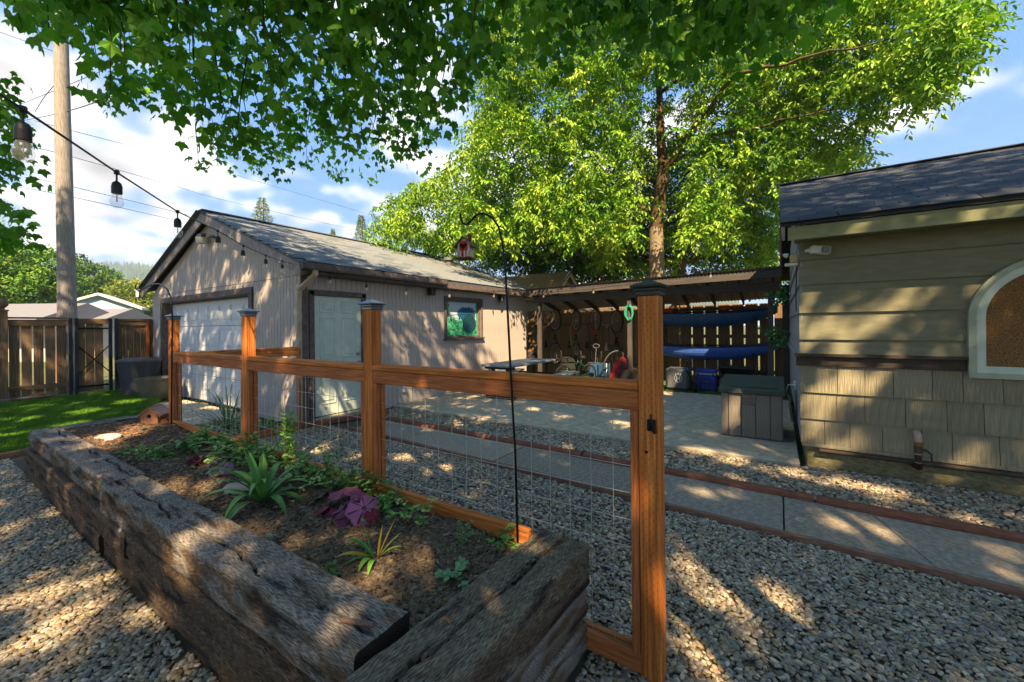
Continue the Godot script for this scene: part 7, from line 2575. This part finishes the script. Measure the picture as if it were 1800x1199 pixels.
		part(t, "stalk", w, flat("stalk_red", "5a2a2c", 0.7))
	# leafy ground cover along the bottom rail
	var vt = ["729a42", "84aa52", "608a3a", "98b468", "547c34"]
	vine("ground_cover", "dense green ground cover between the first two fence posts", [soil_at(372, 778), soil_at(400, 790), soil_at(420, 805), soil_at(395, 765)], 75, 0.042, vt, 0.16, 0.22)
	vine("ground_cover", "low pale ground cover against the far timber", [soil_at(235, 795), soil_at(262, 805), soil_at(290, 800)], 60, 0.022, ["5a8a3a", "6d9a48", "4c7a32"], 0.08, 0.2)
	vine("ground_cover", "tangled leafy vine at the foot of the second fence post", [soil_at(465, 815), soil_at(500, 805), soil_at(525, 830), soil_at(545, 845), soil_at(470, 795)], 85, 0.042, vt, 0.2, 0.2)
	vine("ground_cover", "leafy vine creeping in front of the third fence post", [soil_at(590, 862), soil_at(620, 865), soil_at(655, 890), soil_at(680, 905)], 34, 0.034, vt, 0.15, 0.12)
	vine("vine", "leafy vine climbing the wires left of the third post", [soil_at(612, 850), soil_at(630, 858)], 26, 0.036, vt, 0.42, 0.06)
	vine("vine", "small vine climbing the bottom rail beyond the third post", [soil_at(705, 915), soil_at(735, 930)], 7, 0.034, ["4f8240", "5f9048", "83a856"], 0.2, 0.08)
	vine("weed", "wispy weed with thin stems near the bed corner", [soil_at(805, 965), soil_at(825, 950)], 9, 0.018, ["5a824a", "6d8e50"], 0.12, 0.07)
	vine("weed", "green weed at the foot of the shepherd hook", [soil_at(890, 965), soil_at(878, 950)], 6, 0.028, ["7fa040", "5f8c38"], 0.12, 0.04)
	vine("weed", "little weed against the inside of the long timber", [soil_at(570, 1005), soil_at(590, 1015)], 5, 0.022, ["3f7a34", "4c7040"], 0.06, 0.05)
	vine("weed", "pale striped weed against the end timber", [soil_at(808, 1030)], 3, 0.034, ["6d9a6a", "86a87a"], 0.09, 0.03)
	# feathery plant by the wires between the second and third post
	var wv = ["6fa040", "5c8c38", "83ad50"]
	r = soil_at(535, 800)
	t = thing("fennel", r, "tall feathery plant leaning on the wire between fence posts", "plant")
	var st = MB.new()
	var xf = []
	var cs = []
	for k in 7:
		var p = r + Vector3(rr(-0.1, 0.22), 0, rr(-0.02, 0.05))
		var pts = [p]
		var d = Vector3(rr(-0.2, 0.2), 1, 0).normalized()
		for q in 9:
			p += d * rr(0.03, 0.06)
			d = (d + rdir() * 0.12).normalized()
			p.z = maxf(p.z, -1.785)
			pts.append(p)
			for s in 6:
				xf.append(Transform3D(leaf_basis(rdir() * Vector3(1, 0.4, 0.8) + Vector3(0, 0.35, 0), Vector3.UP + rdir() * 0.6, rr(0.025, 0.055)), p))
				cs.append(jit(lin(wv[rng.randi() % 3]), 0.2))
		st.tube(pts, 0.0018, 4, false)
	part(t, "stems", st, flat("vine_stem", "55602c", 0.8))
	many(t, "foliage", oval_leaf(0.05, 0.22), M.petal, xf, cs)
	# ornamental grass clump behind the fence, in front of the garage
	r = on_y(432, 752, 0.0)
	r = Vector3(-6.9, 0.0, -2.75)
	L = []
	for k in 34:
		L.append([rr(0, TAU), rr(0.65, 1.4), rr(0.55, 0.95), rr(0.018, 0.03), rr(0.5, 1.5), ["5f8a52", "4f7a46", "73985c"][k % 3]])
	strap_plant("ornamental_grass", "clump of long narrow leaves in front of the garage door", r, L, "plant")
	r = Vector3(-6.62, 0.0, -3.1)
	L = []
	for k in 16:
		L.append([rr(0, TAU), rr(0.5, 1.2), rr(0.3, 0.5), rr(0.016, 0.026), rr(1.0, 1.8), ["6d9450", "86a85c", "5f8446"][k % 3]])
	strap_plant("ornamental_grass", "small arching grass clump by the downspout corner", r, L, "plant")
	# ivy on the right carport post
	for q in [[1372, 520, "ivy at the top of the right carport post"], [1368, 590, "ivy half way down the right carport post"]]:
		r = on_z(q[0], q[1], -10.05)
		t = thing("ivy", r, q[2], "plant")
		xf = []
		cs = []
		st = MB.new()
		for k in 14:
			var p = Vector3(r.x + rr(-0.12, 0.12), r.y + rr(-0.05, 0.1), -10.07)
			var pts = [p]
			var d = Vector3(rr(-0.6, 0.6), rr(-1, 0.4), 0.2).normalized()
			for s in 6:
				p += d * 0.045
				d = (d + rdir() * 0.4 + Vector3(0, -0.15, 0)).normalized()
				p.z = clampf(p.z, -10.09, -9.95)
				pts.append(p)
				for e in 2:
					xf.append(Transform3D(leaf_basis(rdir(), Vector3(0, 0.6, 1) + rdir() * 0.4, rr(0.05, 0.08)), p))
					cs.append(jit(lin(["2f6a34", "3f7a3c", "57904a"][rng.randi() % 3]), 0.2))
			st.tube(pts, 0.003, 3, false)
		part(t, "stems", st, flat("vine_stem", "55602c", 0.8))
		many(t, "foliage", oval_leaf(0.05, 0.34), M.petal, xf, cs)

func build_details():
	# fallen leaves and twigs
	var leafm = maple_leaf()
	for q in [[680, 1115, "tan"], [1195, 1130, "tan"]]: pass
	var d = thing("dry_leaf", Vector3(-0.98, 0.53, -1.06), "curled orange dry leaf on the mossy end timber", "leaf")
	var b = blade(Vector3(-1.0, 0.528, -1.04), Vector3(0.7, 0.6, -0.4), 0.06, 0.014, 4.5, lin("9a6a32"))
	part(d, "blade", b, M.petal)
	d = thing("timber_tag", Vector3(-1.13, 0.45, -0.78), "small pale tag on the end face of the mossy timber", "tag")
	b = MB.new()
	b.box(Vector3(-1.085, 0.44, -0.585), Vector3(0.03, 0.06, 0.004), Basis(Vector3(0, 0, 1), 0.1))
	part(d, "plate", b, mat("pale_tag", "8a8560", "9b9670", "a8a37c", 0.7))
	d = thing("timber_offcut", Vector3(-6.5, 0, -3.2), "short red brown timber lying by the garage corner", "timber")
	b = MB.new()
	b.bar(Vector3(-6.25, 0.05, -3.36), Vector3(-5.9, 0.045, -4.9), 0.09, 0.08, Vector3.UP, 0.012)
	part(d, "timber", b, M.log)
	d = thing("roof_vent", Vector3(-9.0, 3.7, -7.5), "small dark metal vent on the garage roof slope", "vent")
	var p = Vector3(-8.4, 0, -9.3)
	p.y = 2.62 + (-6.1 - p.x) * 0.372
	b = MB.new()
	b.lathe(p, [Vector2(0.11, -0.05), Vector2(0.11, 0.12), Vector2(0.16, 0.12), Vector2(0.15, 0.2), Vector2(0.0, 0.22)], 14)
	part(d, "cap", b, M.grey_plastic)
	d.position = p
	d.get_child(0).position = -p
